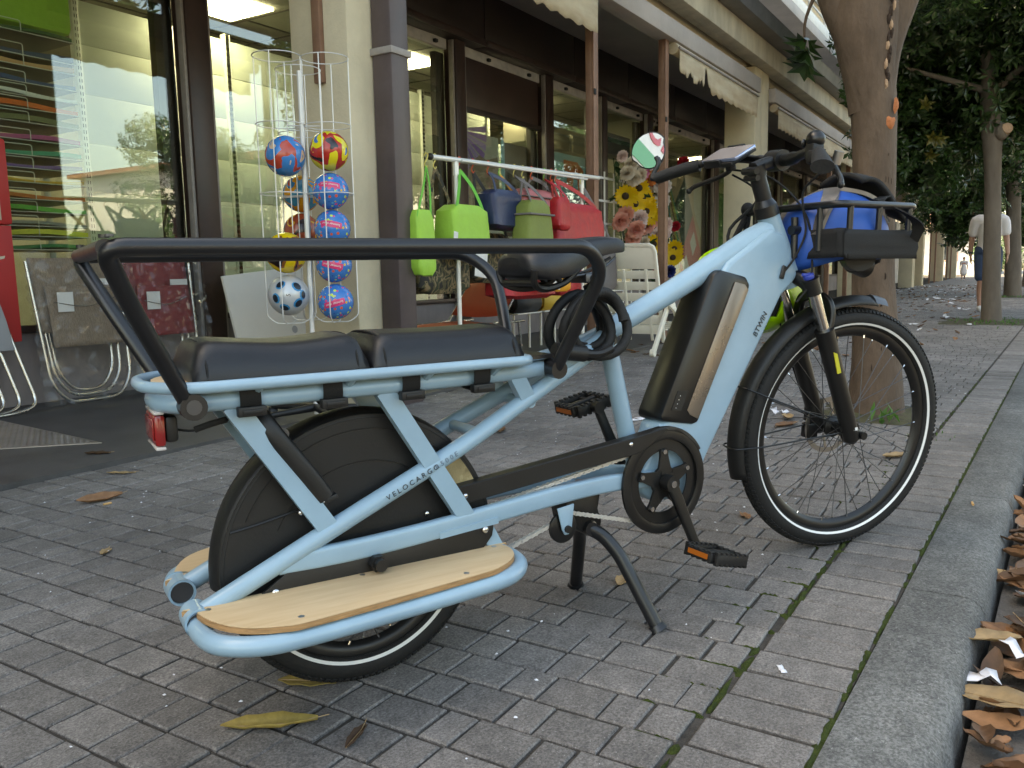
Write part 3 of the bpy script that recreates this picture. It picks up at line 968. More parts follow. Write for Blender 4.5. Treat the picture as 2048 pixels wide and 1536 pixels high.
# --- foot boards
for sg in (-1, 1):
    t_ = [(-.312, -.078, .218), (-.318, -.115, .214), (-.302, -.180, .212), (-.245, -.222, .212), (-.17, -.228, .212), (.0, -.214, .212), (.15, -.200, .213), (.225, -.186, .214), (.268, -.150, .216), (.276, -.110, .219), (.262, -.080, .226)]
    ol = [(-.318, -.092), (-.306, -.150), (-.272, -.203), (-.215, -.234), (-.15, -.2385), (.14, -.2095), (.205, -.194), (.250, -.160), (.268, -.122), (.264, -.090), (.232, -.080), (-.29, -.080)]
    if sg > 0:
        t_ = [(a, -b, c_) for a, b, c_ in t_]; ol = [(a, -b) for a, b in ol][::-1]
    bp(MB().tube(catmull(t_, 5), .0165, 14), 'footboard_tube', 'bike_blue', frame)
    ol2 = [(p.x, p.y) for p in catmull([(a, b, 0) for a, b in ol], 3, True)]
    fb = bp(MB().plate(ol2, .2305, .2325), 'footboard', 'ply_edge', ang=30)
    bp(MB().plate(ol2, .2328, .2395), 'board_edge', 'ply_edge', fb, ang=30)
    bp(MB().plate([(x * .998, y) for x, y in ol2], .2397, .2418), 'board_top', 'maple', fb, bevel=.0008)
    sc_ = MB()
    for x, y in ((-.300, -.103), (-.18, -.216), (-.03, -.094), (.13, -.193), (.245, -.092)):
        sc_.tube([(x, -y * -1 if sg < 0 else -y, .2416), (x, y if sg < 0 else -y, .2424)], .0052, 10)
    bp(sc_, 'screw', 'steel', fb)

# --- drop-out plates
for sg in (-1, 1):
    y0, y1 = (-.086, -.079) if sg < 0 else (.079, .086)
    pl = MB().prism([(-.238, .222), (-.148, .281), (.01, .276), (.235, .292), (.250, .282), (.246, .262), (.226, .240), (.20, .205), (-.18, .195)], y0, y1)
    d = bp(pl, 'dropout_plate', 'bike_black', bevel=.002)
    m = MB()
    for x, z in ((-.185, .240), (.230, .277)): m.ball((x, -.0875 if sg < 0 else .0875, z), (.007, .004, .007), 10, 6)
    bp(m, 'bolt', 'chrome', d)
    m = MB().tube([(0, -.115 * -sg, .258), (0, .086 * sg, .258)], .0115, 12)
    m.tube([(0, .102 * sg, .258), (0, .087 * sg, .258)], .016, 6)
    bp(m, 'axle_nut', 'bike_black', d)

# --- wheels (built about the origin, turned about Y)
def wheel(R, rim_r, stripe, tw, nsp, hub_r, name, lab, M_, disc=True):
    w_ = bpy.data.objects.new(name, None); C.objects.link(w_); w_.parent = bike; w_['label'] = lab
    Q = M_ @ RX(90)
    cs = []
    n = 16
    rc = (R + rim_r) / 2; hr = (R - rim_r) / 2
    tp = [(rc + hr * math.cos(2 * math.pi * i / n), tw * math.sin(2 * math.pi * i / n)) for i in range(n)]
    ty = MB().lathe(tp, 96, Q, closed=True)
    # tread blocks
    nb = int(2 * math.pi * R / .0135)
    tb = MB()
    for i in range(nb):
        a = 2 * math.pi * i / nb
        for row, (u, hw) in enumerate(((-.72, .30), (-.30, .2), (.12, .2), (.55, .28))):
            aa = a + (.5 if row % 2 else 0) * 2 * math.pi / nb
            t0 = u * 1.05; t1 = (u + hw * 1.2) * 1.05
            for sgn in (0,):
                vs = []
                for da in (-.30, .30):
                    for tt_ in (t0, t1):
                        for ex in (.0, .0032):
                            rr = rc + (hr + ex) * math.cos(tt_); hh = (tw + ex) * math.sin(tt_)
                            an = aa + da * 2 * math.pi / nb + hh * 1.2
                            vs.append(Q @ V(rr * math.cos(an), rr * math.sin(an), hh))
                tb.add(vs, [(1, 3, 7, 5), (0, 1, 5, 4), (3, 2, 6, 7), (0, 2, 3, 1), (4, 5, 7, 6)])
    t = bp(ty, 'tyre', 'rubber', w_, ang=60)
    bp(tb, 'tread', 'rubber', t, flat=True)
    st = MB()
    for sg in (-1, 1):
        def yy(r): 
            c_ = max(-1, min(1, (r - rc) / hr)); return sg * (tw * math.sqrt(1 - c_ * c_) + .0009)
        st.lathe([(stripe - .0028, yy(stripe - .0028)), (stripe + .0028, yy(stripe + .0028))], 96, Q)
    bp(st, 'reflective_stripe', 'reflective', t, ang=60)
    rw = tw * .58
    rp = [(rim_r + .004, -rw), (rim_r + .006, -rw + .003), (rim_r - .006, -rw + .002), (rim_r - .016, -rw * .55), (rim_r - .022, 0), (rim_r - .016, rw * .55), (rim_r - .006, rw - .002), (rim_r + .006, rw - .003), (rim_r + .004, rw)]
    rm = bp(MB().lathe(rp, 80, Q), 'rim', 'fork_black', w_, ang=35)
    sk = MB(); np_ = MB()
    for i in range(nsp):
        a = 2 * math.pi * i / nsp
        sg = -1 if i % 2 else 1
        tan = 1 if (i // 2) % 2 else -1
        ah = a + tan * rad(62)
        p0 = Q @ V(hub_r * math.cos(ah), hub_r * math.sin(ah), sg * .033)
        p1_ = Q @ V((rim_r - .012) * math.cos(a), (rim_r - .012) * math.sin(a), sg * .004)
        sk.tube([p0, p1_], .00115, 5)
        pn = p1_ + (p0 - p1_).normalized() * .013
        np_.tube([p1_, pn], .0024, 6)
    bp(sk, 'spokes', 'dark_steel', w_)
    bp(np_, 'nipples', 'chrome', w_)
    hb = MB().lathe([(.0, -.06), (.012, -.06), (.014, -.04), (hub_r, -.038), (hub_r, -.028), (hub_r * .6, -.02), (hub_r * .6, .02), (hub_r, .028), (hub_r, .038), (.014, .04), (.012, .06), (0, .06)], 24, Q)
    bp(hb, 'hub', 'bike_black', w_, ang=35)
    if disc:
        dq = Q @ TR(0, 0, -.05) if disc == 1 else Q @ TR(0, 0, .05)
        dm = MB().lathe([(.066, -.001), (.080, -.001), (.080, .001), (.066, .001)], 48, dq, closed=True)
        for i in range(6):
            a = 2 * math.pi * i / 6
            q0 = dq @ V(.03 * math.cos(a), .03 * math.sin(a), 0); q1 = dq @ V(.068 * math.cos(a + .5), .068 * math.sin(a + .5), 0)
            dm.bar(q0, q1, .008, .002, (0, 1, 0))
        bp(dm, 'brake_disc', 'steel', w_, ang=35)
    return w_
fw = wheel(.3325, .2795, .2925, .0255, 36, .03, 'front_wheel', 'large front wheel with spokes and white striped tyre', STEER @ TR(1.397, 0, .3345), disc=1)
rw_ = wheel(.256, .203, .2155, .0265, 36, .055, 'rear_wheel', 'small rear wheel half hidden by the black wheel guard', TR(0, 0, .258), disc=1)

# --- fenders
def arc_sheet(R, a0, a1, half, n=40, crown=.022):
    m = MB(); vs = []; k_ = 7
    for i in range(n + 1):
        a = rad(a0 + (a1 - a0) * i / n)
        for j in range(k_):
            u = -1 + 2 * j / (k_ - 1)
            r = R - crown * u * u
            vs.append(V(r * math.cos(a), u * half, r * math.sin(a)))
    fs = [(i * k_ + j, i * k_ + j + 1, (i + 1) * k_ + j + 1, (i + 1) * k_ + j) for i in range(n) for j in range(k_ - 1)]
    return m.add(vs, fs)
ff = arc_sheet(.367, 80, 197, .034).xf(TR(1.397, 0, .3345))
fo = sp(ff, 'front_fender', 'plastic_black', ang=60)
fo.modifiers.new('s', 'SOLIDIFY').thickness = .003
m = MB()
for a, zz in ((158, .025), (183, .02)):
    pr = V(.368 * math.cos(rad(a)), 0, .368 * math.sin(rad(a)))
    pts = [(1.385, -.060, .345), (1.397 + pr.x * .8, -.042, .3345 + pr.z * .8), (1.397 + pr.x * 1.0, -.030, .3345 + pr.z), (1.397 + pr.x * 1.012, 0, .3345 + pr.z * 1.012)]
    full = fillet(pts + [(p[0], -p[1], p[2]) for p in pts[:-1][::-1]], .015, 4)
    m.tube(full, .0022, 6)
sp(m, 'fender_stay', 'fork_black', fo)
sp(arc_sheet(.372, 74, 81, .03, 6).xf(TR(1.397, 0, .3345)), 'fender_tip', 'dark_steel', fo, ang=60)
rf = arc_sheet(.276, 6, 184, .044, 56, .014).xf(TR(0, 0, .258))
ro = bp(rf, 'rear_fender', 'plastic_black', ang=60)
ro.modifiers.new('s', 'SOLIDIFY').thickness = .003
for sg in (-1, 1):
    pts = circ(.267, 40, 8, 183)
    pts = [(x, z + .258) for x, z in pts] + [(-.255, .205), (-.16, .232), (-.06, .275), (.12, .292)]
    g_ = bp(MB().prism(pts, .0415 * sg - .0015, .0415 * sg + .0015), 'wheel_guard', 'plastic_black', ro, ang=30)
    r_ = MB()
    for q in (.20, .15):
        r_.tube([V(q * 1.2 * math.cos(rad(a)), .0435 * sg, .258 + q * 1.2 * math.sin(rad(a))) for a in range(35, 160, 6)], .0015, 5)
    r_.tube([V(-.245, .044 * sg, .345), V(-.20, .0455 * sg, .352), V(-.13, .047 * sg, .366), V(-.12, .05 * sg, .362)], .0022, 6)
    bp(r_, 'guard_rib', 'bike_black', ro)
bp(MB().prism([(x, z + .258) for x, z in circ(.255, 8, 24, 42) + circ(.205, 8, 42, 24)], -.0455, -.0432), 'reflector_film', 'tan_film', ro)
m = MB().ball((.125, -.046, .318), (.006, .004, .006), 10, 6); m.ball((-.123, -.05, .362), (.006, .005, .006), 10, 6)
bp(m, 'bolt', 'chrome', ro)

# --- ring lock
rk = MB()
dv = V(-.095, 0, .135).normalized(); nv = V(dv.z, 0, -dv.x)
case = [V(-.088, -.062, .392), V(-.112, -.064, .43), V(-.140, -.064, .470), V(-.168, -.062, .510), V(-.180, -.052, .533), V(-.186, -.02, .545), V(-.186, .02, .545), V(-.180, .052, .533), V(-.168, .062, .510), V(-.140, .064, .470), V(-.112, .064, .43), V(-.088, .062, .392)]
rk.sweep(catmull(case, 3), rrect(.058, .034, .012), (.82, 0, .57))
lk = bp(rk, 'ring_lock', 'plastic_black', ang=40)
m = MB().tube([(-.155, -.079, .512), (-.155, -.0765, .512)], .011, 14)
bp(m, 'lock_barrel', 'dark_steel', lk)
bp(MB().tube(catmull([(-.150, -.0735, .480), (-.132, -.074, .450), (-.112, -.074, .420), (-.098, -.073, .395)], 4), .0045, 8), 'lock_shackle', 'battery_black', lk)
m = MB()
for q in range(4): m.ball((-.103 + q * .004, -.081, .402 - q * .006), .0026, 8, 6)
m.tube([(-.103, -.080, .405), (-.090, -.080, .385)], .0014, 6)
bp(m, 'key_chain', 'chrome', lk)
bp(MB().box((-.100, -.078, .378), (-.062, -.060, .390)).xf(rotM('Y', rad(-18), (-.08, 0, .385))), 'lock_foot', 'plastic_black', lk, bevel=.003)

# --- tail light
tl = MB().box((-.352, -.045, .508), (-.335, .045, .560))
t_ = bp(tl, 'tail_light', 'red_lens', bevel=.005)
bp(MB().box((-.3545, -.040, .518), (-.3525, .040, .552)), 'red_lens', 'red_lens', t_, bevel=.0009)
bp(MB().box((-.3348, -.04, .512), (-.315, .04, .556)), 'lamp_back', 'plastic_black', t_, bevel=.006)
bp(MB().box((-.352, -.047, .502), (-.336, .047, .5075)), 'clear_rim', 'clear_lens', t_, bevel=.002); bp(MB().box((-.352, -.047, .5605), (-.336, .047, .566)), 'clear_rim', 'clear_lens', t_, bevel=.002)
bp(MB().box((-.326, -.012, .545), (-.321, .012, .585)), 'lamp_bracket', 'bike_blue', t_, bevel=.002)
m = MB().tube(catmull([(-.315, -.02, .53), (-.29, -.03, .527), (-.262, -.04, .537), (-.215, -.06, .548)], 4), .0022, 6)
m.tube(catmull([(-.288, -.03, .528), (-.262, -.04, .537), (-.24, -.05, .543)], 4), .0055, 8)
bp(m, 'lamp_cable', 'strap_web', t_)

# --- drivetrain
BBX, BBZ = .712, .298
cg = MB()
Qc = TR(BBX, -.062, BBZ) @ RX(90)
cg.lathe([(.098, -.003), (.121, -.003), (.121, .003), (.104, .006), (.098, .004)], 64, Qc, closed=True)
ch = bp(cg, 'chainring_guard', 'fork_black', ang=30)
sdr = MB()
for i in range(5):
    a = rad(20 + i * 72)
    p0 = V(BBX + .018 * math.cos(a), -.064, BBZ + .018 * math.sin(a)); p1_ = V(BBX + .074 * math.cos(a), -.063, BBZ + .074 * math.sin(a))
    for q in (-.35, .35):
        sdr.bar(V(BBX + .03 * math.cos(a + q), -.064, BBZ + .03 * math.sin(a + q)), p1_, .016, .006)
    sdr.bar(p0, p1_, .022, .0062)
sdr.lathe([(.0, -.004), (.036, -.004), (.036, .004), (.0, .004)], 30, Qc)
sdr.lathe([(.072, -.0015), (.099, -.0015), (.099, .0015), (.072, .0015)], 60, TR(BBX, -.058, BBZ) @ RX(90), closed=True)
bp(sdr, 'spider', 'fork_black', ch, ang=30)
m = MB()
for i in range(5):
    a = rad(20 + i * 72)
    m.tube([(BBX + .070 * math.cos(a), -.0665, BBZ + .070 * math.sin(a)), (BBX + .070 * math.cos(a), -.0695, BBZ + .070 * math.sin(a))], .0055, 10)
bp(m, 'bolt', 'chrome', ch)
# long chain case on the upper run
cc = MB().prism([(.168, .360), (.175, .366), (.62, .412), (.712, .424), (.72, .420), (.66, .385), (.628, .374), (.19, .330), (.185, .312), (.172, .312)], -.070, -.042)
co = bp(cc, 'chain_case', 'bike_black', bevel=.0016, seg=1, ang=25)
m = MB().prism([(x, z) for x, z in circ(.127, 18, 30, 112, (BBX, BBZ)) + circ(.116, 18, 112, 30, (BBX, BBZ))], -.066, -.052)
bp(m, 'case_arc', 'bike_black', co, bevel=.002)
m = MB()
for x, z in ((.196, .347), (.610, .398)): m.ball((x, -.071, z), (.0055, .003, .0055), 10, 6)
bp(m, 'bolt', 'chrome', co)
# chain: outer and inner plates along two runs
def chain_run(a, b, y):
    m = MB(); a, b = V(a[0], y, a[1]), V(b[0], y, b[1])
    n = int((b - a).length / .0127); d = (b - a).normalized(); q = V(-d.z, 0, d.x)
    for i in range(n):
        c_ = a + d * (.0127 * (i + .5))
        wd = .0046 if i % 2 else .0032
        for s_ in (-1, 1):
            vs = []
            yv = wd * s_
            out = [(-.0088, 0), (-.0066, .0046), (0, .0030), (.0066, .0046), (.0088, 0), (.0066, -.0046), (0, -.0030), (-.0066, -.0046)]
            for yo in (yv - .0006, yv + .0006):
                for u, w2 in out: vs.append(c_ + d * u + q * w2 + V(0, yo, 0))
            K = 8
            fs = [tuple(range(K)), tuple(range(2 * K - 1, K - 1, -1))] + [((j + 1) % K, j, K + j, K + (j + 1) % K) for j in range(K)]
            m.add(vs, fs)
        m.tube([a + d * (.0127 * i) + V(0, -.0052, 0), a + d * (.0127 * i) + V(0, .0052, 0)], .0022, 6)
    return m
cm = chain_run((.03, .273), (.70, .381), -.050)
for q in (cm, chain_run((.435, .271), (.665, .206), -.050), chain_run((.20, .185), (.432, .253), -.050), chain_run((.09, .150), (.20, .185), -.050)): bp(q, 'chain', 'chain_steel', flat=True)
ii = MB().lathe([(.0, -.006), (.028, -.006), (.034, -.003), (.034, .003), (.028, .006), (0, .006)], 28, TR(.435, -.056, .238) @ RX(90))
io = bp(ii, 'chain_idler', 'fork_black', ang=30)
bp(MB().prism([(.412, .285), (.455, .290), (.448, .236), (.440, .225), (.430, .225), (.424, .236)], -.072, -.067), 'idler_bracket', 'bike_blue', io, bevel=.002)
bp(MB().tube([(.436, -.0725, .238), (.436, -.078, .238)], .008, 12), 'bolt', 'bike_black', io)
# rear derailleur under the board
m = MB().prism([(.0, .25), (.05, .22), (.085, .16), (.07, .145), (.03, .19), (-.01, .23)], -.072, -.058); m.tube([(.078, -.056, .158), (.078, -.07, .158)], .018, 14)
bp(m, 'derailleur', 'fork_black', bevel=.002)
# cranks and pedals
def crank(sg, ang):
    a = rad(ang)
    m = MB(); L = .17
    y0 = -.083 if sg < 0 else .083
    pts = [V(BBX + L * t * math.cos(a), y0 + sg * (.004 + .014 * t), BBZ + L * t * math.sin(a)) for t in (0, .25, .5, .75, 1)]
    m.sweep(pts, rrect(.026, .015, .005), (0, 1, 0), scale=[(1.15, 1), (1.1, 1), (1, 1), (.92, .95), (.9, .95)])
    m.tube([(BBX, y0 + .014, BBZ), (BBX, y0 - .012, BBZ)], .019, 18)
    m.tube([pts[-1] + V(0, .01, 0), pts[-1] - V(0, .01, 0)], .0145, 16)
    c_ = bp(m, 'crank_arm', 'fork_black', ang=40)
    bp(MB().tube([(BBX, y0 + sg * .0125, BBZ), (BBX, y0 + sg * .0145, BBZ)], .008, 14), 'crank_bolt', 'chrome', c_)
    return pts[-1]
def pedal(c_, sg, tilt):
    m = MB()
    c_ = c_ + V(0, sg * .062, 0)
    Rm = Matrix.Translation(c_) @ RY(tilt) 
    hw, hl, th = .046, .048, .011
    for q in (-1, 1):
        m.box((-hl, q * hw - .006, -th), (hl, q * hw + .006, th), Rm)
        m.box((q * hl - .008, -hw + .0061, -th * .8), (q * hl + .008, hw - .0061, th * .8), Rm)
    m.box((-hl + .0085, -.009, -.010), (hl - .0085, .009, .010), Rm)
    for q in (-.5, .5): m.box((q * hl - .006, -hw + .0062, -.006), (q * hl + .006, hw - .0062, .006), Rm)
    tp = bp(m, 'pedal', 'plastic_black', bevel=.003)
    tm = MB()
    for q in (-1, 1):
        for i in range(7):
            x = -hl + .004 + i * (2 * hl - .008) / 6
            for zz in (-1, 1): tm.box((x - .004, q * hw - .0055, zz * th - .004), (x + .004, q * hw + .0055, zz * th + .004), Rm)
        for i in range(5):
            y = -hw + .012 + i * (2 * hw - .024) / 4
            for zz in (-1, 1): tm.box((q * hl - .0075, y - .004, zz * th * .8 - .004), (q * hl + .0075, y + .004, zz * th * .8 + .004), Rm)
    bp(tm, 'pedal_teeth', 'plastic_black', tp, bevel=.0012)
    rm = MB()
    for q in (-1, 1): rm.box((q * (hl + .0085) - .0012, -.030, -.0055), (q * (hl + .0085) + .0012, .030, .0055), Rm)
    bp(rm, 'reflector', 'amber', tp)
pe = crank(-1, -67.5); pedal(pe, -1, 14)
pe = crank(1, 112.5); pedal(pe, 1, -12)

# --- centre stand
sd_ = MB()
lg = fillet([(.520, -.030, .215), (.548, -.045, .198), (.572, -.072, .160), (.614, -.150, .010)], [0, .02, .05, 0], 5)
sd_.tube(lg, [.0155] * len(lg), 14); sd_.tube(mir(lg), .0155, 14)
sd_.tube([(.520, -.045, .215), (.520, .045, .215)], .016, 14)
for sg in (-1, 1):
    sd_.tube([(.613, .149 * sg, .012), (.617, .154 * sg, .0005)], [.017, .022], 14)
so = bp(sd_, 'centre_stand', 'rail_black', ang=45)
m = MB().prism([(.455, .298), (.545, .302), (.552, .285), (.546, .255), (.556, .225), (.552, .205), (.520, .196), (.498, .212), (.470, .232)], -.034, .034)
bp(m, 'stand_bracket', 'bike_black', so, bevel=.004)
m = MB().tube([(.527, -.035, .222), (.527, -.041, .222)], .009, 12); m.tube([(.50, -.03, .309), (.50, -.03, .325)], .0105, 12)
bp(m, 'bolt', 'steel', so)

# --- saddle and seat post
sv = MB(); n, k_ = 20, 12; vs = []; fs = []
prof_ = [(.350, .030, .802, .012), (.354, .056, .808, .028), (.368, .074, .816, .044), (.40, .082, .824, .056), (.44, .076, .831, .058), (.48, .060, .836, .054), (.52, .042, .841, .046), (.56, .031, .845, .036), (.60, .025, .845, .030), (.625, .020, .842, .026), (.638, .013, .836, .018), (.643, .005, .831, .008)]
cp = [Vector(p[:3]) for p in prof_]; cd = [p[3] for p in prof_]
cp = catmull(cp, 3); cd = [q.x for q in catmull([(d_, 0, 0) for d_ in cd], 3)]
k_ = 18
for p, dr in zip(cp, cd):
    for j in range(k_):
        a = math.pi * (-.12 + 1.24 * j / (k_ - 1))
        ca, sa = math.cos(a), math.sin(a)
        y = -p.y * math.copysign(abs(ca) ** .75, ca)
        z = p.z + .006 - dr + dr * math.copysign(abs(sa) ** .6, sa) if sa > 0 else p.z + .006 - dr + dr * .6 * sa
        vs.append(V(p.x, y, z))
K = len(cp)
for i in range(K - 1):
    for j in range(k_ - 1): fs.append((i * k_ + j, i * k_ + j + 1, (i + 1) * k_ + j + 1, (i + 1) * k_ + j))
    fs.append((i * k_ + k_ - 1, i * k_, (i + 1) * k_, (i + 1) * k_ + k_ - 1))
fs.append(tuple(range(k_))); fs.append(tuple((K - 1) * k_ + j for j in range(k_ - 1, -1, -1)))
sv.add(vs, fs)
sad = bp(sv, 'saddle', 'vinyl', ang=60)
m = MB()
for sg in (-1, 1):
    m.tube(catmull([(.375, .045 * sg, .785), (.43, .035 * sg, .768), (.50, .022 * sg, .768), (.56, .022 * sg, .778), (.615, .008 * sg, .806)], 4), .0035, 8)
bp(m, 'saddle_rail', 'dark_steel', sad)
m = MB()
for sg in (-1, 1):
    m.tube(catmull([(.365, .070 * sg, .782), (.37, .060 * sg, .756), (.395, .045 * sg, .744), (.43, .035 * sg, .745), (.47, .030 * sg, .758), (.50, .030 * sg, .785)], 4), .0075, 8)
    m.tube(catmull([(.42, .034 * sg, .790), (.445, .030 * sg, .765), (.46, .030 * sg, .752)], 4), .006, 8)
m.tube([(.37, -.060, .756), (.37, .060, .756)], .007, 8)
bp(m, 'saddle_shell', 'plastic_black', sad)
m = MB().tube([(.596, 0, .635), (.550, 0, .748)], .0145, 16); m.tube([(.600, 0, .615), (.590, 0, .648)], .024, 18)
spo = bp(m, 'seat_post', 'rail_black')
m = MB().box((.520, -.03, .752), (.565, .03, .772)); m.tube([(.540, -.036, .762), (.540, .036, .762)], .009, 10)
bp(m, 'seat_clamp', 'dark_steel', spo, bevel=.004)

# --- fork, stem, handlebar (all turned with the steering)
fk = MB()
for sg in (-1, 1):
    y = .062 * sg
    fk.tube([(1.253, y, .622), (1.258, y, .610), (1.295, y, .52), (1.352, y, .385), (1.377, y, .322)], [.0255, .0245, .0235, .0225, .0205], 18)
    fk.tube([(1.377, y, .322), (1.381, y, .312)], [.0205, .010], 16)
    fk.tube([(1.372, y, .352), (1.397, y, .3345)], .012, 12)
    fk.tube([(1.397, y + .024 * sg, .3345), (1.397, y - .012 * sg, .3345)], .0105, 12)
arch = catmull([(1.262, -.062, .615), (1.27, -.060, .66), (1.268, -.045, .692), (1.262, 0, .706), (1.268, .045, .692), (1.27, .060, .66), (1.262, .062, .615)], 4)
fk.sweep(arch, rrect(.03, .014, .005), (1, 0, 0))
fork = sp(fk, 'fork', 'fork_black', ang=40)
cr = MB()
crown = catmull([(1.202, -.062, .727), (1.196, -.050, .742), (1.190, -.028, .752), (1.188, 0, .754), (1.190, .028, .752), (1.196, .050, .742), (1.202, .062, .727)], 4)
cr.sweep(crown, rrect(.040, .036, .012), (0, 0, 1))
for sg in (-1, 1): cr.tube([(1.194, .062 * sg, .752), (1.210, .062 * sg, .714)], .0215, 18)
sp(cr, 'fork_crown', 'fork_black', fork, ang=40)
st_ = MB()
for sg in (-1, 1): st_.tube([(1.207, .062 * sg, .722), (1.256, .062 * sg, .612)], .0155, 18)
sp(st_, 'stanchion', 'chrome', fork)
kn = MB().tube([(1.192, -.062, .752), (1.187, -.062, .763)], .014, 14); kn.box((1.170, -.066, .758), (1.204, -.058, .766))
sp(kn, 'lockout_knob', 'blue_knob', fork, bevel=.002)
stk = MB()
dl = V(.040, 0, -.096).normalized()
for i in range(4):
    pass
stk.box((1.268, -.0866, .525), (1.276, -.0848, .56)); 
sp(MB().prism([(1.268, .566), (1.280, .562), (1.298, .512), (1.287, .509)], -.0872, -.0845), 'sticker', 'yellow_sticker', fork)
sp(MB().box((1.362, -.0832, .352), (1.374, -.0815, .360)), 'sticker', 'reflective', fork)
cal = MB().box((1.330, .042, .345), (1.368, .078, .415)); cal.box((1.322, .046, .30), (1.362, .074, .343))
sp(cal, 'brake_caliper', 'fork_black', fork, bevel=.006)
hs = MB().tube([(1.1005, 0, .905), (1.0905, 0, .930)], [.0305, .0285], 20)
hs.tube([(1.0905, 0, .930), (1.085, 0, .944)], [.0285, .020], 20)
sp(hs, 'headset', 'fork_black')
qs = MB().tube([(1.088, 0, .938), (1.060, 0, 1.006)], .0198, 20)
stem = sp(qs, 'steerer_tube', 'bike_black')
q2 = MB().tube([(1.063, 0, .998), (1.053, 0, 1.024)], .023, 18)
q2.sweep(catmull([(1.050, 0, 1.016), (1.075, 0, 1.026), (1.108, 0, 1.036)], 3), rrect(.034, .03, .01), (0, 0, 1))
q2.tube([(1.118, -.024, 1.038), (1.118, .024, 1.038)], .0255, 18)
q2.tube([(1.040, -.026, 1.010), (1.040, .026, 1.010)], .0085, 12); q2.tube([(1.046, -.024, .994), (1.046, .024, .994)], .0075, 12)
sp(q2, 'stem', 'bike_black', stem, ang=40)
hb = [(1.118, 0, 1.038), (1.117, -.05, 1.039), (1.108, -.11, 1.048), (1.078, -.18, 1.050), (1.030, -.25, 1.032), (.985, -.308, 1.010)]
hbr = catmull(hb, 4)
bar = MB().tube(hbr, [.0150 if i < 6 else .0112 for i in range(len(hbr))], 14); 
hbl = mir(hbr); bar.tube(hbl, [.0150 if i < 6 else .0112 for i in range(len(hbl))], 14)
hbo = sp(bar, 'handlebar', 'bike_black')
for sg in (-1, 1):
    gp = catmull([(1.046, .228 * sg, 1.036), (1.030, .249 * sg, 1.031), (1.002, .288 * sg, 1.018), (.974, .325 * sg, 1.003)], 4)
    kk = len(gp)
    gm_ = MB().sweep(gp, circ(1, 14), (0, 0, 1), scale=[(.016 + .010 * (i / kk) ** 2, .0165 - .001 * i / kk) for i in range(kk)])
    sp(gm_, 'grip', 'rubber', ang=50)
    bl = MB().box((1.066, .178 * sg - .012, 1.028), (1.098, .178 * sg + .012, 1.052))
    bl.tube(catmull([(1.098, .172 * sg, 1.036), (1.118, .192 * sg, 1.022), (1.102, .225 * sg, 1.004), (1.070, .275 * sg, .984), (1.058, .290 * sg, .970)], 4), .0062, 8)
    bl.ball((1.058, .290 * sg, .970), .008, 8, 6)
    sp(bl, 'brake_lever', 'bike_black', ang=40)
# hand brake lever cover seen end on and the bell
m = MB().ball((1.055, -.205, 1.070), (.021, .021, .02), 18, 12); m.tube([(1.055, -.205, 1.044), (1.055, -.205, 1.066)], .010, 12)
m.ball((1.035, -.19, 1.062), (.007, .005, .009), 8, 6)
sp(m, 'bell', 'battery_black')
# throttle and light switch block on the near grip
m = MB().box((1.035, -.222, 1.024), (1.068, -.192, 1.062)); m.box((1.02, -.236, 1.015), (1.058, -.215, 1.045))
sp(m, 'switch_block', 'plastic_black', bevel=.007)
sp(MB().tube([(1.098, -.224, 1.018), (1.100, -.232, 1.045)], .011, 14), 'adjuster', 'steel')
# mirror on the far bar end
mi = MB().tube(catmull([(.972, .322, 1.002), (.966, .336, 1.004), (.974, .338, 1.022), (.984, .336, 1.044), (.982, .346, 1.062)], 4), .0068, 10)
mo = sp(mi, 'mirror_stalk', 'plastic_black')
mc = STEER @ V(.976, .374, 1.080)
mn = V(-.880, -.447, .155).normalized()
mx_ = V(0, 0, 1).cross(mn).normalized(); my_ = mn.cross(mx_)
MM = Matrix((( mx_.x, my_.x, mn.x, mc.x), (mx_.y, my_.y, mn.y, mc.y), (mx_.z, my_.z, mn.z, mc.z), (0, 0, 0, 1)))
egg = [(x * (.047 + .008 * (y > 0)) , y * .053) for x, y in circ(1, 28)]
egg = [(x * math.cos(.45) - y * math.sin(.45), x * math.sin(.45) + y * math.cos(.45)) for x, y in egg]
hm = MB()
K = len(egg); vs = []
for sc_, z in ((.2, -.024), (.7, -.018), (.95, -.008), (1.0, .001), (.95, .003)): vs += [V(x * sc_, y * sc_, z) for x, y in egg]
fs = [tuple(range(K - 1, -1, -1))]
for q in range(4): fs += [(q * K + j, q * K + (j + 1) % K, (q + 1) * K + (j + 1) % K, (q + 1) * K + j) for j in range(K)]
hm.add(vs, fs).xf(MM)
bp(hm, 'mirror_shell', 'plastic_black', mo, ang=50)
bp(MB().plate([(x * .94, y * .94) for x, y in egg], .0012, .0022).xf(MM), 'mirror_glass', 'mirror_glass', mo, flat=True)

# --- cables
def cable(pts, r=.0028, name='brake_cable'): return bp(MB().tube(catmull([Vector(p) for p in pts], 6), r, 7), name, 'strap_web')
cable([(1.10, -.17, 1.03), (1.145, -.12, 1.0), (1.16, -.06, .965), (1.165, -.055, .92), (1.172, -.058, .86), (1.150, -.045, .80), (1.118, -.040, .765)])
cable([(1.11, .15, 1.035), (1.16, .06, 1.01), (1.172, -.02, .95), (1.180, -.058, .89), (1.192, -.062, .82), (1.18, -.07, .74), (1.155, -.05, .69)])
cable([(1.12, .14, 1.02), (1.15, .09, .98), (1.14, .06, .92), (1.10, .05, .87)])
cable([(1.19, .05, .77), (1.23, .075, .66), (1.30, .085, .52), (1.345, .075, .41)], .0026)
bp(MB().box((1.108, -.0435, .748), (1.122, -.0375, .782)).xf(rotM('Y', rad(20), (1.115, 0, .765))), 'cable_port', 'bike_black', bevel=.003)

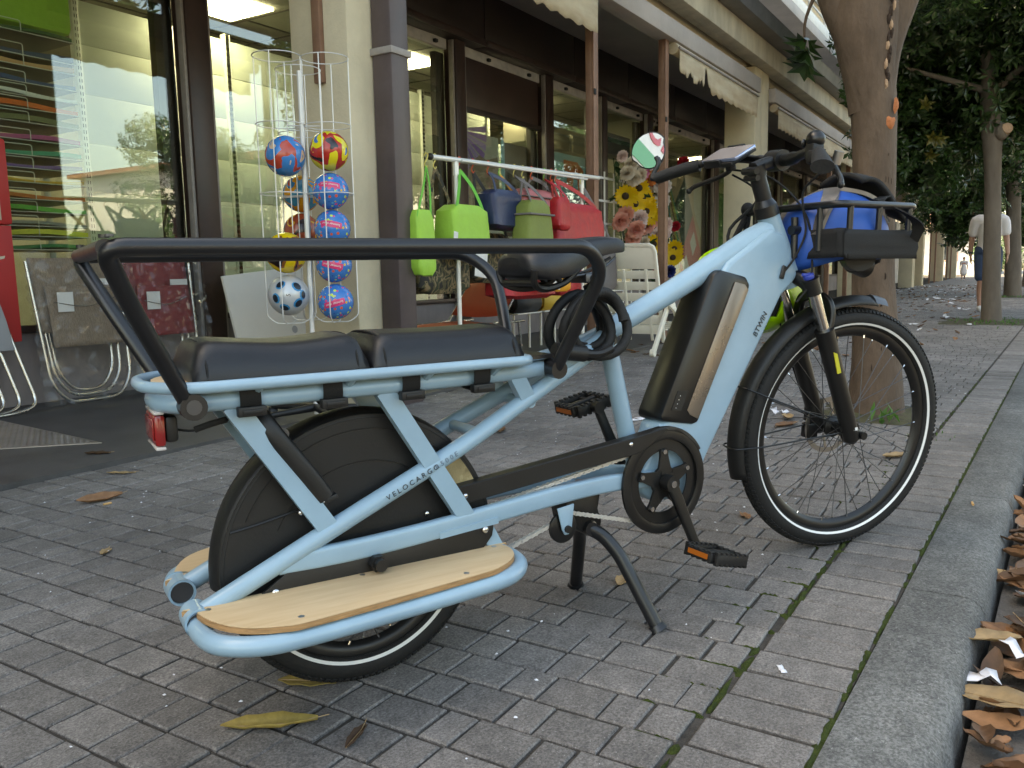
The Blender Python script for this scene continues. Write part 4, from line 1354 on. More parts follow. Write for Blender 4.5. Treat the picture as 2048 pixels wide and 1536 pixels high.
# --- front rack with its dark cloth wrap
bk = MB()
bz = .925
ring = fillet([(1.185, .10, bz), (1.185, .150, bz), (1.48, .150, bz), (1.48, -.150, bz), (1.185, -.150, bz), (1.185, .10, bz)], .03, 5)
bk.tube(ring, .0092, 12, closed=False)
for x, y in ((1.22, -.15), (1.33, -.15), (1.45, -.15), (1.22, .15), (1.45, .15), (1.48, 0), (1.185, .09), (1.185, -.09)):
    bk.tube([(x, y, bz), (x, y * .98, .815)], .0078, 10)
low = fillet([(1.19, 0, .815), (1.19, -.147, .815), (1.475, -.147, .815), (1.475, .147, .815), (1.19, .147, .815), (1.19, 0, .815)], .025, 4)
bk.tube(low, .007, 10)
for q in (-.09, 0, .09): bk.tube([(1.19, q, .812), (1.475, q, .812)], .006, 8)
bk.tube([(1.165, .03, .90), (1.165, .03, .80), (1.19, .03, .812)], .009, 10); bk.tube([(1.165, -.03, .90), (1.165, -.03, .80), (1.19, -.03, .812)], .009, 10)
bk.tube([(1.150, -.032, .868), (1.190, -.032, .868)], .012, 10); bk.tube([(1.150, .032, .868), (1.190, .032, .868)], .012, 10)
rack = bp(bk, 'front_rack', 'rail_black', ang=45)
random.seed(3)
wr = MB(); path = catmull(fillet([(1.183, 0, 0), (1.183, -.157, 0), (1.488, -.158, 0), (1.488, .157, 0), (1.183, .157, 0), (1.183, .01, 0)], .03, 4), 2)
k_ = 6; vs = []
for i, p in enumerate(path):
    for j in range(k_):
        z = .796 + .070 * j / (k_ - 1) + .003 * math.sin(i * .35)
        d = .0015 * math.sin(i * .9 + j * 1.3) + .0018 * math.sin(j * 2.2 + i * .2)
        c_ = V(1.335, 0, 0); o_ = (p - c_).normalized()
        vs.append(V(p.x, p.y, z) + o_ * d)
wr.add(vs, [(i * k_ + j, (i + 1) * k_ + j, (i + 1) * k_ + j + 1, i * k_ + j + 1) for i in range(len(path) - 1) for j in range(k_ - 1)])
wo = bp(wr, 'cloth_wrap', 'strap_web', rack, ang=70)
wo.modifiers.new('s', 'SOLIDIFY').thickness = .003
bp(MB().box((1.20, -.14, .803), (1.47, .14, .811)), 'rack_floor', 'maple', rack, bevel=.002)
m = MB().tube(catmull([(1.478, -.05, .806), (1.50, -.03, .790), (1.50, .0, .775)], 4), .006, 8); m.tube([(1.33, -.10, .803), (1.36, -.06, .803)], .04, 18)
m.tube([(1.44, 0, .782), (1.485, 0, .776)], [.026, .032], 18); m.ball((1.44, 0, .782), (.03, .026, .026), 14, 8); m.tube([(1.38, 0, .80), (1.45, 0, .785)], .008, 8)
bp(m, 'headlight', 'plastic_black', rack, ang=40)
m = MB().tube([(1.20, .155, .93), (1.12, .165, .80)], .008, 8); m.tube([(1.20, .155, .93), (1.185, .158, .83)], .008, 8); m.ball((1.195, .155, .932), (.02, .016, .02), 12, 8)
bp(m, 'side_strap', 'strap_web', rack)
bp(MB().box((1.205, .12, .868), (1.222, .135, .888)), 'marker_lamp', 'red_lens', rack, bevel=.003)

# ================================================================ things carried by the bicycle
def W(p): return bike_m @ Vector(p)
bike_m = Matrix.Translation(BL) @ Matrix.Rotation(BR, 4, 'Z')

# phone in its holder on the handlebar
pt = STEER @ V(1.058, .120, 1.058)
ph = thing('phone', 'smartphone lying in a holder on the handlebar', 'phone', W(pt), BR + rad(-12))
Rp = RY(-30) @ RX(4)
ph_b = MB().plate(rrect(.074, .150, .010), -.004, .004).xf(Rp)
ph_b.build('phone_body', 'phone_edge', ph, bevel=.0015)
MB().plate(rrect(.068, .143, .008), .0042, .0047).xf(Rp).build('screen', 'screen', ph)
hd = MB().box((-.042, -.06, -.016), (.042, .06, -.0045)).box((-.046, -.02, -.012), (-.0375, .05, .006)).box((.0375, -.02, -.012), (.046, .05, .006)).xf(Rp)
hd.tube([(0, 0, -.010), (.012, 0, -.040)], .014, 10)
hd.build('holder', 'plastic_black', ph, bevel=.003)

def helmet(t, shell_m, seed, vents=True):
    """bicycle helmet about the origin: X forward, rim at z = 0, crown up"""
    n, k_ = 30, 14
    def pt_(th, ph_, s=1.0):
        x, y, z = math.sin(th) * math.cos(ph_), math.sin(th) * math.sin(ph_), math.cos(th)
        return V(x * .142 * s, y * .108 * s, z * .142 * s - .02)
    sh = MB(); vs = []; fs = []
    for i in range(k_ + 1):
        th = .0001 + (math.pi * .60) * i / k_
        for j in range(n):
            a = 2 * math.pi * j / n
            th2 = th * (1 + .055 * math.cos(2 * a) * (i / k_))
            vs.append(pt_(th2, a))
    keep = []
    for i in range(k_):
        for j in range(n):
            q = (j + 1) % n
            a = (j + .5) * 360 / n
            slot = vents and 3 <= i <= 8 and (int(a) // 24) % 3 == 1
            (keep if not slot else []).append((i * n + j, (i + 1) * n + j, (i + 1) * n + q, i * n + q))
    sh.add(vs, keep)
    so_ = sh.build('shell', shell_m, t, ang=60); so_.modifiers.new('s', 'SOLIDIFY').thickness = .006
    inn = MB(); vs = []
    for i in range(k_ + 1):
        th = .0001 + (math.pi * .60) * i / k_
        for j in range(n): vs.append(pt_(th, 2 * math.pi * j / n, .93))
    inn.add(vs, [(i * n + j, (i + 1) * n + j, (i + 1) * n + (j + 1) % n, i * n + (j + 1) % n) for i in range(k_) for j in range(n)])
    io_ = inn.build('liner', 'helmet_foam', t, ang=60); io_.modifiers.new('s', 'SOLIDIFY').thickness = .014
    return pt_
bh = thing('blue_helmet', 'glossy blue bicycle helmet lying in the front rack', 'helmet', W((1.318, -.022, .855)), BR + rad(-8))
bh.scale = (1.10, 1.10, .98)
hpt = helmet(bh, 'blue_helmet', 1, vents=False)
for ch in bh.children: ch.rotation_euler = (0, rad(-6), 0)
m = MB()
for sg in (-1, 1):
    m.sweep(catmull([hpt(.15, sg * 1.2, 1.012), hpt(.55, sg * .75, 1.014), hpt(.95, sg * .55, 1.014), hpt(1.3, sg * .6, 1.012)], 5), [(-.021, -.006), (.021, -.006), (.021, .004), (-.021, .004)], (0, 0, 1))
    m.sweep(catmull([hpt(.15, sg * 1.9, 1.012), hpt(.6, sg * 2.2, 1.014), hpt(1.0, sg * 2.4, 1.014), hpt(1.35, sg * 2.5, 1.012)], 5), [(-.018, -.006), (.018, -.006), (.018, .004), (-.018, .004)], (0, 0, 1))
o = m.build('vent_insert', 'helmet_chrome', bh, ang=50); o.rotation_euler = (0, rad(-6), 0)
m = MB().sweep(catmull([V(.10, -.06, .10), V(.06, -.085, .085), V(.10, -.12, .05), V(.135, -.125, .02), V(.15, -.10, -.02)], 5), [(-.012, -.0015), (.012, -.0015), (.012, .0015), (-.012, .0015)], (0, 0, 1))
m.build('chin_strap', 'strap_web', bh)
bagd = thing('pouch', 'limp black pouch lying over the blue helmet in the rack', 'pouch', W((1.44, -.03, .94)), BR)
random.seed(5); m = MB(); vs = []; n, k_ = 12, 8
for i in range(n + 1):
    for j in range(k_ + 1):
        u, v_ = i / n, j / k_
        vs.append(V(-.13 + .19 * u, -.085 + .13 * v_, .050 - .085 * u * u + .012 * math.sin(u * 5 + v_ * 3) + .012 * math.sin(v_ * math.pi)))
m.add(vs, [(i * (k_ + 1) + j, (i + 1) * (k_ + 1) + j, (i + 1) * (k_ + 1) + j + 1, i * (k_ + 1) + j + 1) for i in range(n) for j in range(k_)])
po = m.build('pouch_cloth', 'strap_web', bagd, ang=80); po.modifiers.new('s', 'SOLIDIFY').thickness = .012
gh = thing('lime_helmet', 'lime green bicycle helmet hanging beside the head tube', 'helmet', W((1.225, .165, .725)), BR + rad(6))
gh.scale = (1.22, 1.1, 1.1)
helmet(gh, 'lime_helmet', 2)
for ch in gh.children: ch.rotation_euler = (rad(150), rad(8), 0)
m = MB().tube(catmull([(-.10, -.02, .08), (-.09, -.01, .14), (-.05, -.05, .20), (-.04, -.06, .25)], 4), .004, 7)
m.tube(catmull([(.06, -.02, .08), (.02, -.03, .15), (-.03, -.05, .22), (-.04, -.06, .25)], 4), .004, 7)
m.build('chin_strap', 'strap_web', gh)

# coiled cable lock hanging at the seat post
ck = thing('cable_lock', 'black coiled cable lock hung at the seat post', 'bicycle lock', W((.520, -.035, .665)), BR)
m = MB(); pts = []
for i in range(0, 5 * 24 + 1):
    a = 2 * math.pi * i / 24; t = i / (5 * 24)
    R = .062 + .007 * math.sin(t * 9)
    y = -.045 + .085 * t + .008 * math.sin(a * 2)
    pts.append(V((R + .008 * math.sin(t * 7)) * math.cos(a) + .010 * math.sin(t * 12), y, R * math.sin(a) * .98 + .006 * math.cos(t * 10)))
m.tube(pts, .0108, 10)
m.build('cable', 'rubber', ck)
m = MB().tube([(-.105, -.03, -.048), (-.035, -.035, -.058)], .0175, 16); m.tube([(-.108, -.03, -.0475), (-.104, -.03, -.048)], .014, 14)
m.tube(catmull([(-.035, -.035, -.058), (.0, -.04, -.06), (.03, -.045, -.05)], 4), .009, 9)
m.build('lock_head', 'plastic_black', ck)

# ================================================================ goods in front of the shop
mat('wire_white', (.72, .71, .68), .4, metal=.2)
mat('alu', (.62, .60, .56), .25, metal=.9, var=.1)
mat('alu_white', (.78, .77, .73), .35, metal=.3)
glass_mat('plastic_film', (.96, .96, .95), 3.5, rough=.10, base=.03, haze=.045, hazecol=(.7, .7, .68))
mat('rattan', (.36, .27, .19), .8, col2=(.17, .12, .08), vscale=5, bump=.4, bscale=40, stretch=(60, 60, 2.5))
mat('red_cloth', (.23, .02, .022), .7, var=.12, vscale=20, bump=.1, bscale=400)
mat('grey_plastic', (.33, .34, .36), .45)
mat('paper_white', (.80, .79, .76), .7)
mat('board_white', (.74, .71, .65), .45, var=.05, vscale=2)
mat('red_panel', (.50, .035, .035), .45)
mat('cream_card', (.6, .54, .42), .6)
mat('tread_metal', (.42, .38, .35), .38, metal=.8, var=.2, vscale=8)
mat('orange_sling', (.55, .085, .035), .6, var=.06, bump=.1, bscale=300, transl=.15)
mat('white_plastic', (.80, .75, .62), .42, var=.03)
mat('lime_cloth', (.33, .60, .07), .6, var=.08, bump=.4, bscale=26)
mat('lime_band', (.12, .50, .05), .6)
mat('navy_cloth', (.018, .03, .085), .42, var=.15, bump=.25, bscale=40)
mat('olive_cloth', (.20, .24, .05), .65, var=.1, bump=.2, bscale=60)
mat('pink_cloth', (.60, .19, .20), .6, var=.08, bump=.12, bscale=60)
mat('grey_cloth', (.17, .15, .145), .75, var=.1, bump=.2, bscale=60)
mat('red_bag', (.46, .012, .02), .5, var=.15, vscale=12, bump=.6, bscale=22)
mat('amber_cloth', (.78, .32, .015), .55, var=.06)
mat('black_cloth', (.02, .02, .021), .75, bump=.15, bscale=300)
mat('hook_yellow', (.72, .62, .18), .4); mat('hook_orange', (.72, .10, .03), .4); mat('hook_green', (.25, .6, .08), .4)
mat('mat_yellow', (.72, .45, .06), .6); mat('mat_black', (.03, .03, .032), .6)

def camo_mat():
    m = mat('camo', (.12, .10, .06), .75); n = m.node_tree.nodes; l = m.node_tree.links
    tc = n.new('ShaderNodeTexCoord'); nz = n.new('ShaderNodeTexNoise'); nz.inputs['Scale'].default_value = 14; nz.inputs['Detail'].default_value = 1.5; nz.inputs['Distortion'].default_value = 1.2
    rp = n.new('ShaderNodeValToRGB'); rp.color_ramp.interpolation = 'CONSTANT'
    for i, (p, c) in enumerate([(0, (.02, .018, .014)), (.42, (.09, .075, .035)), (.52, (.24, .17, .09)), (.6, (.035, .04, .018))]):
        e = rp.color_ramp.elements[i] if i < 2 else rp.color_ramp.elements.new(p)
        e.position = p; e.color = (*c, 1)
    l.new(tc.outputs['Object'], nz.inputs['Vector']); l.new(nz.outputs['Fac'], rp.inputs[0]); l.new(rp.outputs[0], n['Principled BSDF'].inputs['Base Color'])
camo_mat()

def ball_mat(name, base, dots, scale=26, thr=.30, rough=.25, big=None, bigthr=.6):
    """base colour with blobs of random colour"""
    m = mat(name, base, rough, coat=.4); n = m.node_tree.nodes; l = m.node_tree.links
    tc = n.new('ShaderNodeTexCoord'); col = None
    b = n['Principled BSDF']
    prev = (*base, 1)
    out = None
    if big:
        nz = n.new('ShaderNodeTexNoise'); nz.inputs['Scale'].default_value = 9; nz.inputs['Detail'].default_value = 1; nz.inputs['Distortion'].default_value = .8
        l.new(tc.outputs['Object'], nz.inputs['Vector'])
        rp = n.new('ShaderNodeValToRGB'); rp.color_ramp.interpolation = 'CONSTANT'
        for i, (p, c) in enumerate(big):
            e = rp.color_ramp.elements[i] if i < 2 else rp.color_ramp.elements.new(p)
            e.position = p; e.color = (*c, 1)
        l.new(nz.outputs['Fac'], rp.inputs[0]); out = rp.outputs[0]
    if dots:
        vo = n.new('ShaderNodeTexVoronoi'); vo.inputs['Scale'].default_value = scale
        l.new(tc.outputs['Object'], vo.inputs['Vector'])
        cr = n.new('ShaderNodeSeparateColor'); l.new(vo.outputs['Color'], cr.inputs[0])
        rp = n.new('ShaderNodeValToRGB'); rp.color_ramp.interpolation = 'CONSTANT'
        for i, c in enumerate(dots):
            p = i / len(dots)
            e = rp.color_ramp.elements[i] if i < 2 else rp.color_ramp.elements.new(p)
            e.position = p; e.color = (*c, 1)
        l.new(cr.outputs[0], rp.inputs[0])
        lt = n.new('ShaderNodeMath'); lt.operation = 'LESS_THAN'; lt.inputs[1].default_value = thr
        l.new(vo.outputs['Distance'], lt.inputs[0])
        mx = n.new('ShaderNodeMix'); mx.data_type = 'RGBA'
        l.new(lt.outputs[0], mx.inputs[0])
        if out: l.new(out, mx.inputs[6])
        else: mx.inputs[6].default_value = (*base, 1)
        l.new(rp.outputs[0], mx.inputs[7]); out = mx.outputs[2]
    l.new(out, b.inputs['Base Color'])
CONF = [(.75, .12, .06), (.75, .5, .06), (.02, .13, .45), (.55, .75, .1), (.7, .08, .25), (.08, .4, .65)]
ball_mat('ball_confetti', (.035, .20, .55), CONF, 46, .36)
ball_mat('ball_yellow_red', (.8, .62, .02), None, big=[(0, (.03, .02, .02)), (.36, (.5, .03, .02)), (.47, (.8, .66, .03)), (.62, (.05, .2, .5))])
ball_mat('ball_blue_red', (.02, .2, .5), None, big=[(0, (.5, .06, .03)), (.42, (.03, .22, .55)), (.58, (.7, .5, .35)), (.66, (.05, .3, .5))])
ball_mat('ball_sky_orange', (.02, .2, .5), None, big=[(0, (.04, .25, .4)), (.44, (.7, .3, .02)), (.54, (.03, .22, .45)), (.64, (.6, .08, .03))])
ball_mat('ball_brick', (.35, .07, .03), None, big=[(0, (.03, .015, .015)), (.40, (.38, .07, .03)), (.56, (.75, .4, .03)), (.62, (.25, .04, .02))])
ball_mat('ball_yellow_black', (.8, .5, .01), None, big=[(0, (.02, .01, .01)), (.40, (.3, .1, .02)), (.45, (.82, .56, .015))])
mat('ball_silver', (.55, .56, .57), .3, metal=.25, coat=.4)
mat('ball_black', (.012, .016, .025), .3, coat=.4); mat('ball_blue', (.02, .25, .5), .3)
mat('hot_pink', (.75, .04, .16), .35, coat=.3)

# --- wire ball rack
bx, by = 3.19, 3.19
br = thing('ball_rack', 'tall white wire rack holding toy balls beside the pillar', 'display rack', (bx, by, 0.012))
def part2(mb, name, m, parent, **k): return part(mb, name, m, parent, **k)
part(MB().tube([(bx, by, .05), (bx, by, 1.80)], .013, 12), 'pole', 'wire_white', br)
cages = [(3.265, 3.085), (3.095, 3.245), (3.36, 3.37)]
for ci, (cx, cy) in enumerate(cages):
    R = .118
    m = MB()
    for z in (1.86, 1.53, 1.19, .87):
        m.tube([V(cx + R * math.cos(a * math.pi / 14), cy + R * math.sin(a * math.pi / 14), z) for a in range(28)], .0026, 6, closed=True)
    for q in range(4):
        a = q * math.pi / 2 + .5
        m.tube(fillet([(cx + R * math.cos(a), cy + R * math.sin(a), 1.86), (cx + R * math.cos(a), cy + R * math.sin(a), .57), (cx + R * .6 * math.cos(a), cy + R * .6 * math.sin(a), .535), (cx, cy, .535)], .02, 3), .0028, 6)
    d = V(bx - cx, by - cy, 0)
    for z in (1.53, .87): m.tube([(cx + d.x * .3, cy + d.y * .3, z), (bx, by, z)], .0028, 6)
    part(m, 'wire_cage', 'wire_white', br)
m = MB()
for q in range(5):
    a = q * 2 * math.pi / 5 + .4
    m.tube([(bx, by, .085), (bx + .30 * math.cos(a), by + .30 * math.sin(a), .075)], [.022, .014], 10)
part(m, 'star_base', 'plastic_black', br)
for q in range(5):
    a = q * 2 * math.pi / 5 + .4
    c_ = V(bx + .30 * math.cos(a), by + .30 * math.sin(a), .042)
    part(MB().tube([c_ + V(-.018, .01, 0), c_ + V(.018, -.01, 0)], .029, 16), 'caster', 'plastic_black', br, bevel=.004)

def ball(c_, r, m_, label, decal=None):
    t = thing('toy_ball', label, 'ball', (c_[0], c_[1], c_[2] - r), group='balls in the wire rack')
    b = MB().ball((0, 0, r), r, 28, 18).build('ball_skin', m_, t)
    b.rotation_euler = (0, 0, 0)
    vdir = (Vector((0, 0, .78)) - Vector(c_)).normalized()
    sx = V(0, 0, 1).cross(vdir).normalized(); sy = vdir.cross(sx)
    def on_ball(u, v_, h, rot=0):
        cu, su = math.cos(rot), math.sin(rot)
        u, v_ = u * cu - v_ * su, u * su + v_ * cu
        d = (vdir + sx * (u / r) + sy * (v_ / r)).normalized()
        return V(0, 0, r) + d * (r + h)
    if decal == 'mood':
        rot = random.uniform(-.25, .25); vo_ = random.uniform(-.02, .04)
        n = 14; m = MB(); vs = []
        for i in range(n + 1):
            for j in range(5): vs.append(on_ball(-.078 + .13 * i / n, vo_ - .017 + .034 * j / 4, .0006, rot))
        m.add(vs, [(i * 5 + j, (i + 1) * 5 + j, (i + 1) * 5 + j + 1, i * 5 + j + 1) for i in range(n) for j in range(4)])
        m.build('pink_band', 'hot_pink', t)
        MB().text('Summer mood', .018, lambda p: on_ball(-(p.x) * .95 - .012, vo_ - p.y, .0014 + p.z, rot), .0002).build('lettering', 'paper_white', t, flat=True)
    if decal == 'soccer':
        def pent(u0, v0, s, m_, h, n=5, a0=.3):
            m = MB(); vs = [on_ball(u0, v0, h)]
            for q in range(3):
                for i in range(n * 2): vs.append(on_ball(u0 + s * (q + 1) / 3 * math.cos(a0 + i * math.pi / n), v0 + s * (q + 1) / 3 * math.sin(a0 + i * math.pi / n), h))
            k = n * 2
            fs = [(0, 1 + i, 1 + (i + 1) % k) for i in range(k)]
            for q in range(2): fs += [(1 + q * k + i, 1 + (q + 1) * k + i, 1 + (q + 1) * k + (i + 1) % k, 1 + q * k + (i + 1) % k) for i in range(k)]
            m.add(vs, fs).build('leather_panel', m_, t)
        for u0, v0 in ((.055, .055), (-.05, .07), (-.085, -.02), (.06, -.055), (-.03, -.085), (.1, .0)):
            pent(u0, v0, .036, 'ball_blue', .0006); pent(u0 * 1.05, v0 * 1.05, .028, 'ball_black', .0012)
        MB().text('5', .03, lambda p: on_ball(p.x, p.y, .001 + p.z, 1.4), .0002).build('lettering', 'ball_black', t, flat=True)
    return t
random.seed(8)
ball((3.265, 3.085, 1.405), .100, 'ball_yellow_red', 'yellow ball with red and blue print, topmost of the pillar side column')
for z, lb in ((1.205, 'blue confetti ball with pink band, just under the yellow and red ball'), (1.018, 'blue confetti ball with pink band, third from the top of its column'), (.832, 'blue confetti ball with pink band, partly behind the black rail'), (.640, 'blue confetti ball with pink band, lowest in the wire rack')):
    ball((3.265, 3.085, z), .093, 'ball_confetti', lb, 'mood')
ball((3.095, 3.22, 1.375), .100, 'ball_blue_red', 'blue ball with red patches, topmost of the window side column')
ball((3.345, 3.374, 1.215), .098, 'ball_sky_orange', 'blue ball with orange bands, half behind the rack pole')
ball((3.345, 3.385, 1.015), .098, 'ball_brick', 'brick red ball with yellow flash, just above the black rail')
ball((3.095, 3.25, .895), .104, 'ball_yellow_black', 'yellow football with black patches, crossed by the black rail')
ball((3.095, 3.25, .680), .104, 'ball_silver', 'silver and black football, lowest at the window side', 'soccer')

# --- folding chairs in plastic wrap leaning on the low wall
def folding_chair(x0, x1, yf, cloth, label, name, ztop=.90, zmid=.40):
    t = thing(name, label, 'folding chair', ((x0 + x1) / 2, yf, .012))
    lean = .12
    yy = lambda z: yf + lean * z / .9
    for k, (ins, dz, dy) in enumerate(((0, 0, 0), (.045, .035, .035), (.08, .06, .06))):
        a, b = x0 + ins, x1 - ins
        pts = fillet([(a, yy(ztop - .02 - dz) + dy, ztop - .02 - dz), (a + .035, yy(.15) + dy, .15 + dz), (a + .13, yy(.02) + dy, .024 + dz), (b - .13, yy(.02) + dy, .024 + dz), (b - .035, yy(.15) + dy, .15 + dz), (b, yy(ztop - .02 - dz) + dy, ztop - .02 - dz)], .12, 6)
        part(MB().tube(pts, .0105, 10), 'tube_frame', 'alu', t)
    def cloth_panel(a, b, z0, z1, dy, nm):
        m = MB(); vs = []; n, k_ = 12, 12
        for i in range(n + 1):
            for j in range(k_ + 1):
                x = a + (b - a) * i / n; z = z0 + (z1 - z0) * j / k_
                vs.append(V(x, yy(z) + dy - .008 * math.sin(math.pi * i / n), z))
        m.add(vs, [(i * (k_ + 1) + j, (i + 1) * (k_ + 1) + j, (i + 1) * (k_ + 1) + j + 1, i * (k_ + 1) + j + 1) for i in range(n) for j in range(k_)])
        o = part(m, nm, cloth, t, ang=80); o.modifiers.new('s', 'SOLIDIFY').thickness = .012
    cloth_panel(x0 + .02, x1 - .02, zmid + .06, ztop, .012, 'backrest')
    cloth_panel(x0 + .075, x1 - .055, zmid - .03, ztop - .17, -.035, 'seat')
    m = MB().tube(catmull([(x0 + .10, yy(.6) - .055, ztop - .27), ((x0 + x1) / 2, yy(.6) - .07, ztop - .30), (x1 - .10, yy(.6) - .055, ztop - .25)], 6), .003, 6)
    part(m, 'cross_wire', 'alu', t)
    lb = MB().box((x0 + .12, yy(.62) - .062, ztop - .33), (x0 + .22, yy(.62) - .058, ztop - .21)); part(lb, 'paper_tag', 'paper_white', t)
    lb = MB().box((x1 - .20, yy(.7) - .03, ztop - .18), (x1 - .06, yy(.7) - .027, ztop - .13)); part(lb, 'paper_tag', 'paper_white', t)
    random.seed(int(x0 * 100)); m = MB(); vs = []; n, k_ = 22, 30
    for i in range(n + 1):
        for j in range(k_ + 1):
            u, v_ = i / n, j / k_
            x = x0 - .05 + (x1 - x0 + .12) * u; z = .03 + (ztop + .0) * v_
            vs.append(V(x + random.uniform(-.012, .012), yy(z) - .055 - .035 * math.sin(math.pi * u) + random.uniform(-.014, .014), z + random.uniform(-.012, .012)))
    m.add(vs, [(i * (k_ + 1) + j, (i + 1) * (k_ + 1) + j, (i + 1) * (k_ + 1) + j + 1, i * (k_ + 1) + j + 1) for i in range(n) for j in range(k_)])
    part(m, 'plastic_wrap', 'plastic_film', t, ang=25)
    return t
folding_chair(2.80, 3.40, 5.02, 'rattan', 'brown woven folding chair in clear plastic wrap against the low wall', 'folding_chair', .915, .40)
folding_chair(3.44, 3.98, 5.06, 'red_cloth', 'dark red folding chair in clear plastic wrap against the low wall', 'folding_chair', .90, .42)
gc = thing('folding_chair', 'folded chair with grey plastic arm at the left edge', 'folding chair', (2.5, 4.95, .012))
for k in range(3):
    x = 2.44 + k * .075
    part(MB().tube(fillet([(x - .04, 5.14 - .03 * k, .75), (x + .10, 5.0 - .03 * k, .05), (x - .05, 4.96 - .03 * k, .025), (x - .4, 4.96 - .03 * k, .025)], .1, 6), .011, 10), 'tube_frame', 'alu', gc)
part(MB().prism([(2.42, .74), (2.53, .74), (2.58, .55), (2.61, .38), (2.5, .38)], 4.98, 5.03), 'armrest', 'grey_plastic', gc, bevel=.008)
part(MB().box((2.05, 5.02, .2), (2.44, 5.05, .7)), 'seat', 'red_cloth', gc, bevel=.01)

# --- white table top leaning by the window frame
wb = thing('table_top', 'white table top leaning against the window frame behind the balls', 'table top', (4.62, 5.0, .012))
T = TR(4.66, 5.0, .42) @ RX(-9) @ RY(-5)
part(MB().box((-.46, -.012, -.41), (.46, .012, .41)).xf(T), 'board', 'board_white', wb, bevel=.004)
part(MB().tube([(.12, -.0125, -.08), (.12, -.0115, -.08)], .03, 20).xf(T), 'cable_hole', 'grey_plastic', wb)
m = MB()
for x, z in ((-.08, -.18), (.02, -.18), (.36, -.10)):
    m.tube([V(x + .022 * math.cos(a * .5), -.0127, z + .022 * math.sin(a * .5)) for a in range(11)], .0022, 5); m.tube([(x - .008, -.0127, z - .008), (x + .008, -.0127, z + .01)], .0022, 5)
part(m.xf(T), 'printed_mark', 'grey_trim', wb)

# --- red display board and coloured paper rack
rp_ = thing('red_board', 'red display board with a cream panel at the left edge', 'sign board', (2.45, 5.13, .012))
part(MB().box((2.05, 5.10, .42), (2.72, 5.14, 1.10)), 'lower_panel', 'red_panel', rp_, bevel=.006)
part(MB().box((2.05, 5.10, 1.104), (2.735, 5.16, 1.60)), 'upper_panel', 'red_panel', rp_, bevel=.02)
part(MB().box((2.05, 5.094, 1.13), (2.665, 5.0995, 1.57)), 'cream_panel', 'cream_card', rp_, bevel=.002)
part(MB().box((2.05, 5.11, .012), (2.10, 5.13, .42)), 'leg', 'grey_trim', rp_)
part(MB().prism([(2.58, .905), (2.62, .90), (2.66, .91), (2.665, .925), (2.62, .918), (2.585, .925)], 5.0965, 5.0995), 'arrow_mark', 'cream_card', rp_)

pr_ = thing('paper_rack', 'white wire rack of coloured paper behind the left window', 'paper rack', (3.15, 5.75, .01))
for x in (2.60, 3.42): part(MB().box((x, 5.95, .02), (x + .05, 5.99, 2.75)), 'rack_post', 'upright_white', pr_, bevel=.003)
cols = [('dark_green', (.03, .10, .03)), ('navy', (.02, .05, .12)), ('peach', (.62, .33, .16)), ('denim_blue', (.02, .06, .18)), ('white', (.72, .7, .66)), ('orange', (.75, .13, .02)), ('khaki', (.14, .15, .07)), ('magenta', (.42, .05, .22)), ('teal', (.02, .32, .2)), ('violet', (.16, .07, .28)), ('mustard', (.68, .38, .03)), ('rust_orange', (.68, .16, .03)), ('leaf_green', (.10, .45, .06)), ('ash_grey', (.3, .3, .28)), ('lemon', (.75, .68, .08)), ('bottle_green', (.02, .22, .08))]
zs = [2.34, 2.20, 2.135, 2.03, 1.95, 1.87, 1.785, 1.675, 1.58, 1.50, 1.41, 1.305, 1.225, 1.135, 1.07, .985]
random.seed(21)
for (nm, c_), z in zip(cols, zs):
    mt = mat('paper_' + nm, c_, .7, var=.1, vscale=30)
    m = MB(); vs = []; n = 10
    th = random.uniform(.018, .035)
    for i in range(n + 1):
        x = 2.58 + .86 * i / n
        sag = .010 * math.sin(i * .7 + z * 9)
        for y in (5.50, 5.92):
            vs += [V(x, y, z + sag), V(x, y, z + th + sag)]
    fs = []
    for i in range(n):
        o_ = i * 4; q = o_ + 4
        fs += [(o_, q, q + 1, o_ + 1), (o_ + 2, o_ + 3, q + 3, q + 2), (o_ + 1, q + 1, q + 3, o_ + 3), (o_, o_ + 2, q + 2, q)]
    fs += [(0, 1, 3, 2), (n * 4, n * 4 + 2, n * 4 + 3, n * 4 + 1)]
    so = m.add(vs, fs).build('paper_stack', mt, ang=50)
    tag(so, 'stack of %s paper sheets on a wire tray of the left rack' % nm.replace('_', ' '), 'paper stack', 'coloured paper stacks')
    w_ = MB().tube([(2.56, 5.487, z - .008), (3.46, 5.487, z - .008)], .003, 6)
    w_.tube(fillet([(2.86, 5.487, z - .008), (2.86, 5.487, z + .058), (3.10, 5.487, z + .058), (3.10, 5.487, z - .008)], .015, 3), .003, 6)
    part(w_, 'wire_tray', 'wire_white', pr_)
    part(MB().box((2.58, 5.49, z - .012), (3.44, 5.94, z - .009)), 'tray_sheet', 'brown_dark', pr_)
gb = thing('green_bag', 'bright green plastic bags on the top shelf behind the left window', 'bag', (3.3, 5.9, 2.45))
part(MB().box((2.95, 5.75, 2.45), (3.62, 6.1, 3.0)), 'bag_body', 'lime_cloth', gb, bevel=.05)

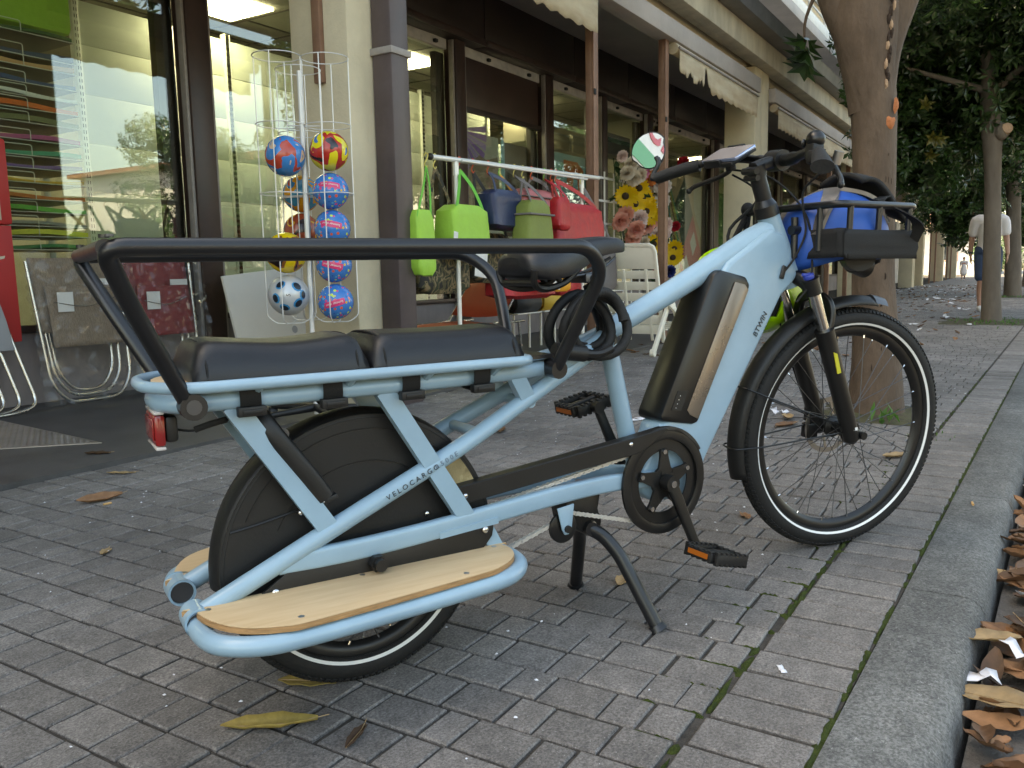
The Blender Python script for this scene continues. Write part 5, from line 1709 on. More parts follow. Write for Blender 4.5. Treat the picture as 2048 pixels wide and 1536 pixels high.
# --- tread plate ramp
tp_ = thing('tread_plate', 'metal tread plate lying on the arcade floor', 'metal plate', (1.95, 4.3, .013))
ply = [(2.28, 3.68), (2.40, 4.85), (1.75, 5.02), (1.35, 4.6)]
part(MB().plate(ply, .014, .019), 'plate', 'tread_metal', tp_)
m = MB()
def inside(x, y):
    c_ = False
    for i in range(4):
        x1, y1 = ply[i]; x2, y2 = ply[i - 1]
        if (y1 > y) != (y2 > y) and x < (x2 - x1) * (y - y1) / (y2 - y1) + x1: c_ = not c_
    return c_
for i in range(60):
    for j in range(40):
        x = 1.3 + j * .03 + (i % 2) * .015; y = 3.6 + i * .026
        if inside(x - .014, y) and inside(x + .014, y) and inside(x, y - .01):
            m.add([V(x - .013, y, .0191), V(x, y - .005, .0191), V(x + .013, y, .0191), V(x, y + .005, .0191), V(x - .006, y, .0215), V(x + .006, y, .0215)], [(0, 1, 4), (1, 5, 4), (1, 2, 5), (2, 3, 5), (3, 4, 5), (3, 0, 4)])
so = part(m, 'tread_bars', 'tread_metal', tp_, flat=True); so['kind'] = 'stuff'

# --- clothes rail with bags
YR = 3.25
cr_ = thing('garment_rail', 'white garment rail on casters hung with shopping bags', 'garment rail', (5.6, YR, .012))
zr = lambda x: 1.505 + (x - 4.4) * .028
m = MB().tube([(4.36, YR, zr(4.36)), (6.78, YR, zr(6.78))], .017, 14)
part(m, 'top_bar', 'alu_white', cr_)
part(MB().ball((4.345, YR, zr(4.35)), .022, 12, 8), 'end_cap', 'plastic_black', cr_)
for x in (4.62, 6.45):
    part(MB().tube([(x, YR, .09), (x, YR, zr(x))], .015, 14), 'post', 'alu_white', cr_)
    part(MB().tube([(x, YR, zr(x) - .10), (x, YR, zr(x) - .01)], .020, 14), 'post_collar', 'alu_white', cr_)
    part(MB().tube([(x, YR - .25, .085), (x, YR + .25, .085)], .014, 12), 'foot_bar', 'alu_white', cr_)
    for q in (-.23, .23):
        c_ = part(MB().tube([(x - .012, YR + q, .044), (x + .012, YR + q, .044)], .031, 18), 'caster', 'plastic_black', cr_, bevel=.003)
        part(MB().tube([(x - .014, YR + q, .044), (x + .014, YR + q, .044)], .016, 14), 'caster_hub', 'chrome', cr_)
part(MB().tube([(4.62, YR, .10), (6.45, YR, .10)], .012, 12), 'lower_bar', 'alu_white', cr_)
part(MB().tube([(4.62, YR - .05, zr(5) - .02), (6.45, YR - .05, zr(6) - .02)], .008, 10), 'second_bar', 'alu_white', cr_)

def bag(nm, x0, x1, z0, z1, y, dep, cloth, label, strap, hook, taper=.08, hx=None, band=None, tilt=0, sw=.018):
    cx = (x0 + x1) / 2; w_ = x1 - x0; h = z1 - z0
    t = thing(nm, label, 'bag', (cx, y, z0), group='bags hanging on the garment rail')
    random.seed(int(x0 * 97 + z0 * 31)); m = MB(); vs = []; n, k_ = 20, 9
    prof = rrect(1, 1, .16, 4)
    K = len(prof)
    for j in range(k_ + 1):
        v_ = j / k_
        s_ = 1 - taper * (1 - v_) * 0 - taper * v_
        edge = min(1, min(v_, 1 - v_) * h / .02 + .72)
        for (a, b) in prof:
            px_ = a * w_ * s_ * edge + .012 * w_ * math.sin(v_ * 7 + b * 4); py = b * dep * edge * (1.08 - .25 * v_) + random.uniform(-.003, .003)
            vs.append(V(px_, py, h * v_ + .006 * math.sin(a * 9 + v_ * 5)))
    fs = [(j * K + i, j * K + (i + 1) % K, (j + 1) * K + (i + 1) % K, (j + 1) * K + i) for j in range(k_) for i in range(K)]
    fs += [tuple(range(K - 1, -1, -1)), tuple(k_ * K + i for i in range(K))]
    m.add(vs, fs)
    Tm = RY(tilt)
    m.xf(Tm)
    b_ = m.build('bag_body', cloth, t, ang=45)
    hx_ = (hx if hx is not None else cx)
    top = V(hx_ - cx, YR - y, zr(hx_) - z0)
    for q in (-.55, .55):
        p0 = Tm @ V(w_ * .5 * q * (1 - taper) * 1.3, -dep * .32, h * .96)
        pm_ = (p0 + top) / 2 + V(0, -.01, -.012)
        MB().sweep(catmull([p0 + V(0, 0, -.06), p0, pm_, top + V(0, 0, -.062)], 4), [(-sw / 2, -.0012), (sw / 2, -.0012), (sw / 2, .0012), (-sw / 2, .0012)], (0, 1, 0)).build('strap', strap, t)
    hk = catmull([top + V(0, 0, .022), top + V(.020, 0, .012), top + V(.012, 0, -.012), top + V(-.006, 0, -.032), top + V(-.016, 0, -.052), top + V(0, 0, -.072), top + V(.016, 0, -.058)], 4)
    MB().tube([top + V(-.02, 0, .0)] + hk, .0042, 7).build('hook', hook, t)
    if band:
        MB().box((-w_ * .5 * (1 - taper * .5) - .002, -dep * .56, h * .70), (w_ * .5 * (1 - taper * .5) + .002, dep * .5, h * .74)).xf(Tm).build('trim_band', band, t, bevel=.004)
    return t
bag('bottle_bag', 3.99, 4.165, .765, 1.15, 3.14, .11, 'lime_cloth', 'slim lime green bottle bag, nearest the pillar on the rail', 'lime_band', 'hook_yellow', .02, 4.30)
bag('cooler_bag', 4.46, 4.90, .875, 1.215, 3.25, .20, 'lime_cloth', 'wide lime green cooler bag with green strap behind the rail post', 'lime_band', 'hook_orange', .06, 4.66, sw=.03)
bag('cooler_bag', 4.95, 5.33, 1.075, 1.345, 3.24, .18, 'navy_cloth', 'shiny navy blue cooler bag hanging between lime and olive bags', 'navy_cloth', 'hook_orange', -.08, 5.01, sw=.026)
bag('backpack', 5.16, 5.57, .93, 1.28, 3.10, .16, 'olive_cloth', 'olive green backpack with grey straps in front of the pink bag', 'grey_cloth', 'hook_yellow', .30, 5.36, band='grey_cloth', sw=.03)
bag('cooler_bag', 5.50, 6.08, 1.19, 1.40, 3.36, .22, 'pink_cloth', 'pink and grey cooler bag hanging behind the olive backpack', 'grey_cloth', 'hook_orange', .03, 5.61, band='grey_cloth', sw=.03)
bag('shoulder_bag', 5.68, 5.88, 1.09, 1.33, 3.10, .10, 'red_bag', 'narrow red shoulder bag in front of the big red bag', 'red_bag', 'hook_green', .05, 5.81, sw=.03)
bag('travel_bag', 5.87, 6.76, .96, 1.315, 3.28, .24, 'red_bag', 'big red travel bag at the end of the rail', 'red_bag', 'hook_orange', .05, 6.0, sw=.035)
bag('tote_bag', 6.80, 7.14, .60, .98, 3.28, .10, 'grey_cloth', 'grey canvas bag hanging low beside the white plastic chair', 'grey_cloth', 'hook_yellow', .10, 6.44, sw=.03)
bag('camouflage_bag', 4.27, 4.86, .64, 1.03, 3.40, .20, 'camo', 'large brown camouflage cooler bag below the lime bags', 'camo', 'hook_yellow', .02, 4.39, sw=.03)
bag('camouflage_bag', 4.90, 5.46, .70, 1.05, 3.40, .20, 'camo', 'camouflage cooler bag below the navy bag', 'black_cloth', 'hook_orange', .02, 4.82, sw=.03)
bag('travel_bag', 5.20, 5.98, .57, .86, 3.34, .22, 'red_bag', 'dark red travel bag hanging low behind the saddle', 'grey_cloth', 'hook_yellow', .02, 5.48, band='grey_cloth', sw=.03)
bag('travel_bag', 6.05, 6.58, .57, .88, 3.40, .22, 'red_bag', 'red bag hanging low beside the amber pouch', 'red_bag', 'hook_orange', .05, 5.92, sw=.03)
bag('pouch_bag', 5.56, 5.87, .62, .85, 3.10, .10, 'amber_cloth', 'amber yellow pouch in front of the low red bags', 'amber_cloth', 'hook_green', .05, 5.16)
for i, (x, y, z, w_, h, lb) in enumerate(((4.70, 3.12, .83, .14, .17, 'white paper tag on the camouflage bag under the rail'), (5.60, 3.035, .72, .11, .16, 'white paper tag on the amber pouch behind the saddle'), (4.43, 3.13, 1.0, .045, .075, 'small white tag beside the wide lime bag'))):
    tg = MB().box((-w_ / 2, -.001, -h / 2), (w_ / 2, .001, h / 2)).xf(RY(8)).build('price_tag', 'paper_white', bevel=.0004)
    tg.location = (x, y, z); tag(tg, lb, 'tag', 'paper tags on the bags')

# --- orange sun lounger with rolled mats
lo = thing('sun_lounger', 'orange sling sun lounger with raised back behind the bag rail', 'sun lounger', (5.8, 4.15, .012))
def sling(pts, y0, y1, nm):
    m = MB(); vs = []
    for p in pts:
        for j in range(7):
            t = j / 6; vs.append(V(p[0], y0 + (y1 - y0) * t, p[1] - .02 * math.sin(math.pi * t)))
    n = len(pts)
    m.add(vs, [(i * 7 + j, i * 7 + j + 1, (i + 1) * 7 + j + 1, (i + 1) * 7 + j) for i in range(n - 1) for j in range(6)])
    o = part(m, nm, 'orange_sling', lo, ang=60); o.modifiers.new('s', 'SOLIDIFY').thickness = .004
sling([(4.85 + i * .17, .335) for i in range(10)], 3.90, 4.45, 'seat')
sling([(6.20, .40), (6.34, .52), (6.46, .64), (6.56, .72)], 3.90, 4.45, 'backrest')
for y in (3.895, 4.455):
    part(MB().tube([(4.82, y, .33), (6.55, y, .335)], .012, 10), 'side_tube', 'alu', lo)
    part(MB().tube([(6.15, y, .335), (6.58, y, .735)], .011, 10), 'back_tube', 'alu', lo)
    for x in (5.1, 6.45): part(MB().tube(fillet([(x, y, .33), (x + .06, y, .02), (x + .2, y, .02)], .05, 4), .011, 10), 'leg', 'alu', lo)
    for x in (5.3, 6.05): part(MB().box((x, y - .018, .335), (x + .09, y + .018, .352)), 'clip', 'alu', lo, bevel=.004)
for x, y, mt, lb in ((7.15, 4.28, 'mat_black', 'rolled black mat behind the orange lounger'), (7.72, 4.3, 'mat_yellow', 'rolled yellow mat behind the cable lock')):
    t = thing('rolled_mat', lb, 'mat', (x, y, .35))
    m = MB(); pts = []
    for i in range(60):
        a = i * .35; r = .03 + .0042 * i * .35
        pts.append((r * math.cos(a), r * math.sin(a)))
    vs = []
    for (px_, pz) in pts:
        vs += [V(x - .24, y + px_, .47 + pz), V(x + .24, y + px_ , .47 + pz)]
    m.add(vs, [(2 * i, 2 * i + 1, 2 * i + 3, 2 * i + 2) for i in range(len(pts) - 1)])
    o = part(m, 'mat_sheet', mt, t, ang=60); o.modifiers.new('s', 'SOLIDIFY').thickness = .006
    for q in (-.15, .15): part(MB().tube([(x + q, y, .012), (x + q, y, .37)], .012, 10), 'stand_leg', 'alu_white', t)
    part(MB().box((x - .24, y - .1, .36), (x + .24, y + .1, .372)), 'stand_shelf', 'alu_white', t, bevel=.003)

# --- white plastic folding armchair
wc = thing('plastic_chair', 'cream white plastic folding chair with slatted back by the post', 'chair', (7.2, 3.1, 0))
bl, brr, tl_, trr = V(7.36, 3.40, .10), V(7.34, 2.86, .10), V(7.16, 3.40, 1.0), V(7.14, 2.88, .99)
def on_back(u, v_): return (bl * (1 - u) + brr * u) * (1 - v_) + (tl_ * (1 - u) + trr * u) * v_
nb_ = (brr - bl).cross(tl_ - bl).normalized()
if nb_.x > 0: nb_ = -nb_
m = MB()
out = [(0, .0), (0, .93), (.03, .98), (.1, 1), (.9, 1), (.97, .98), (1, .93), (1, 0)]
fr_ = [on_back(u, v_) for u, v_ in out]
part(MB().sweep(fr_, [(-.016, -.016), (.016, -.016), (.016, .016), (-.016, .016)], tuple(nb_)), 'back_frame', 'white_plastic', wc, bevel=.004)
def backbox(u0, u1, v0, v1, th, nm):
    a, b, c_, d = on_back(u0, v0), on_back(u1, v0), on_back(u1, v1), on_back(u0, v1)
    part(MB().add([a, b, c_, d, a + nb_ * th, b + nb_ * th, c_ + nb_ * th, d + nb_ * th], [(0, 1, 2, 3), (7, 6, 5, 4), (0, 4, 5, 1), (1, 5, 6, 2), (2, 6, 7, 3), (3, 7, 4, 0)]), nm, 'white_plastic', wc, bevel=.003)
backbox(.03, .97, .76, .98, .012, 'head_panel')
for i in range(6): backbox(.03, .97, .66 - i * .115, .745 - i * .115, .010, 'back_slat')
for u in (.36, .78): backbox(u, u + .045, .02, .76, .02, 'back_rib')
for y in (2.82, 3.44):
    part(MB().bar((6.98, y, .03), (7.50, y, .62), .055, .03), 'leg', 'white_plastic', wc, bevel=.006)
    part(MB().bar((7.72, y - .02, .03), (7.30, y - .02, .60), .055, .026), 'leg', 'white_plastic', wc, bevel=.006)
    part(MB().tube([(6.975, y - .02, .035), (6.975, y + .02, .035)], .034, 16), 'foot', 'white_plastic', wc)
    part(MB().bar((7.25, y - .04, .46), (7.80, y - .04, .22), .04, .026), 'armrest', 'white_plastic', wc, bevel=.006)
part(MB().bar((7.0, 2.83, .07), (7.0, 3.43, .07), .03, .04), 'stretcher', 'white_plastic', wc, bevel=.005)
part(MB().bar((7.7, 2.80, .07), (7.7, 3.42, .07), .03, .04), 'stretcher', 'white_plastic', wc, bevel=.005)
for i in range(6): part(MB().bar((7.35 + i * .075, 2.86, .20 + i * .012), (7.35 + i * .075, 3.40, .20 + i * .012), .05, .012, (0, 0, 1)), 'seat_slat', 'white_plastic', wc, bevel=.003)

# --- artificial flowers on a white trellis stand
fs_ = thing('flower_stand', 'white trellis stand behind the artificial flowers', 'flower stand', (9.9, 4.42, .012))
for i in range(7): part(MB().bar((9.15 + i * .27, 4.44, .02), (9.15 + i * .27, 4.44, 1.95), .025, .012), 'upright_slat', 'white_paint', fs_)
for i in range(7): part(MB().bar((9.13, 4.425, .25 + i * .27), (10.8, 4.425, .25 + i * .27), .012, .025, (0, 0, 1)), 'cross_slat', 'white_paint', fs_)
def petal_mat(n, c1, c2=None): return mat('petal_' + n, c1, .6, col2=c2, vscale=25, transl=.25) if c2 else mat('petal_' + n, c1, .6, transl=.25)
petal_mat('yellow', (.80, .46, .01), (.82, .58, .02)); petal_mat('cream', (.68, .58, .44), (.75, .66, .55)); petal_mat('pink', (.72, .16, .34), (.75, .3, .42))
petal_mat('orange', (.62, .16, .03), (.7, .26, .07)); petal_mat('white', (.75, .68, .64), (.78, .72, .7)); petal_mat('peach', (.75, .30, .22), (.78, .45, .36)); petal_mat('blush', (.76, .55, .5), (.78, .66, .62)); petal_mat('red', (.40, .01, .02), (.5, .02, .04)); petal_mat('navy', (.01, .02, .12), (.02, .04, .2))
mat('flower_eye', (.045, .025, .01), .9, bump=.6, bscale=200); mat('flower_leaf', (.03, .075, .025), .6, var=.3, vscale=20, transl=.2)
_fm = {}
def flower_mesh(kind):
    if kind in _fm: return _fm[kind]
    random.seed(len(_fm) + 90); m = MB()
    def petal(a, tilt, L, wd, r0, z0, cup=.25):
        c_, s_ = math.cos(a), math.sin(a)
        pts = []
        for t, q in ((0, .35), (.4, 1), (.75, .9), (1, .12)):
            rr = r0 + L * t * math.cos(tilt); z = z0 + L * t * math.sin(tilt) + cup * L * t * t * .3
            for u in (-1, 1): pts.append(V(rr * c_ - u * wd * q * s_, rr * s_ + u * wd * q * c_, z))
        m.add(pts, [(0, 1, 3, 2), (2, 3, 5, 4), (4, 5, 7, 6)])
    if kind == 'sun':
        for lay, (n, tl, L) in enumerate(((18, .12, .062), (15, .32, .052))):
            for i in range(n): petal(2 * math.pi * i / n + lay * .2 + random.uniform(-.08, .08), tl + random.uniform(-.12, .12), L, .013, .026, .0)
    else:
        for lay, (n, tl, L) in enumerate(((11, -.1, .062), (10, .3, .060), (9, .65, .055), (8, 1.0, .05), (6, 1.3, .045))):
            for i in range(n): petal(2 * math.pi * i / n + lay * .35 + random.uniform(-.15, .15), tl + random.uniform(-.15, .15), L * random.uniform(.85, 1.1), .022, .006, 0, .5)
    me = m.mesh('flower', ang=80); _fm[kind] = me
    return me
eye_me = MB().ball((0, 0, .004), (.028, .028, .014), 14, 8).mesh('eye')
eye_me.materials.append(M('flower_eye'))
def leaf_me(L, wd, name, material, curl=.15, n=5):
    m = MB(); vs = []
    for i in range(n + 1):
        t = i / n; w_ = wd * math.sin(math.pi * min(.97, t * .93 + .05)) ** .8
        for u in (-1, 0, 1): vs.append(V(L * t, u * w_, curl * L * (t - t * t) * 1.6 + .18 * abs(u) * w_))
    m.add(vs, [(i * 3 + j, (i + 1) * 3 + j, (i + 1) * 3 + j + 1, i * 3 + j + 1) for i in range(n) for j in range(2)])
    me = m.mesh(name, ang=80); me.materials.append(M(material)); return me
fl_leaf = leaf_me(.13, .03, 'leaf', 'flower_leaf')
_fc = {}
def bouquet(label, items, seed, leaves=10, nm='bouquet'):
    c_ = sum((Vector(p) for p, k, s in items), Vector()) / len(items)
    t = thing(nm, label, 'flowers', (c_.x, c_.y + .08, c_.z - .15), group='artificial flowers on the trellis')
    random.seed(seed)
    for p, k, s in items:
        kind = 'sun' if k == 'sun' else 'puff'; colr = 'petal_yellow' if k == 'sun' else 'petal_' + k
        key = (kind, colr)
        if key not in _fc:
            me = flower_mesh(kind).copy(); me.materials.clear(); me.materials.append(M(colr)); _fc[key] = me
        o = link('flower_head', _fc[key], t)
        p = Vector(p) + V(random.uniform(-.03, .03), random.uniform(-.16, -.02), random.uniform(-.02, .02))
        o.location = p - t.location
        dirn = (V(0, 0, .9) - p).normalized() + V(random.uniform(-.4, .4), random.uniform(-.4, .1), random.uniform(-.2, .4))
        o.rotation_euler = dirn.to_track_quat('Z', 'Y').to_euler(); o.scale = (s * 1.25, s * 1.25, s * 1.25)
        if k == 'sun':
            e = link('flower_eye', eye_me, o)
    for i in range(leaves):
        p, k, s = random.choice(items)
        o = link('leaf', fl_leaf, t)
        o.location = Vector(p) - t.location + V(random.uniform(-.1, .1), random.uniform(-.06, .02), random.uniform(-.12, .06))
        o.rotation_euler = (random.uniform(-1, 1), random.uniform(-1, 1), random.uniform(0, 6.28))
        o.scale = (1.2, 1.2, 1.2)
    st_ = MB()
    for p, k, s in items: st_.tube([Vector(p) + V(0, .02, 0), V(c_.x + (p[0] - c_.x) * .3, c_.y + .05, c_.z - .3)], .005, 5)
    part(st_, 'stems', 'flower_leaf', t)
Y4 = 4.3
bouquet('bunch of yellow sunflowers in the middle of the flower stand', [((x, Y4, z), 'sun', 1.25) for x, z in ((9.67, 1.67), (9.99, 1.78), (10.2, 1.68), (9.9, 1.59), (10.28, 1.60), (9.49, 1.63), (10.05, 1.50), (10.22, 1.46))], 1)
bouquet('low bunch of sunflowers behind the plastic chair', [((x, Y4, z), 'sun', 1.2) for x, z in ((10.61, 1.14), (10.35, 1.09), (10.5, .98))] + [((10.2, Y4, 1.0), 'orange', 1.1), ((10.1, Y4, 1.12), 'cream', 1.0)], 2)
bouquet('sunflowers standing just right of the thin post', [((x, Y4, z), 'sun', 1.2) for x, z in ((11.21, 1.05), (11.35, .96), (11.1, .92))] + [((11.3, Y4, 1.35), 'red', .9), ((11.33, Y4, 2.2), 'red', 1.1)], 3)
bouquet('cream blossoms at the top of the flower stand', [((x, Y4, z), 'cream', 1.15) for x, z in ((9.57, 2.03), (9.71, 1.94), (9.9, 2.06), (9.45, 1.92), (9.62, 1.86), (9.82, 1.9))] + [((9.42, Y4, 2.1), 'blush', .9)], 4)
bouquet('bright pink peony above the sunflowers', [((10.05, Y4, 1.97), 'pink', 1.5), ((9.98, Y4, 2.03), 'pink', 1.1)], 5, 5)
bouquet('rusty orange chrysanthemums beside the pink peony', [((10.40, Y4, 1.97), 'orange', 1.4), ((10.54, Y4, 1.93), 'orange', 1.2), ((10.3, Y4, 1.92), 'orange', 1.1)], 6, 5)
bouquet('white and cream blossoms under the bicycle mirror', [((x, Y4, z), 'white', 1.3) for x, z in ((10.26, 2.12), (10.51, 2.15), (10.57, 1.77), (10.69, 1.65), (10.51, 1.85), (10.72, 1.85), (10.62, 1.98), (10.6, 1.55))], 7)
bouquet('peach coloured peonies below the sunflowers', [((x, Y4, z), 'peach', 1.45) for x, z in ((9.53, 1.37), (9.71, 1.25), (9.62, 1.45), (10.3, 1.33), (10.43, 1.42), (9.8, 1.17))], 8)
bouquet('pale pink peonies beside the thin post', [((x, Y4, z), 'blush', 1.45) for x, z in ((9.9, 1.41), (10.61, 1.34), (10.73, 1.26), (10.05, 1.36), (10.5, 1.2))], 9)
bouquet('dark blue flowers behind the pale peonies', [((10.75, 4.36, 1.42), 'navy', 1.3), ((10.85, 4.36, 1.35), 'navy', 1.2), ((10.80, Y4, .72), 'navy', 1.1)], 10, 6)
bouquet('red and white roses low on the flower stand', [((10.63, Y4, .71), 'red', 1.2), ((10.84, Y4, .62), 'white', 1.2), ((10.73, Y4, .76), 'red', 1.1), ((10.92, Y4, .72), 'white', 1.1), ((10.7, Y4, .56), 'red', 1.0)], 11)
bouquet('magenta blossoms between the low sunflowers and the roses', [((10.61, Y4, .93), 'pink', 1.3), ((10.75, Y4, .99), 'pink', 1.1), ((10.52, Y4, .86), 'blush', 1.2)], 12, 5)

# --- posters and boards behind the glass
def poster(label, x0, x1, z0, z1, y, col, nm='poster'):
    t = thing(nm, label, 'poster', ((x0 + x1) / 2, y, z0))
    k = 'poster_%d' % len(MATS); mat(k, col, .5, var=.06)
    part(MB().box((x0, y, z0), (x1, y + .008, z1)), 'sheet', k, t)
    return t
def pp(t, pts, y, col, nm='printed_shape'):
    k = 'poster_%d' % len(MATS); mat(k, col, .5)
    part(MB().prism(pts, y - .003, y), nm, k, t, flat=True)
t = poster('pale poster with a lilac pleated fan behind the half shuttered window', 7.80, 8.62, 1.0, 2.34, 5.44, (.62, .55, .5))
for i in range(9):
    a0 = rad(-85 + i * 11); a1 = a0 + rad(8)
    pp(t, [(7.81, 2.34), (7.81 + .55 * math.cos(a0), 2.34 + .55 * math.sin(a0)), (7.81 + .55 * math.cos(a1), 2.34 + .55 * math.sin(a1))], 5.438, (.42, .22, .62) if i % 2 else (.55, .36, .72))
pp(t, [(7.81, 1.72), (8.05, 2.02), (8.2, 2.1), (8.35, 2.06), (8.6, 2.12), (8.61, 1.45), (7.81, 1.45)], 5.436, (.42, .29, .23))
t = poster('dark speckled board leaning in the half shuttered window', 8.70, 9.25, 1.2, 2.30, 5.41, (.10, .085, .075), 'display_board')
pp(t, [(8.62, 2.30), (8.66, 2.33), (8.70, 2.30), (8.70, 1.6), (8.64, 1.6), (8.62, 1.9)], 5.408, (.35, .62, .70))
t = poster('light blue poster with orange jelly letter behind the red bags', 9.62, 10.98, .62, 2.33, 5.41, (.30, .55, .66))
pp(t, [(10.20, 2.25), (10.60, 2.25), (10.78, 2.15), (10.80, 1.85), (10.62, 1.85), (10.60, 2.02), (10.48, 2.02), (10.46, 1.88), (10.26, 1.88), (10.32, 2.1), (10.2, 2.12)], 5.408, (.72, .13, .02))
pp(t, [(10.35, 1.75), (10.7, 1.75), (10.66, 1.35), (10.4, 1.3)], 5.406, (.5, .2, .55))
t = poster('dark navy panel behind the window above the flowers', 11.4, 12.5, 2.42, 2.80, 5.45, (.02, .03, .055))
t = poster('poster with red diamonds and coloured bars behind the flower stand', 13.6, 15.85, .52, 2.45, 5.41, (.62, .42, .30))
pp(t, [(14.35, 1.9), (14.85, 2.4), (15.3, 1.75), (14.8, 1.1)], 5.408, (.06, .07, .08))
pp(t, [(14.6, .9), (15.3, 1.75), (15.82, .95), (15.82, .55), (14.8, .53)], 5.406, (.68, .05, .09))
pp(t, [(15.15, 1.25), (15.35, 1.45), (15.5, 1.2), (15.3, 1.0)], 5.402, (.78, .72, .7)); pp(t, [(14.75, .85), (14.95, 1.02), (15.12, .78), (14.9, .62)], 5.402, (.78, .72, .7))
for i, c_ in enumerate(((.65, .25, .05), (.05, .35, .5), (.7, .6, .4), (.4, .12, .06), (.6, .55, .1), (.1, .4, .25))):
    pp(t, [(13.65 + i * .06, 2.4), (13.69 + i * .06, 2.4), (14.15 + i * .10, 1.5), (14.11 + i * .10, 1.5)], 5.404, c_)
    pp(t, [(13.95 + i * .09, 1.45), (14.0 + i * .09, 1.45), (14.5 + i * .07, .85), (14.45 + i * .07, .85)], 5.403, c_)
pp(t, [(15.3, 2.44), (15.84, 2.44), (15.84, 1.3), (15.35, 1.85)], 5.405, (.6, .56, .5)); pp(t, [(13.65, 1.0), (13.95, 1.25), (14.3, .7), (14.0, .55)], 5.404, (.1, .45, .62)); pp(t, [(14.2, .95), (14.42, 1.05), (14.6, .7), (14.4, .58)], 5.404, (.7, .66, .6))
t = poster('tall picture of green leaves behind the narrow window by the double pillar', 16.35, 17.6, .55, 2.6, 5.41, (.18, .30, .10))
pp(t, [(16.6, 1.2), (16.75, 1.35), (16.9, 1.2), (16.75, 1.05)], 5.408, (.5, .04, .08))

# storage boxes on top of the shelving behind the glass
random.seed(4)
for i, (x, w_, h, lb) in enumerate(((10.6, .5, .32, 'open white box on the shelving behind the third window'), (11.3, .7, .22, 'flat cream box on the shelving behind the third window'), (12.1, .45, .26, 'narrow cream box on the shelving next to the partition'))):
    b_ = thing('storage_box', lb, 'box', (x, 6.45, 2.62))
    part(MB().box((x, 6.25, 2.62), (x + w_, 6.6, 2.62 + h)), 'carton', 'cream_card', b_, bevel=.006)
    part(MB().box((x - .01, 6.24, 2.62 + h), (x + w_ + .01, 6.61, 2.635 + h)), 'lid', 'paper_white', b_, bevel=.003)

# --- shop sign further back along the arcade, seen in the bicycle mirror
sg_ = thing('shop_sign', 'white shop sign with red letters seen in the handlebar mirror', 'sign', (-2.6, 3.1, 3.3))
part(MB().box((-3.9, 3.04, 3.12), (-1.3, 3.12, 3.95)), 'sign_box', 'white_paint', sg_, bevel=.01)
mat('sign_red', (.55, .02, .03), .4); mat('sign_green', (.03, .30, .08), .4)
part(MB().box((-3.85, 3.032, 3.14), (-1.35, 3.0385, 3.32)), 'green_band', 'sign_green', sg_)
part(MB().text('CASA', .62, lambda p: V(-2.6 + p.x * 1.25, 3.036 - p.z, 3.62 + p.y), .004), 'lettering', 'sign_red', sg_, flat=True)

# ================================================================ trees
mat('bark', (.070, .046, .030), .9, col2=(.155, .105, .072), vscale=7, bump=1.0, bscale=36, stretch=(1, 1, .45))
mat('bark_grey', (.10, .078, .06), .9, col2=(.17, .14, .11), vscale=4, bump=.7, bscale=24, stretch=(1, 1, .4))
mat('bark_peeled', (.45, .15, .055), .85, var=.25, vscale=25, bump=.5, bscale=80)
mat('bark_cut', (.42, .27, .17), .85, var=.2, vscale=20, bump=.4)
mat('bark_crack', (.04, .024, .016), .95, bump=.8, bscale=60)
mat('magnolia_leaf', (.036, .075, .020), .28, rnd=.6, transl=.30, spec=.6)
mat('magnolia_young', (.12, .11, .02), .35, rnd=.4, transl=.35)
mat('weed', (.07, .17, .03), .55, rnd=.3, transl=.25)

def trunk(t, pts, rs, m_, seed, name='trunk', n=22, lump=.05):
    random.seed(seed); ph = [random.uniform(0, 6.28) for _ in range(6)]
    P_ = catmull(pts, 6); R_ = catmull([(r, 0, 0) for r in rs], 6)
    m = MB(); vs = []; K = len(P_)
    for i, p in enumerate(P_):
        r = R_[i].x
        for j in range(n):
            a = 2 * math.pi * j / n
            rr = r * (1 + lump * math.sin(2 * a + ph[0] + p.z * 1.3) + lump * .6 * math.sin(3 * a + ph[1] - p.z * 2) + lump * .5 * math.sin(5 * a + ph[2] + p.z * 5) + random.uniform(-.012, .012))
            vs.append(V(p.x + rr * math.cos(a), p.y + rr * math.sin(a), p.z))
    m.add(vs, [(i * n + j, i * n + (j + 1) % n, (i + 1) * n + (j + 1) % n, (i + 1) * n + j) for i in range(K - 1) for j in range(n)] + [tuple((K - 1) * n + j for j in range(n))])
    return part(m, name, m_, t, ang=70)
def limb(t, pts, r0, r1, m_, name='limb'):
    P_ = catmull(pts, 5); K = len(P_)
    return part(MB().tube(P_, [r0 + (r1 - r0) * i / (K - 1) for i in range(K)], 10), name, m_, t, ang=70)

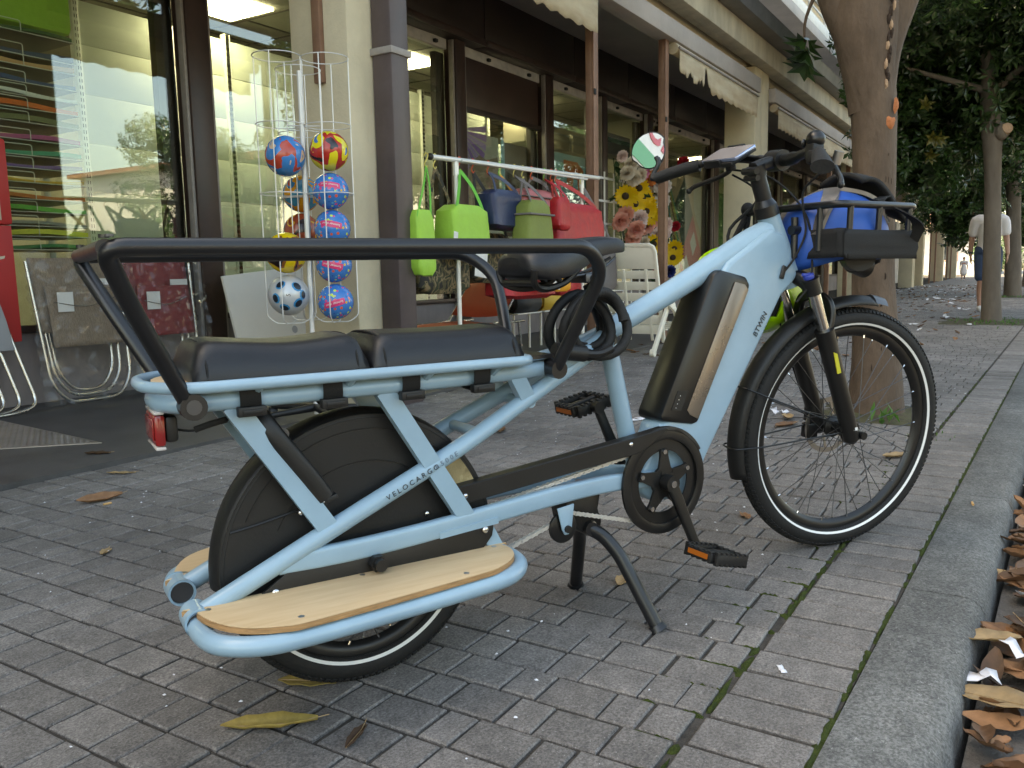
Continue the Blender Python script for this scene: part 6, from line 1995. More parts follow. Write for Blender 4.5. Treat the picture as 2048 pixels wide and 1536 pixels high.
def leaf_geo(m, rn, c_, dirn, up, L, wd, r_):
    d = dirn.normalized(); s_ = d.cross(up)
    if s_.length < 1e-3: s_ = V(1, 0, 0)
    s_.normalize(); u = s_.cross(d)
    a = c_; b = c_ + d * L * .5 + u * L * .06; e = c_ + d * L - u * L * .05
    m.add([a, b + s_ * wd + u * wd * .35, b - s_ * wd + u * wd * .35, e, b], [(0, 1, 4), (0, 4, 2), (4, 1, 3), (2, 4, 3)])
    rn += [r_] * 5
def crown_mesh(seed, c_, rad3, nros, zmin, hole=.0, keep=None):
    """rosettes of long leaves spread through the outer part of a crown"""
    random.seed(seed); m = MB(); rn = []
    lob = [(V(random.gauss(0, .45), random.gauss(0, .45), random.uniform(-.6, .6)), random.uniform(.38, .62)) for _ in range(13)]
    k = 0; tries = 0
    while k < nros and tries < nros * 8:
        tries += 1
        q, lr = random.choice(lob)
        d = V(random.gauss(0, 1), random.gauss(0, 1), random.gauss(0, 1)).normalized()
        p = q + d * lr * (random.random() ** .35)
        if p.length > 1.15: continue
        w_ = V(c_[0] + p.x * rad3[0], c_[1] + p.y * rad3[1], c_[2] + p.z * rad3[2])
        if w_.z < zmin + .25 * math.sin(w_.x * 2.3) + .2 * math.sin(w_.y * 3.1): continue
        if keep and not keep(w_): continue
        k += 1
        ax = (d + V(0, 0, random.uniform(-.5, .6))).normalized()
        t1 = ax.orthogonal().normalized(); t2 = ax.cross(t1)
        r_ = random.random(); n = random.randint(5, 8); a0 = random.uniform(0, 6.28)
        for i in range(n):
            a = a0 + i * 2.4
            el = random.uniform(-.15, .75)
            dd_ = (t1 * math.cos(a) + t2 * math.sin(a)) * math.cos(el) + ax * math.sin(el)
            dd_.z -= .18
            leaf_geo(m, rn, w_ + dd_ * .015, dd_, ax, random.uniform(.10, .18), random.uniform(.020, .034), (r_ * .5 + random.random() * .5) % 1)
    return m, rn

# thick trunk just behind the front wheel
t1 = thing('magnolia_tree', 'thick brown tree trunk rising just behind the front wheel', 'tree', (4.75, .67, 0), group='magnolia trees along the kerb')
tk = trunk(t1, [(4.75, .665, -.05), (4.75, .665, .05), (4.75, .67, .3), (4.735, .695, .7), (4.72, .70, 1.1), (4.715, .715, 1.5), (4.70, .745, 1.72), (4.69, .765, 1.92), (4.69, .775, 2.12)], [.165, .142, .122, .108, .106, .112, .128, .155, .16], 'bark', 2, lump=.035)
limb(t1, [(4.70, .74, 1.55), (4.68, .80, 1.85), (4.63, .92, 2.15), (4.55, 1.08, 2.7), (4.5, 1.2, 3.4), (4.6, 1.2, 4.2)], .098, .06, 'bark')
limb(t1, [(4.71, .72, 1.55), (4.73, .69, 1.85), (4.78, .60, 2.15), (4.85, .45, 2.7), (4.95, .30, 3.4), (5.0, .3, 4.2)], .098, .055, 'bark')
limb(t1, [(4.5, 1.2, 3.2), (4.0, 1.5, 3.9), (3.4, 1.6, 4.5)], .05, .02, 'bark'); limb(t1, [(4.9, .35, 3.2), (5.5, -.1, 3.9), (6.0, -.4, 4.5)], .05, .02, 'bark')
vd = V(-.852, -.523, 0)                         # side of the trunk that the street sees
def bark_patch(z, along, wd, h, m_, nm, seed, rr=.116, cz=None):
    random.seed(seed); n = 16; c_ = V(4.715, .712, z)
    sd = V(.523, -.852, 0)
    base = math.atan2(vd.y, vd.x) + along
    m = MB(); vs = []
    def on(a, zz, ex): return V(c_.x + (rr + ex) * math.cos(a), c_.y + (rr + ex) * math.sin(a), zz)
    vs.append(on(base, z, .007))
    for q in (.5, 1.0):
        for i in range(n):
            a = 2 * math.pi * i / n
            j = random.uniform(.72, 1.15)
            vs.append(on(base + q * wd * j * math.cos(a), z + q * h * j * math.sin(a), .007 if q < 1 else -.004))
    m.add(vs, [(0, 1 + i, 1 + (i + 1) % n) for i in range(n)] + [(1 + i, 1 + n + i, 1 + n + (i + 1) % n, 1 + (i + 1) % n) for i in range(n)])
    part(m, nm, m_, t1, ang=60)
bark_patch(1.475, .30, .30, .035, 'bark_peeled', 'peeled_bark', 1)
bark_patch(1.56, .52, .14, .05, 'bark_peeled', 'peeled_bark', 2, .12)
bark_patch(1.16, .05, .16, .016, 'bark_peeled', 'peeled_bark', 3, .109)
for i, (z, a_, h) in enumerate(((1.20, .42, .026), (1.195, .55, .03), (1.19, .72, .026), (1.32, .5, .012), (.98, .6, .02), (.80, .3, .018), (.72, .62, .022), (.58, .45, .02), (.49, .75, .018), (.52, .2, .016), (.35, .5, .02), (1.0, .0, .01), (.25, .1, .02))):
    bark_patch(z, a_ - .25, .018, h, 'bark_crack', 'bark_crack', 20 + i, .108 + .02 * max(0, (.6 - z)) )
for i in range(16):                            # ragged scar under the fork
    z = 1.66 + i * .03
    bark_patch(z, .0 + .07 * math.sin(i * 1.7), .10 - .003 * i, .03, 'bark_crack' if i % 3 else 'bark_cut', 'bark_scar', 60 + i, .118 + .0028 * i)
cm_, rn_ = crown_mesh(5, (4.5, .9, 4.9), (3.0, 2.3, 1.9), 2000, 3.3)
random.seed(6)                                 # a low twig reaching past the trunk towards the arcade
tw = [(4.66, .90, 2.0), (4.62, 1.0, 1.93), (4.62, 1.06, 1.86)]
limb(t1, [(4.62, .95, 2.25), (4.66, 1.05, 2.05), (4.68, 1.06, 1.93)], .012, .005, 'bark')
for q in range(3):
    ax = V(-.3, .3, -.8).normalized(); c_ = V(4.68, 1.045, 1.95 - q * .06); a1 = ax.orthogonal().normalized(); a2 = ax.cross(a1)
    for i in range(7):
        a = i * 2.4 + q; dd_ = (a1 * math.cos(a) + a2 * math.sin(a)) * .85 + ax * .4
        leaf_geo(cm_, rn_, c_, dd_, ax, .13, .026, random.random())
part(cm_, 'crown', 'magnolia_leaf', t1, flat=True, rnd=rn_)

# slim trunk in front of the walking man
t2 = thing('magnolia_tree', 'slim leaning tree trunk standing in front of the walking man', 'tree', (12.75, .40, 0), group='magnolia trees along the kerb')
trunk(t2, [(12.75, .40, -.05), (12.75, .40, .1), (12.73, .43, .8), (12.71, .46, 1.6), (12.69, .49, 2.1), (12.66, .52, 2.45), (12.64, .58, 3.0), (12.62, .60, 3.6)], [.145, .122, .10, .092, .10, .12, .085, .08], 'bark_grey', 12)
part(MB().ball((12.60, .40, 2.42), (.10, .09, .11), 14, 10), 'trunk_knot', 'bark_grey', t2)
part(MB().tube([(12.58, .36, 2.44), (12.53, .33, 2.45)], [.075, .065], 14), 'cut_stub', 'bark_cut', t2)
limb(t2, [(12.62, .60, 3.3), (12.5, .45, 3.9), (12.4, .2, 4.6), (12.3, 0, 5.4)], .07, .03, 'bark_grey')
limb(t2, [(12.62, .60, 3.3), (12.55, .8, 3.9), (12.5, 1.0, 4.6)], .065, .03, 'bark_grey')
limb(t2, [(12.64, .57, 2.9), (12.6, .2, 3.2), (12.5, -.2, 3.7), (12.4, -.5, 4.5)], .055, .025, 'bark_grey')
limb(t2, [(12.64, .60, 2.95), (12.5, 1.0, 3.1), (12.4, 1.5, 3.3)], .05, .02, 'bark_grey')
cm_, rn_ = crown_mesh(15, (13.2, .75, 4.3), (2.6, 2.3, 2.1), 6500, 2.35)
for (px_, py_, pz_, rr, cnt) in ((13.6, 1.55, 2.7, .75, 520), (13.2, 1.7, 3.3, .7, 480), (14.2, 1.2, 2.35, .6, 360), (12.6, 1.3, 3.7, .8, 450), (13.0, -.4, 2.9, .8, 380), (13.3, 1.45, 2.35, .5, 330), (13.2, 1.15, 2.0, .42, 240), (13.1, .55, 2.75, .6, 330), (13.4, 1.9, 3.9, .7, 420), (13.0, 1.3, 4.4, .9, 500)):
    c2_, r2_ = crown_mesh(int(px_ * 10 + pz_ * 7), (px_, py_, pz_), (rr, rr, rr), cnt, 1.45)
    cm_.add(c2_.v, c2_.f); rn_ += r2_
part(cm_, 'crown', 'magnolia_leaf', t2, flat=True, rnd=rn_)
yg = MB(); ry = []
random.seed(33)
for i in range(16):
    c_ = V(12.9 + random.uniform(-.5, .8), 1.5 + random.uniform(-.5, .35), 2.6 + random.uniform(-.4, 1.3))
    ax = V(random.uniform(-1, 0), random.uniform(-.6, .6), random.uniform(-.6, .4)).normalized(); a1 = ax.orthogonal().normalized(); a2 = ax.cross(a1)
    for k in range(6):
        a = k * 2.4; leaf_geo(yg, ry, c_, (a1 * math.cos(a) + a2 * math.sin(a)) * .7 + ax * .6, ax, .15, .03, random.random())
part(yg, 'young_leaves', 'magnolia_young', t2, flat=True, rnd=ry)

t3 = thing('magnolia_tree', 'far tree trunk behind the walking man', 'tree', (22.1, .3, 0), group='magnolia trees along the kerb')
trunk(t3, [(22.1, .30, -.05), (22.1, .30, .15), (22.08, .34, 1.2), (22.06, .40, 2.2), (22.03, .44, 3.1), (22.0, .5, 4.0)], [.22, .19, .15, .14, .15, .11], 'bark_grey', 13)
limb(t3, [(22.05, .44, 3.0), (21.8, 1.0, 3.7), (21.6, 1.5, 4.6)], .09, .03, 'bark_grey'); limb(t3, [(22.05, .44, 3.0), (22.2, -.3, 3.8), (22.3, -.9, 4.7)], .09, .03, 'bark_grey')
cm_, rn_ = crown_mesh(25, (22.4, .7, 4.6), (3.0, 2.7, 2.4), 5200, 2.3)
for (px_, py_, pz_, rr, cnt) in ((21.2, 1.75, 2.2, .8, 420), (21.4, 1.4, 1.7, .7, 320), (21.2, 1.2, 2.6, .9, 420), (22.5, 1.9, 3.0, 1.0, 420)):
    c2_, r2_ = crown_mesh(int(px_ * 10 + pz_ * 7), (px_, py_, pz_), (rr, rr, rr), cnt, .95)
    cm_.add(c2_.v, c2_.f); rn_ += r2_
part(cm_, 'crown', 'magnolia_leaf', t3, flat=True, rnd=rn_)
for i, (x, y, lb) in enumerate(((31, .0, 'tree crown behind the second far tree'), (39.5, -.3, 'farther tree crown closing the avenue'), (47.5, -.6, 'farthest tree crown at the end of the avenue'))):
    c_ = copy_tree(t3); c_.location = (x, y, 0); c_.rotation_euler = (0, 0, 1.1 + i * 1.7)
    c_['label'] = lb
    for ch in c_.children: ch.location = -t3.location

# weeds round the trunks
def weed_patch(c_, n, rr, seed, label, hh=.06):
    random.seed(seed); m = MB(); rn = []
    for i in range(n):
        p = V(c_[0] + random.gauss(0, rr), c_[1] + random.gauss(0, rr * .7), .002)
        d = V(random.gauss(0, .6), random.gauss(0, .6), 1)
        leaf_geo(m, rn, p, d, V(random.gauss(0, 1), random.gauss(0, 1), .3), random.uniform(.4, 1) * hh, hh * .12, random.random())
    tag(m.build('weeds', 'weed', flat=True, rnd=rn), label, 'weeds', kind='stuff')
weed_patch((4.42, .55), 10, .05, 1, 'small green weeds at the foot of the thick trunk', .11)
weed_patch((12.55, .35), 170, .36, 2, 'grassy weeds round the slim trunk', .06)
weed_patch((21.8, .3), 110, .5, 3, 'weeds round the far trunk', .08)
weed_patch((4.05, .36), 22, .10, 4, 'tiny weeds in the kerb joint beside the front wheel', .03)

# ================================================================ people
mat('skin', (.42, .22, .15), .55, var=.06); mat('polo', (.74, .70, .70), .8, var=.04, bump=.1, bscale=80); mat('denim', (.035, .06, .12), .85, var=.15, vscale=25)
mat('cap_cloth', (.55, .58, .62), .8); mat('shoe_white', (.68, .67, .66), .6); mat('hair_grey', (.10, .09, .085), .8); mat('child_dress', (.75, .72, .74), .8); mat('eye_dark', (.02, .015, .01), .3); mat('lip', (.36, .14, .11), .5); mat('watch', (.03, .03, .03), .3)
def chain(m, pts, rs, n=12):
    P_ = catmull(pts, 4); R_ = catmull([(r, 0, 0) for r in rs], 4)
    m.tube(P_, [max(.002, r.x) for r in R_], n)
    m.ball(P_[0], R_[0].x, n, 6); m.ball(P_[-1], R_[-1].x, n, 6)
def remesh(o, vox, sm=4):
    r = o.modifiers.new('r', 'REMESH'); r.mode = 'VOXEL'; r.voxel_size = vox; r.use_smooth_shade = True
    s_ = o.modifiers.new('s', 'SMOOTH'); s_.iterations = sm; s_.factor = .5
def person(t, hgt, stride, skin, top, bottom, child=False):
    """body in local coords, facing -X, height scaled from 1.78 m"""
    k = hgt / 1.78
    S_ = lambda *p: V(*p) * k
    hips = .94
    legs = {}
    b = MB()
    # torso core, neck and head
    chain(b, [S_(0, 0, .95), S_(0, 0, 1.10), S_(.0, 0, 1.28), S_(.01, 0, 1.42)], [.13 * k, .125 * k, .14 * k, .11 * k])
    chain(b, [S_(.01, 0, 1.42), S_(.0, 0, 1.50), S_(-.01, 0, 1.56)], [.062 * k, .055 * k, .055 * k])
    b.ball(S_(-.015, 0, 1.665), (.098 * k, .078 * k, .115 * k), 22, 16)
    b.ball(S_(-.05, 0, 1.605), (.055 * k, .055 * k, .055 * k), 14, 10)
    b.ball(S_(-.112, 0, 1.645), (.022 * k, .014 * k, .024 * k), 10, 8)
    for s_ in (-1, 1):
        b.ball(S_(-.005, .079 * s_, 1.655), (.018 * k, .010 * k, .030 * k), 10, 8)
        # arm
        sh = S_(.01, .185 * s_, 1.42)
        sw = .05 * s_ * (1 if stride > 0 else -1)
        el = S_(.03 + sw, .235 * s_, 1.14); wr = S_(-.05 + sw * 2.2, .245 * s_, .90)
        chain(b, [S_(.01, .10 * s_, 1.43), sh, el, wr], [.075 * k, .058 * k, .043 * k, .029 * k])
        pc = wr + S_(-.012, 0, -.05)
        b.ball(pc, (.030 * k, .016 * k, .046 * k), 12, 8)
        for f, (dx, L) in enumerate(((-.026, .070), (-.010, .080), (.006, .076), (.020, .062))):
            chain(b, [pc + S_(dx, 0, -.03), pc + S_(dx - .006, -.006 * s_, -.03 - L * .55), pc + S_(dx - .002, -.020 * s_, -.03 - L)], [.0095 * k, .0088 * k, .0078 * k], 7)
        chain(b, [pc + S_(-.022, -.004 * s_, .01), pc + S_(-.045, -.012 * s_, -.022), pc + S_(-.046, -.018 * s_, -.05)], [.011 * k, .010 * k, .0085 * k], 7)
        # leg
        st = stride * s_
        hp = S_(0, .09 * s_, .92); kn = S_(-.05 - .10 * st, .095 * s_, .50); an = S_(.02 - .24 * st + (.10 if st < 0 else 0), .095 * s_, .085 + (.03 if st < 0 else 0))
        chain(b, [hp, (hp + kn) / 2 + S_(-.01, 0, 0), kn, (kn + an) / 2 + S_(.03, 0, .04), an], [.095 * k, .082 * k, .056 * k, .055 * k, .036 * k])
        legs[s_] = (hp, kn, an)
        chain(b, [an + S_(.03, 0, -.045), an + S_(-.05, 0, -.05), an + S_(-.13, 0, -.06)], [.034 * k, .034 * k, .026 * k])
    bo = b.build('body', skin, t, ang=80); remesh(bo, .0085 * k)
    f = MB()
    for s_ in (-1, 1):
        f.ball(S_(-.100, .030 * s_, 1.675), (.007 * k, .011 * k, .006 * k), 8, 6)
    f.build('eye', 'eye_dark', t)
    MB().ball(S_(-.103, 0, 1.603), (.006 * k, .022 * k, .006 * k), 10, 6).build('mouth', 'lip', t)
    # clothes
    c_ = MB()
    if not child:
        chain(c_, [S_(0, 0, 1.06), S_(0, 0, 1.12), S_(0, 0, 1.28), S_(.01, 0, 1.43)], [.162 * k, .160 * k, .166 * k, .125 * k], 18); c_.tube([S_(0, 0, .90), S_(0, 0, 1.06)], [.172 * k, .162 * k], 18)
    else:
        chain(c_, [S_(0, 0, .62), S_(0, 0, .85), S_(0, 0, 1.15), S_(.01, 0, 1.42)], [.25 * k, .21 * k, .155 * k, .12 * k], 18)
    for s_ in (-1, 1):
        sw = .05 * s_ * (1 if stride > 0 else -1)
        chain(c_, [S_(.01, .08 * s_, 1.42), S_(.01, .19 * s_, 1.42), S_(.022 + sw * .6, .222 * s_, 1.24)], [.10 * k, .085 * k, .075 * k], 14)
    for v in c_.v: v.y *= 1.0
    co_ = c_.build('shirt' if not child else 'dress', top, t, ang=80); remesh(co_, .010 * k, 5)
    if not child:
        cl = MB(); pts = [S_(.055 * math.cos(a * .5236) + .005, .062 * math.sin(a * .5236), 1.505) for a in range(12)]
        cl.tube(pts, .014 * k, 8, closed=True); cl.build('collar', top, t)
    s2 = MB()
    chain(s2, [S_(0, -.05, .93), S_(0, .05, .93)], [.155 * k, .155 * k], 16)
    for s_ in (-1, 1):
        hp, kn, an = legs[s_]
        chain(s2, [hp, hp * .5 + kn * .5, hp * .12 + kn * .88], [.115 * k, .108 * k, .098 * k], 14)
    so_ = s2.build('shorts', bottom, t, ang=80); remesh(so_, .010 * k, 4)
    for s_ in (-1, 1):
        hp, kn, an = legs[s_]
        sm = MB()
        chain(sm, [an + S_(.045, 0, -.035), an + S_(-.04, 0, -.04), an + S_(-.145, 0, -.055)], [.043 * k, .046 * k, .034 * k])
        sh_ = sm.build('shoe', 'shoe_white', t, ang=80)
    return S_
man = thing('person', 'man in white polo shirt, denim shorts and cap walking towards the camera', 'person', (15.6, .58, 0), rad(8))
S_ = person(man, 1.80, .62, 'skin', 'polo', 'denim')
m = MB(); n = 20; vs = []
for i in range(8):
    th = math.pi * .5 * i / 7
    for j in range(n): vs.append(S_(-.012 + .106 * math.cos(th) * math.cos(2 * math.pi * j / n), .086 * math.cos(th) * math.sin(2 * math.pi * j / n), 1.695 + .098 * math.sin(th)))
m.add(vs, [(i * n + j, i * n + (j + 1) % n, (i + 1) * n + (j + 1) % n, (i + 1) * n + j) for i in range(7) for j in range(n)])
m.plate([(-.10, -.062), (-.165, -.045), (-.185, 0), (-.165, .045), (-.10, .062), (-.06, .07), (-.06, -.07)], 1.690, 1.698, Matrix.Scale(1.80 / 1.78, 4))
m.build('cap', 'cap_cloth', man, ang=60)
MB().tube([S_(-.05 + .11, .215, .925), S_(-.05 + .112, .275, .925)], .03, 12).build('watch', 'watch', man)
kid = thing('person', 'small child in white dress far away down the pavement', 'person', (41.5, 2.45, 0), rad(8))
person(kid, 1.02, .4, 'skin', 'child_dress', 'child_dress', child=True)
MB().ball(V(.012, 0, .965), (.066, .055, .07), 14, 10).build('hair', 'hair_grey', kid)
pram = thing('pushchair', 'pale pushchair standing beside the far child', 'pushchair', (42.0, 1.75, 0))
part(MB().prism([(41.8, .45), (42.3, .45), (42.4, .75), (42.1, .95), (41.9, .6)], 1.5, 1.95), 'seat', 'child_dress', pram, bevel=.04)
for x in (41.8, 42.35):
    for y in (1.5, 1.95): part(MB().tube([(x, y - .02, .12), (x, y + .02, .12)], .12, 16), 'wheel', 'rubber', pram)
part(MB().tube([(41.8, 1.72, .45), (42.4, 1.72, 1.02)], .02, 8), 'handle', 'alu', pram)

# ================================================================ fallen leaves and litter
mat('dry_leaf', (.21, .105, .05), .65, rnd=.65, var=.25, vscale=40, transl=.15)
mat('dry_leaf_tan', (.42, .28, .14), .6, rnd=.2, var=.2, vscale=40, transl=.15)
mat('dry_leaf_yellow', (.36, .26, .07), .55, var=.25, vscale=60, transl=.15)
mat('scrap', (.72, .72, .76), .7, rnd=.1)
mat('scrap_yellow', (.72, .62, .02), .5); mat('cigarette', (.62, .36, .14), .7)
def dry_leaf(m, rn, T, L, wd, curl, roll, seed):
    random.seed(seed); n, k_ = 8, 4; vs = []
    for i in range(n + 1):
        t = i / n; w_ = wd * (math.sin(math.pi * (t * .96 + .02)) ** .75) + .0012
        for j in range(k_ + 1):
            u = -1 + 2 * j / k_
            vs.append(T @ V(L * (t - .5) , u * w_ * math.cos(roll * u), curl * L * (2 * t - 1) ** 2 + abs(u) ** 1.5 * w_ * roll * .8 + .002 * math.sin(i * 2.1 + j)))
    m.add(vs, [(i * (k_ + 1) + j, (i + 1) * (k_ + 1) + j, (i + 1) * (k_ + 1) + j + 1, i * (k_ + 1) + j + 1) for i in range(n) for j in range(k_)])
    rn += [random.random()] * len(vs)
def one_leaf(label, x, y, z, L, wd, rz, mt, curl=.06, roll=.5, seed=1, tilt=(0, 0)):
    m = MB(); rn = []
    dry_leaf(m, rn, Matrix.Identity(4), L, wd, curl, roll, seed)
    m2 = MB().tube([V(-L * .5, 0, curl * L), V(-L * .2, 0, .003), V(L * .25, 0, .003), V(L * .62, .004, curl * L + .004)], .0009, 5)
    t = thing('fallen_leaf', label, 'leaf', (x, y, z + .003), rz, group='single fallen leaves')
    b = m.build('leaf_blade', mt, t, ang=70, rnd=rn); b.modifiers.new('s', 'SOLIDIFY').thickness = .0008
    m2.build('midrib', 'dry_leaf_tan', t)
    for ch in t.children: ch.rotation_euler = (tilt[0], tilt[1], 0)
one_leaf('yellow brown leaf caught under the rear tyre', 1.085, 1.145, 0, .115, .028, rad(-65), 'dry_leaf_yellow', .02, .3, 1)
one_leaf('curled tan leaf lying in front of the rear tyre', .935, 1.085, 0, .165, .026, rad(-52), 'dry_leaf_yellow', .05, .7, 2)
one_leaf('small rust brown leaf beside the curled tan leaf', .985, .93, 0, .075, .012, rad(15), 'dry_leaf', .03, .9, 3)
one_leaf('folded reddish leaf on the pavers at the left', 1.69, 2.77, 0, .15, .028, rad(-20), 'dry_leaf', .10, .9, 4, (.5, 0))
one_leaf('brown leaf lying on the dark arcade floor', 2.12, 3.46, .013, .12, .022, rad(-60), 'dry_leaf', .05, .6, 5)
one_leaf('orange brown leaf behind the seat tube', 4.44, 1.81, 0, .15, .035, rad(-15), 'dry_leaf_tan', .08, .6, 6, (.3, 0))
one_leaf('dry leaf at the kerb joint beside the front tyre', 3.65, .42, 0, .14, .03, rad(-40), 'dry_leaf_tan', .08, .6, 7)
one_leaf('dry leaf between the frame tubes behind the pedal', 3.42, 2.18, 0, .13, .03, rad(30), 'dry_leaf', .06, .6, 8)
one_leaf('orange leaf behind the front hub', 4.15, .98, 0, .16, .035, rad(-25), 'dry_leaf', .05, .5, 9)
one_leaf('pale leaf behind the front hub beside the orange one', 4.35, 1.02, 0, .13, .035, rad(20), 'dry_leaf_tan', .1, .7, 10)
one_leaf('small brown leaf peeping from under the chainring', 1.86, .83, 0, .07, .02, rad(10), 'dry_leaf_tan', .04, .5, 11)
one_leaf('orange leaf beside the front fender on the pavers', 2.55, .72, 0, .06, .016, rad(40), 'dry_leaf', .04, .5, 12)
one_leaf('pale dry leaf on the pavers left of the rear foot board', 1.36, 2.22, 0, .05, .014, rad(30), 'dry_leaf_tan', .05, .5, 13)
one_leaf('straw coloured leaf near the edge of the arcade floor', 1.98, 3.08, 0, .12, .012, rad(-62), 'dry_leaf_tan', .03, .5, 14)

# gutter full of leaves
random.seed(50); gl = MB(); rn = []
zg = -.072
for i in range(900):
    x = .9 + 9 * random.random() ** 1.6
    d = abs(random.gauss(0, .16))
    y = yK(x) - .035 - d
    z = zg + .004 + .035 * math.exp(-d / .08) * random.random() + .01 * random.random()
    L = random.uniform(.035, .14)
    T = TR(x, y, z) @ Euler((random.gauss(0, .22), random.gauss(0, .2), random.uniform(0, 6.28))).to_matrix().to_4x4()
    st = random.getstate(); dry_leaf(gl, rn, T, L, L * random.uniform(.17, .26), random.uniform(0, .16), random.uniform(.2, .9), i); random.setstate(st)
tag(gl.build('gutter_leaves', 'dry_leaf', ang=70, rnd=rn), 'drift of brown dry leaves filling the gutter', 'leaves', kind='stuff')
one_leaf('large tan leaf lying in the gutter near the bottom corner', 1.72, .005, -.035, .16, .045, rad(75), 'dry_leaf_tan', .03, .3, 31, (0, .12))
one_leaf('broad tan leaf above the large one in the gutter', 1.98, .03, -.025, .13, .042, rad(120), 'dry_leaf_tan', .05, .4, 32, (.15, 0))
one_leaf('orange brown leaf in the gutter beside the white scraps', 2.10, -.04, -.03, .13, .04, rad(20), 'dry_leaf', .05, .4, 33, (.1, .1))
one_leaf('long brown leaf lying across the gutter', 2.55, -.05, -.03, .15, .03, rad(-30), 'dry_leaf', .06, .6, 34)
one_leaf('pale leaf standing against the kerb face', 2.50, .018, -.055, .11, .020, rad(88), 'dry_leaf_tan', .03, .6, 35, (1.2, 0))

def scrap(label, x, y, z, s_, rz, mt='scrap', seed=1, fold=.5):
    random.seed(seed); m = MB(); vs = []; n = 5
    for i in range(n + 1):
        for j in range(3): vs.append(V(s_ * (i / n - .5) * random.uniform(.85, 1.1), s_ * .45 * (j / 2 - .5) * random.uniform(.7, 1.2), s_ * .18 * fold * random.random() + s_ * .12 * fold * math.sin(i * 1.7)))
    m.add(vs, [(i * 3 + j, (i + 1) * 3 + j, (i + 1) * 3 + j + 1, i * 3 + j + 1) for i in range(n) for j in range(2)])
    o = m.build('paper_scrap', mt, ang=30); o.location = (x, y, z + .002); o.rotation_euler = (0, 0, rz)
    o.modifiers.new('s', 'SOLIDIFY').thickness = .0006
    tag(o, label, 'litter', group='scraps of paper litter')
scrap('white paper strip leaning on the kerb in the gutter', 1.80, .055, -.03, .10, rad(95), seed=1)
scrap('crumpled white wrapper among the gutter leaves', 1.93, -.035, -.02, .085, rad(70), seed=2, fold=1)
scrap('folded white paper lying high in the gutter', 2.28, -.06, -.02, .12, rad(150), seed=3, fold=1)
scrap('bright yellow scrap at the edge of the gutter leaves', 1.86, -.09, -.02, .07, rad(10), 'scrap_yellow', 4, .2)
scrap('small white scrap in the far gutter', 3.45, -.05, -.03, .08, rad(20), seed=5)
scrap('white crumple of paper in the gutter beyond the cigarette', 4.3, -.08, -.03, .10, rad(50), seed=6, fold=1)
scrap('white scrap near the kerb corner of the far gutter', 4.75, -.06, -.03, .07, rad(100), seed=7)
scrap('tiny white scrap on the edge course of the pavement', 1.58, .37, 0, .028, rad(30), seed=8)
scrap('white scrap on the pavers in front of the slim tree', 5.9, .5, 0, .07, rad(10), seed=9, fold=1)
scrap('white paper near the weeds of the slim tree', 12.0, .62, 0, .14, rad(10), seed=10)
scrap('white paper beside the weeds towards the arcade', 11.9, 1.25, 0, .16, rad(40), seed=11)
scrap('pale crumpled paper behind the front hub', 4.5, 1.1, 0, .10, rad(60), seed=12, fold=1)
scrap('white card lying behind the battery', 4.0, 1.72, 0, .16, rad(-30), seed=13, fold=.1)
cg_ = MB().tube([(0, 0, 0), (.028, .004, 0)], .0038, 8).build('cigarette_end', 'cigarette'); cg_.location = (3.0, .115, .008); tag(cg_, 'cigarette end lying on the kerb stone', 'cigarette', group='cigarette ends')
cg_ = MB().tube([(0, 0, 0), (.027, -.004, 0)], .0038, 8).build('cigarette_end', 'cigarette'); cg_.location = (1.66, 2.70, .004); tag(cg_, 'cigarette end beside the folded reddish leaf', 'cigarette', group='cigarette ends')
random.seed(77); lt = MB(); rn = []
for i in range(420):
    x = .6 + 6 * random.random(); y = yA(x) + (3.2 - yA(x)) * random.random(); s_ = random.uniform(.0015, .005)
    a = random.uniform(0, 6.28); p = V(x, y, .004)
    lt.add([p + V(s_ * math.cos(a + q * 1.57) * random.uniform(.5, 1.3), s_ * math.sin(a + q * 1.57) * random.uniform(.5, 1.3), 0) for q in range(4)] + [p + V(0, 0, s_ * .6)], [(0, 1, 4), (1, 2, 4), (2, 3, 4), (3, 0, 4)]); rn += [random.random()] * 5
tag(lt.build('grit', 'scrap', flat=True, rnd=rn), 'tiny pale crumbs scattered over the pavers', 'grit', kind='stuff')
lf = MB(); rn = []
random.seed(78)
for i in range(420):                           # crumbs of leaf and litter far down the pavement
    x = 7 + 26 * random.random() ** 1.2; y = random.uniform(.6, 3.6)
    T = TR(x, y, .006) @ Euler((random.gauss(0, .2), random.gauss(0, .2), random.uniform(0, 6.28))).to_matrix().to_4x4()
    st = random.getstate(); dry_leaf(lf, rn, T, random.uniform(.05, .13), random.uniform(.012, .03), .08, .6, i); random.setstate(st)
tag(lf.build('pavement_leaves', 'dry_leaf', ang=70, rnd=rn), 'scattered dry leaves far along the pavement', 'leaves', kind='stuff')
lf = MB(); rn = []
for i in range(160):
    x = 9 + 24 * random.random(); y = random.uniform(.8, 3.6)
    T = TR(x, y, .006) @ Euler((random.gauss(0, .3), random.gauss(0, .3), random.uniform(0, 6.28))).to_matrix().to_4x4()
    st = random.getstate(); dry_leaf(lf, rn, T, random.uniform(.05, .14), random.uniform(.02, .04), .08, .6, i + 900); random.setstate(st)
tag(lf.build('pavement_litter', 'scrap', ang=70, rnd=rn), 'scattered white paper litter far along the pavement', 'litter', kind='stuff')

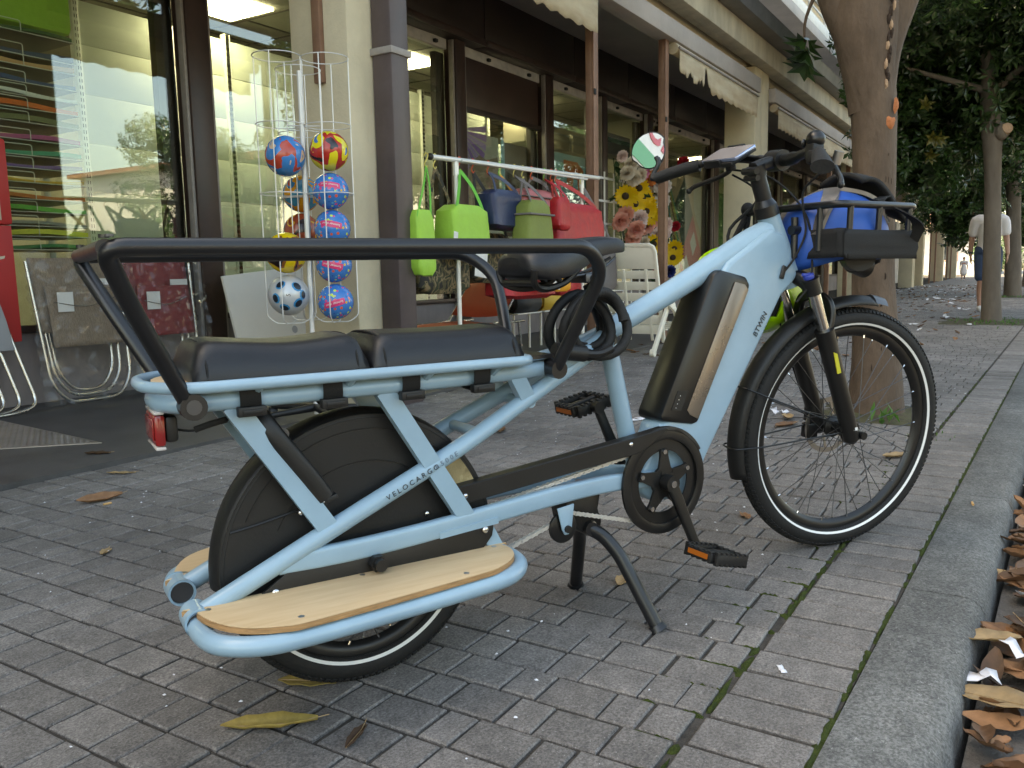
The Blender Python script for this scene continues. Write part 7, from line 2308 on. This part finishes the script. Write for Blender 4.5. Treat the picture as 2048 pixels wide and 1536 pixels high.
# ================================================================ what stands beyond and across the street
def house(label, x0, x1, y0, y1, h, wallm, roofm, face, nwin, nflo, nm='house', balcony=False):
    t = thing(nm, label, 'house', ((x0 + x1) / 2, (y0 + y1) / 2, -.2))
    part(MB().box((x0, y0, -.3), (x1, y1, h)), 'wall', wallm, t, bevel=.03)
    rf = part(MB().prism([(x0 - .4, h), (x1 + .4, h), (x1 + .4, h + .18), ((x0 + x1) / 2, h + 1.5), (x0 - .4, h + .18)], y0 - .4, y1 + .4), 'roof', roofm, t)
    for f in range(nflo):
        for i in range(nwin):
            zc = .9 + f * 3.0
            if face == 'y+':
                xc = x0 + (x1 - x0) * (i + .5) / nwin
                w_ = part(MB().box((xc - .55, y1 - .02, zc), (xc + .55, y1 + .04, zc + 1.5)), 'window', 'white_paint', t, bevel=.01)
                part(MB().box((xc - .47, y1 + .041, zc + .08), (xc + .47, y1 + .05, zc + 1.42)), 'pane', 'window_dark', t)
            else:
                yc = y0 + (y1 - y0) * (i + .5) / nwin
                w_ = part(MB().box((x0 - .04, yc - .55, zc), (x0 + .02, yc + .55, zc + 1.5)), 'window', 'plaster_pink', t, bevel=.01)
                part(MB().box((x0 - .05, yc - .47, zc + .08), (x0 - .041, yc + .47, zc + 1.42)), 'pane', 'window_dark', t)
    return t
house('sunny white house with red roof across the street', -14, -3, -24, -15, 3.4, 'plaster_white', 'roof_tile_red', 'y+', 4, 1)
house('low cream house across the street seen in the shop glass', 2, 14, -27, -18, 3.2, 'cream', 'roof_tile_red', 'y+', 5, 1)
house('pale house across the street beyond the trees', 24, 38, -28, -17, 5.5, 'plaster_white', 'roof_tile_red', 'y+', 5, 2)
# second shop block further along
b2 = thing('far_shop_building', 'second cream arcade building beyond the thick trunk', 'building', (42, 4.3, 0))
P2 = lambda mb, n, mt, **k: part(mb, n, mt, b2, **k)
P2(MB().box((33.2, 5.3, -.1), (51, 5.6, 3.8)), 'shop_wall', 'brown_metal')
for i in range(8):
    x = 33.6 + i * 2.2
    P2(MB().box((x, 5.24, .45), (x + 1.9, 5.299, 3.0)), 'shop_window', 'window_dark')
for a in (33.2, 41.4, 49.2): P2(MB().box((a, 3.26, -.05), (a + .5, 3.75, 3.45)), 'pillar', 'cream', bevel=.012)
for a in (36.5, 38.6, 44.5, 46.6): P2(MB().box((a, 3.3, -.02), (a + .09, 3.36, 3.45)), 'steel_post', 'rust_steel')
P2(MB().box((33.0, 3.14, 3.452), (50.2, 3.5, 3.75)), 'outer_beam', 'cream_stained', bevel=.012)
P2(MB().box((33.0, 2.9, 3.752), (50.4, 5.6, 3.95)), 'roof_slab', 'gutter_metal', bevel=.01)
P2(MB().box((33.2, 5.62, 3.9), (50, 12, 4.6)), 'upper_wall', 'plaster_white')
for a in (34.4, 36.0): P2(MB().box((a, 4.5, .02), (a + 1.0, 4.6, 2.4)), 'shop_shutter', 'shutter_white', bevel=.01)
P2(MB().box((37.2, 5.0, .02), (41, 5.2, 2.2)), 'shop_front', 'plaster_pink', bevel=.01)
# sunlit block closing the view
house('sunlit white apartment block with pink trim at the end of the arcade', 62, 76, 3.0, 22, 13, 'plaster_white', 'roof_tile_red', 'x-', 6, 4, 'apartment_block')
c_ = thing('balcony_band', 'pink balcony bands on the sunlit apartment block', 'balcony', (61.5, 12, 3))
for i in range(4): part(MB().box((61.0, 3.0, 3.3 + i * 3), (61.97, 22, 3.9 + i * 3)), 'parapet', 'plaster_pink', c_, bevel=.02)
# hedge and trees across the street
mat('hedge_leaf', (.05, .11, .025), .5, rnd=.5, transl=.3)
random.seed(91)
for i, (x, y, r, lb) in enumerate(((-9, -12.8, 1.5, 'pale green bush across the street behind the viewer'), (-3, -13, 1.3, 'rounded bush across the street by the white house'), (4, -13, 1.6, 'broad bush across the street by the cream house'), (11, -12.6, 1.4, 'bush across the street beside the cream house'), (18, -13, 1.8, 'tall bush across the street between the houses'), (27, -13, 1.7, 'bush across the street before the pale house'), (60, -3.5, 2.4, 'sunlit bush at the end of the avenue'), (57, 1.2, 1.7, 'sunlit green bush beside the far pillars'), (58, -7, 2.8, 'large sunlit bush at the end of the road'))):
    t = thing('bush', lb, 'bush', (x, y, -.1), group='bushes across the street')
    cm_, rn_ = crown_mesh(200 + i, (x, y, r * .9), (r * 1.3, r, r), 650, -.2)
    part(cm_, 'foliage', 'hedge_leaf', t, flat=True, rnd=rn_)
    part(MB().tube([(x, y, -.2), (x, y, r)], [.09, .04], 8), 'stem', 'bark_grey', t)
for i, (x, y) in enumerate(((-8.5, -14.2), (8.0, -15.6), (20.5, -15))):
    c_ = copy_tree(t3); c_.location = (x, y, -.05); c_.rotation_euler = (0, 0, 2.1 + i * 1.3)
    c_['label'] = ['tree across the street beside the white house', 'tree across the street before the cream house', 'tree across the street between the two pale houses'][i]
    for ch in c_.children: ch.location = -t3.location
sw_ = MB().box((-30, -13.5, -.25), (90, -10.5, -.02))
tag(sw_.build('far_pavement', 'paver'), 'pavement across the street', 'pavement', kind='structure')
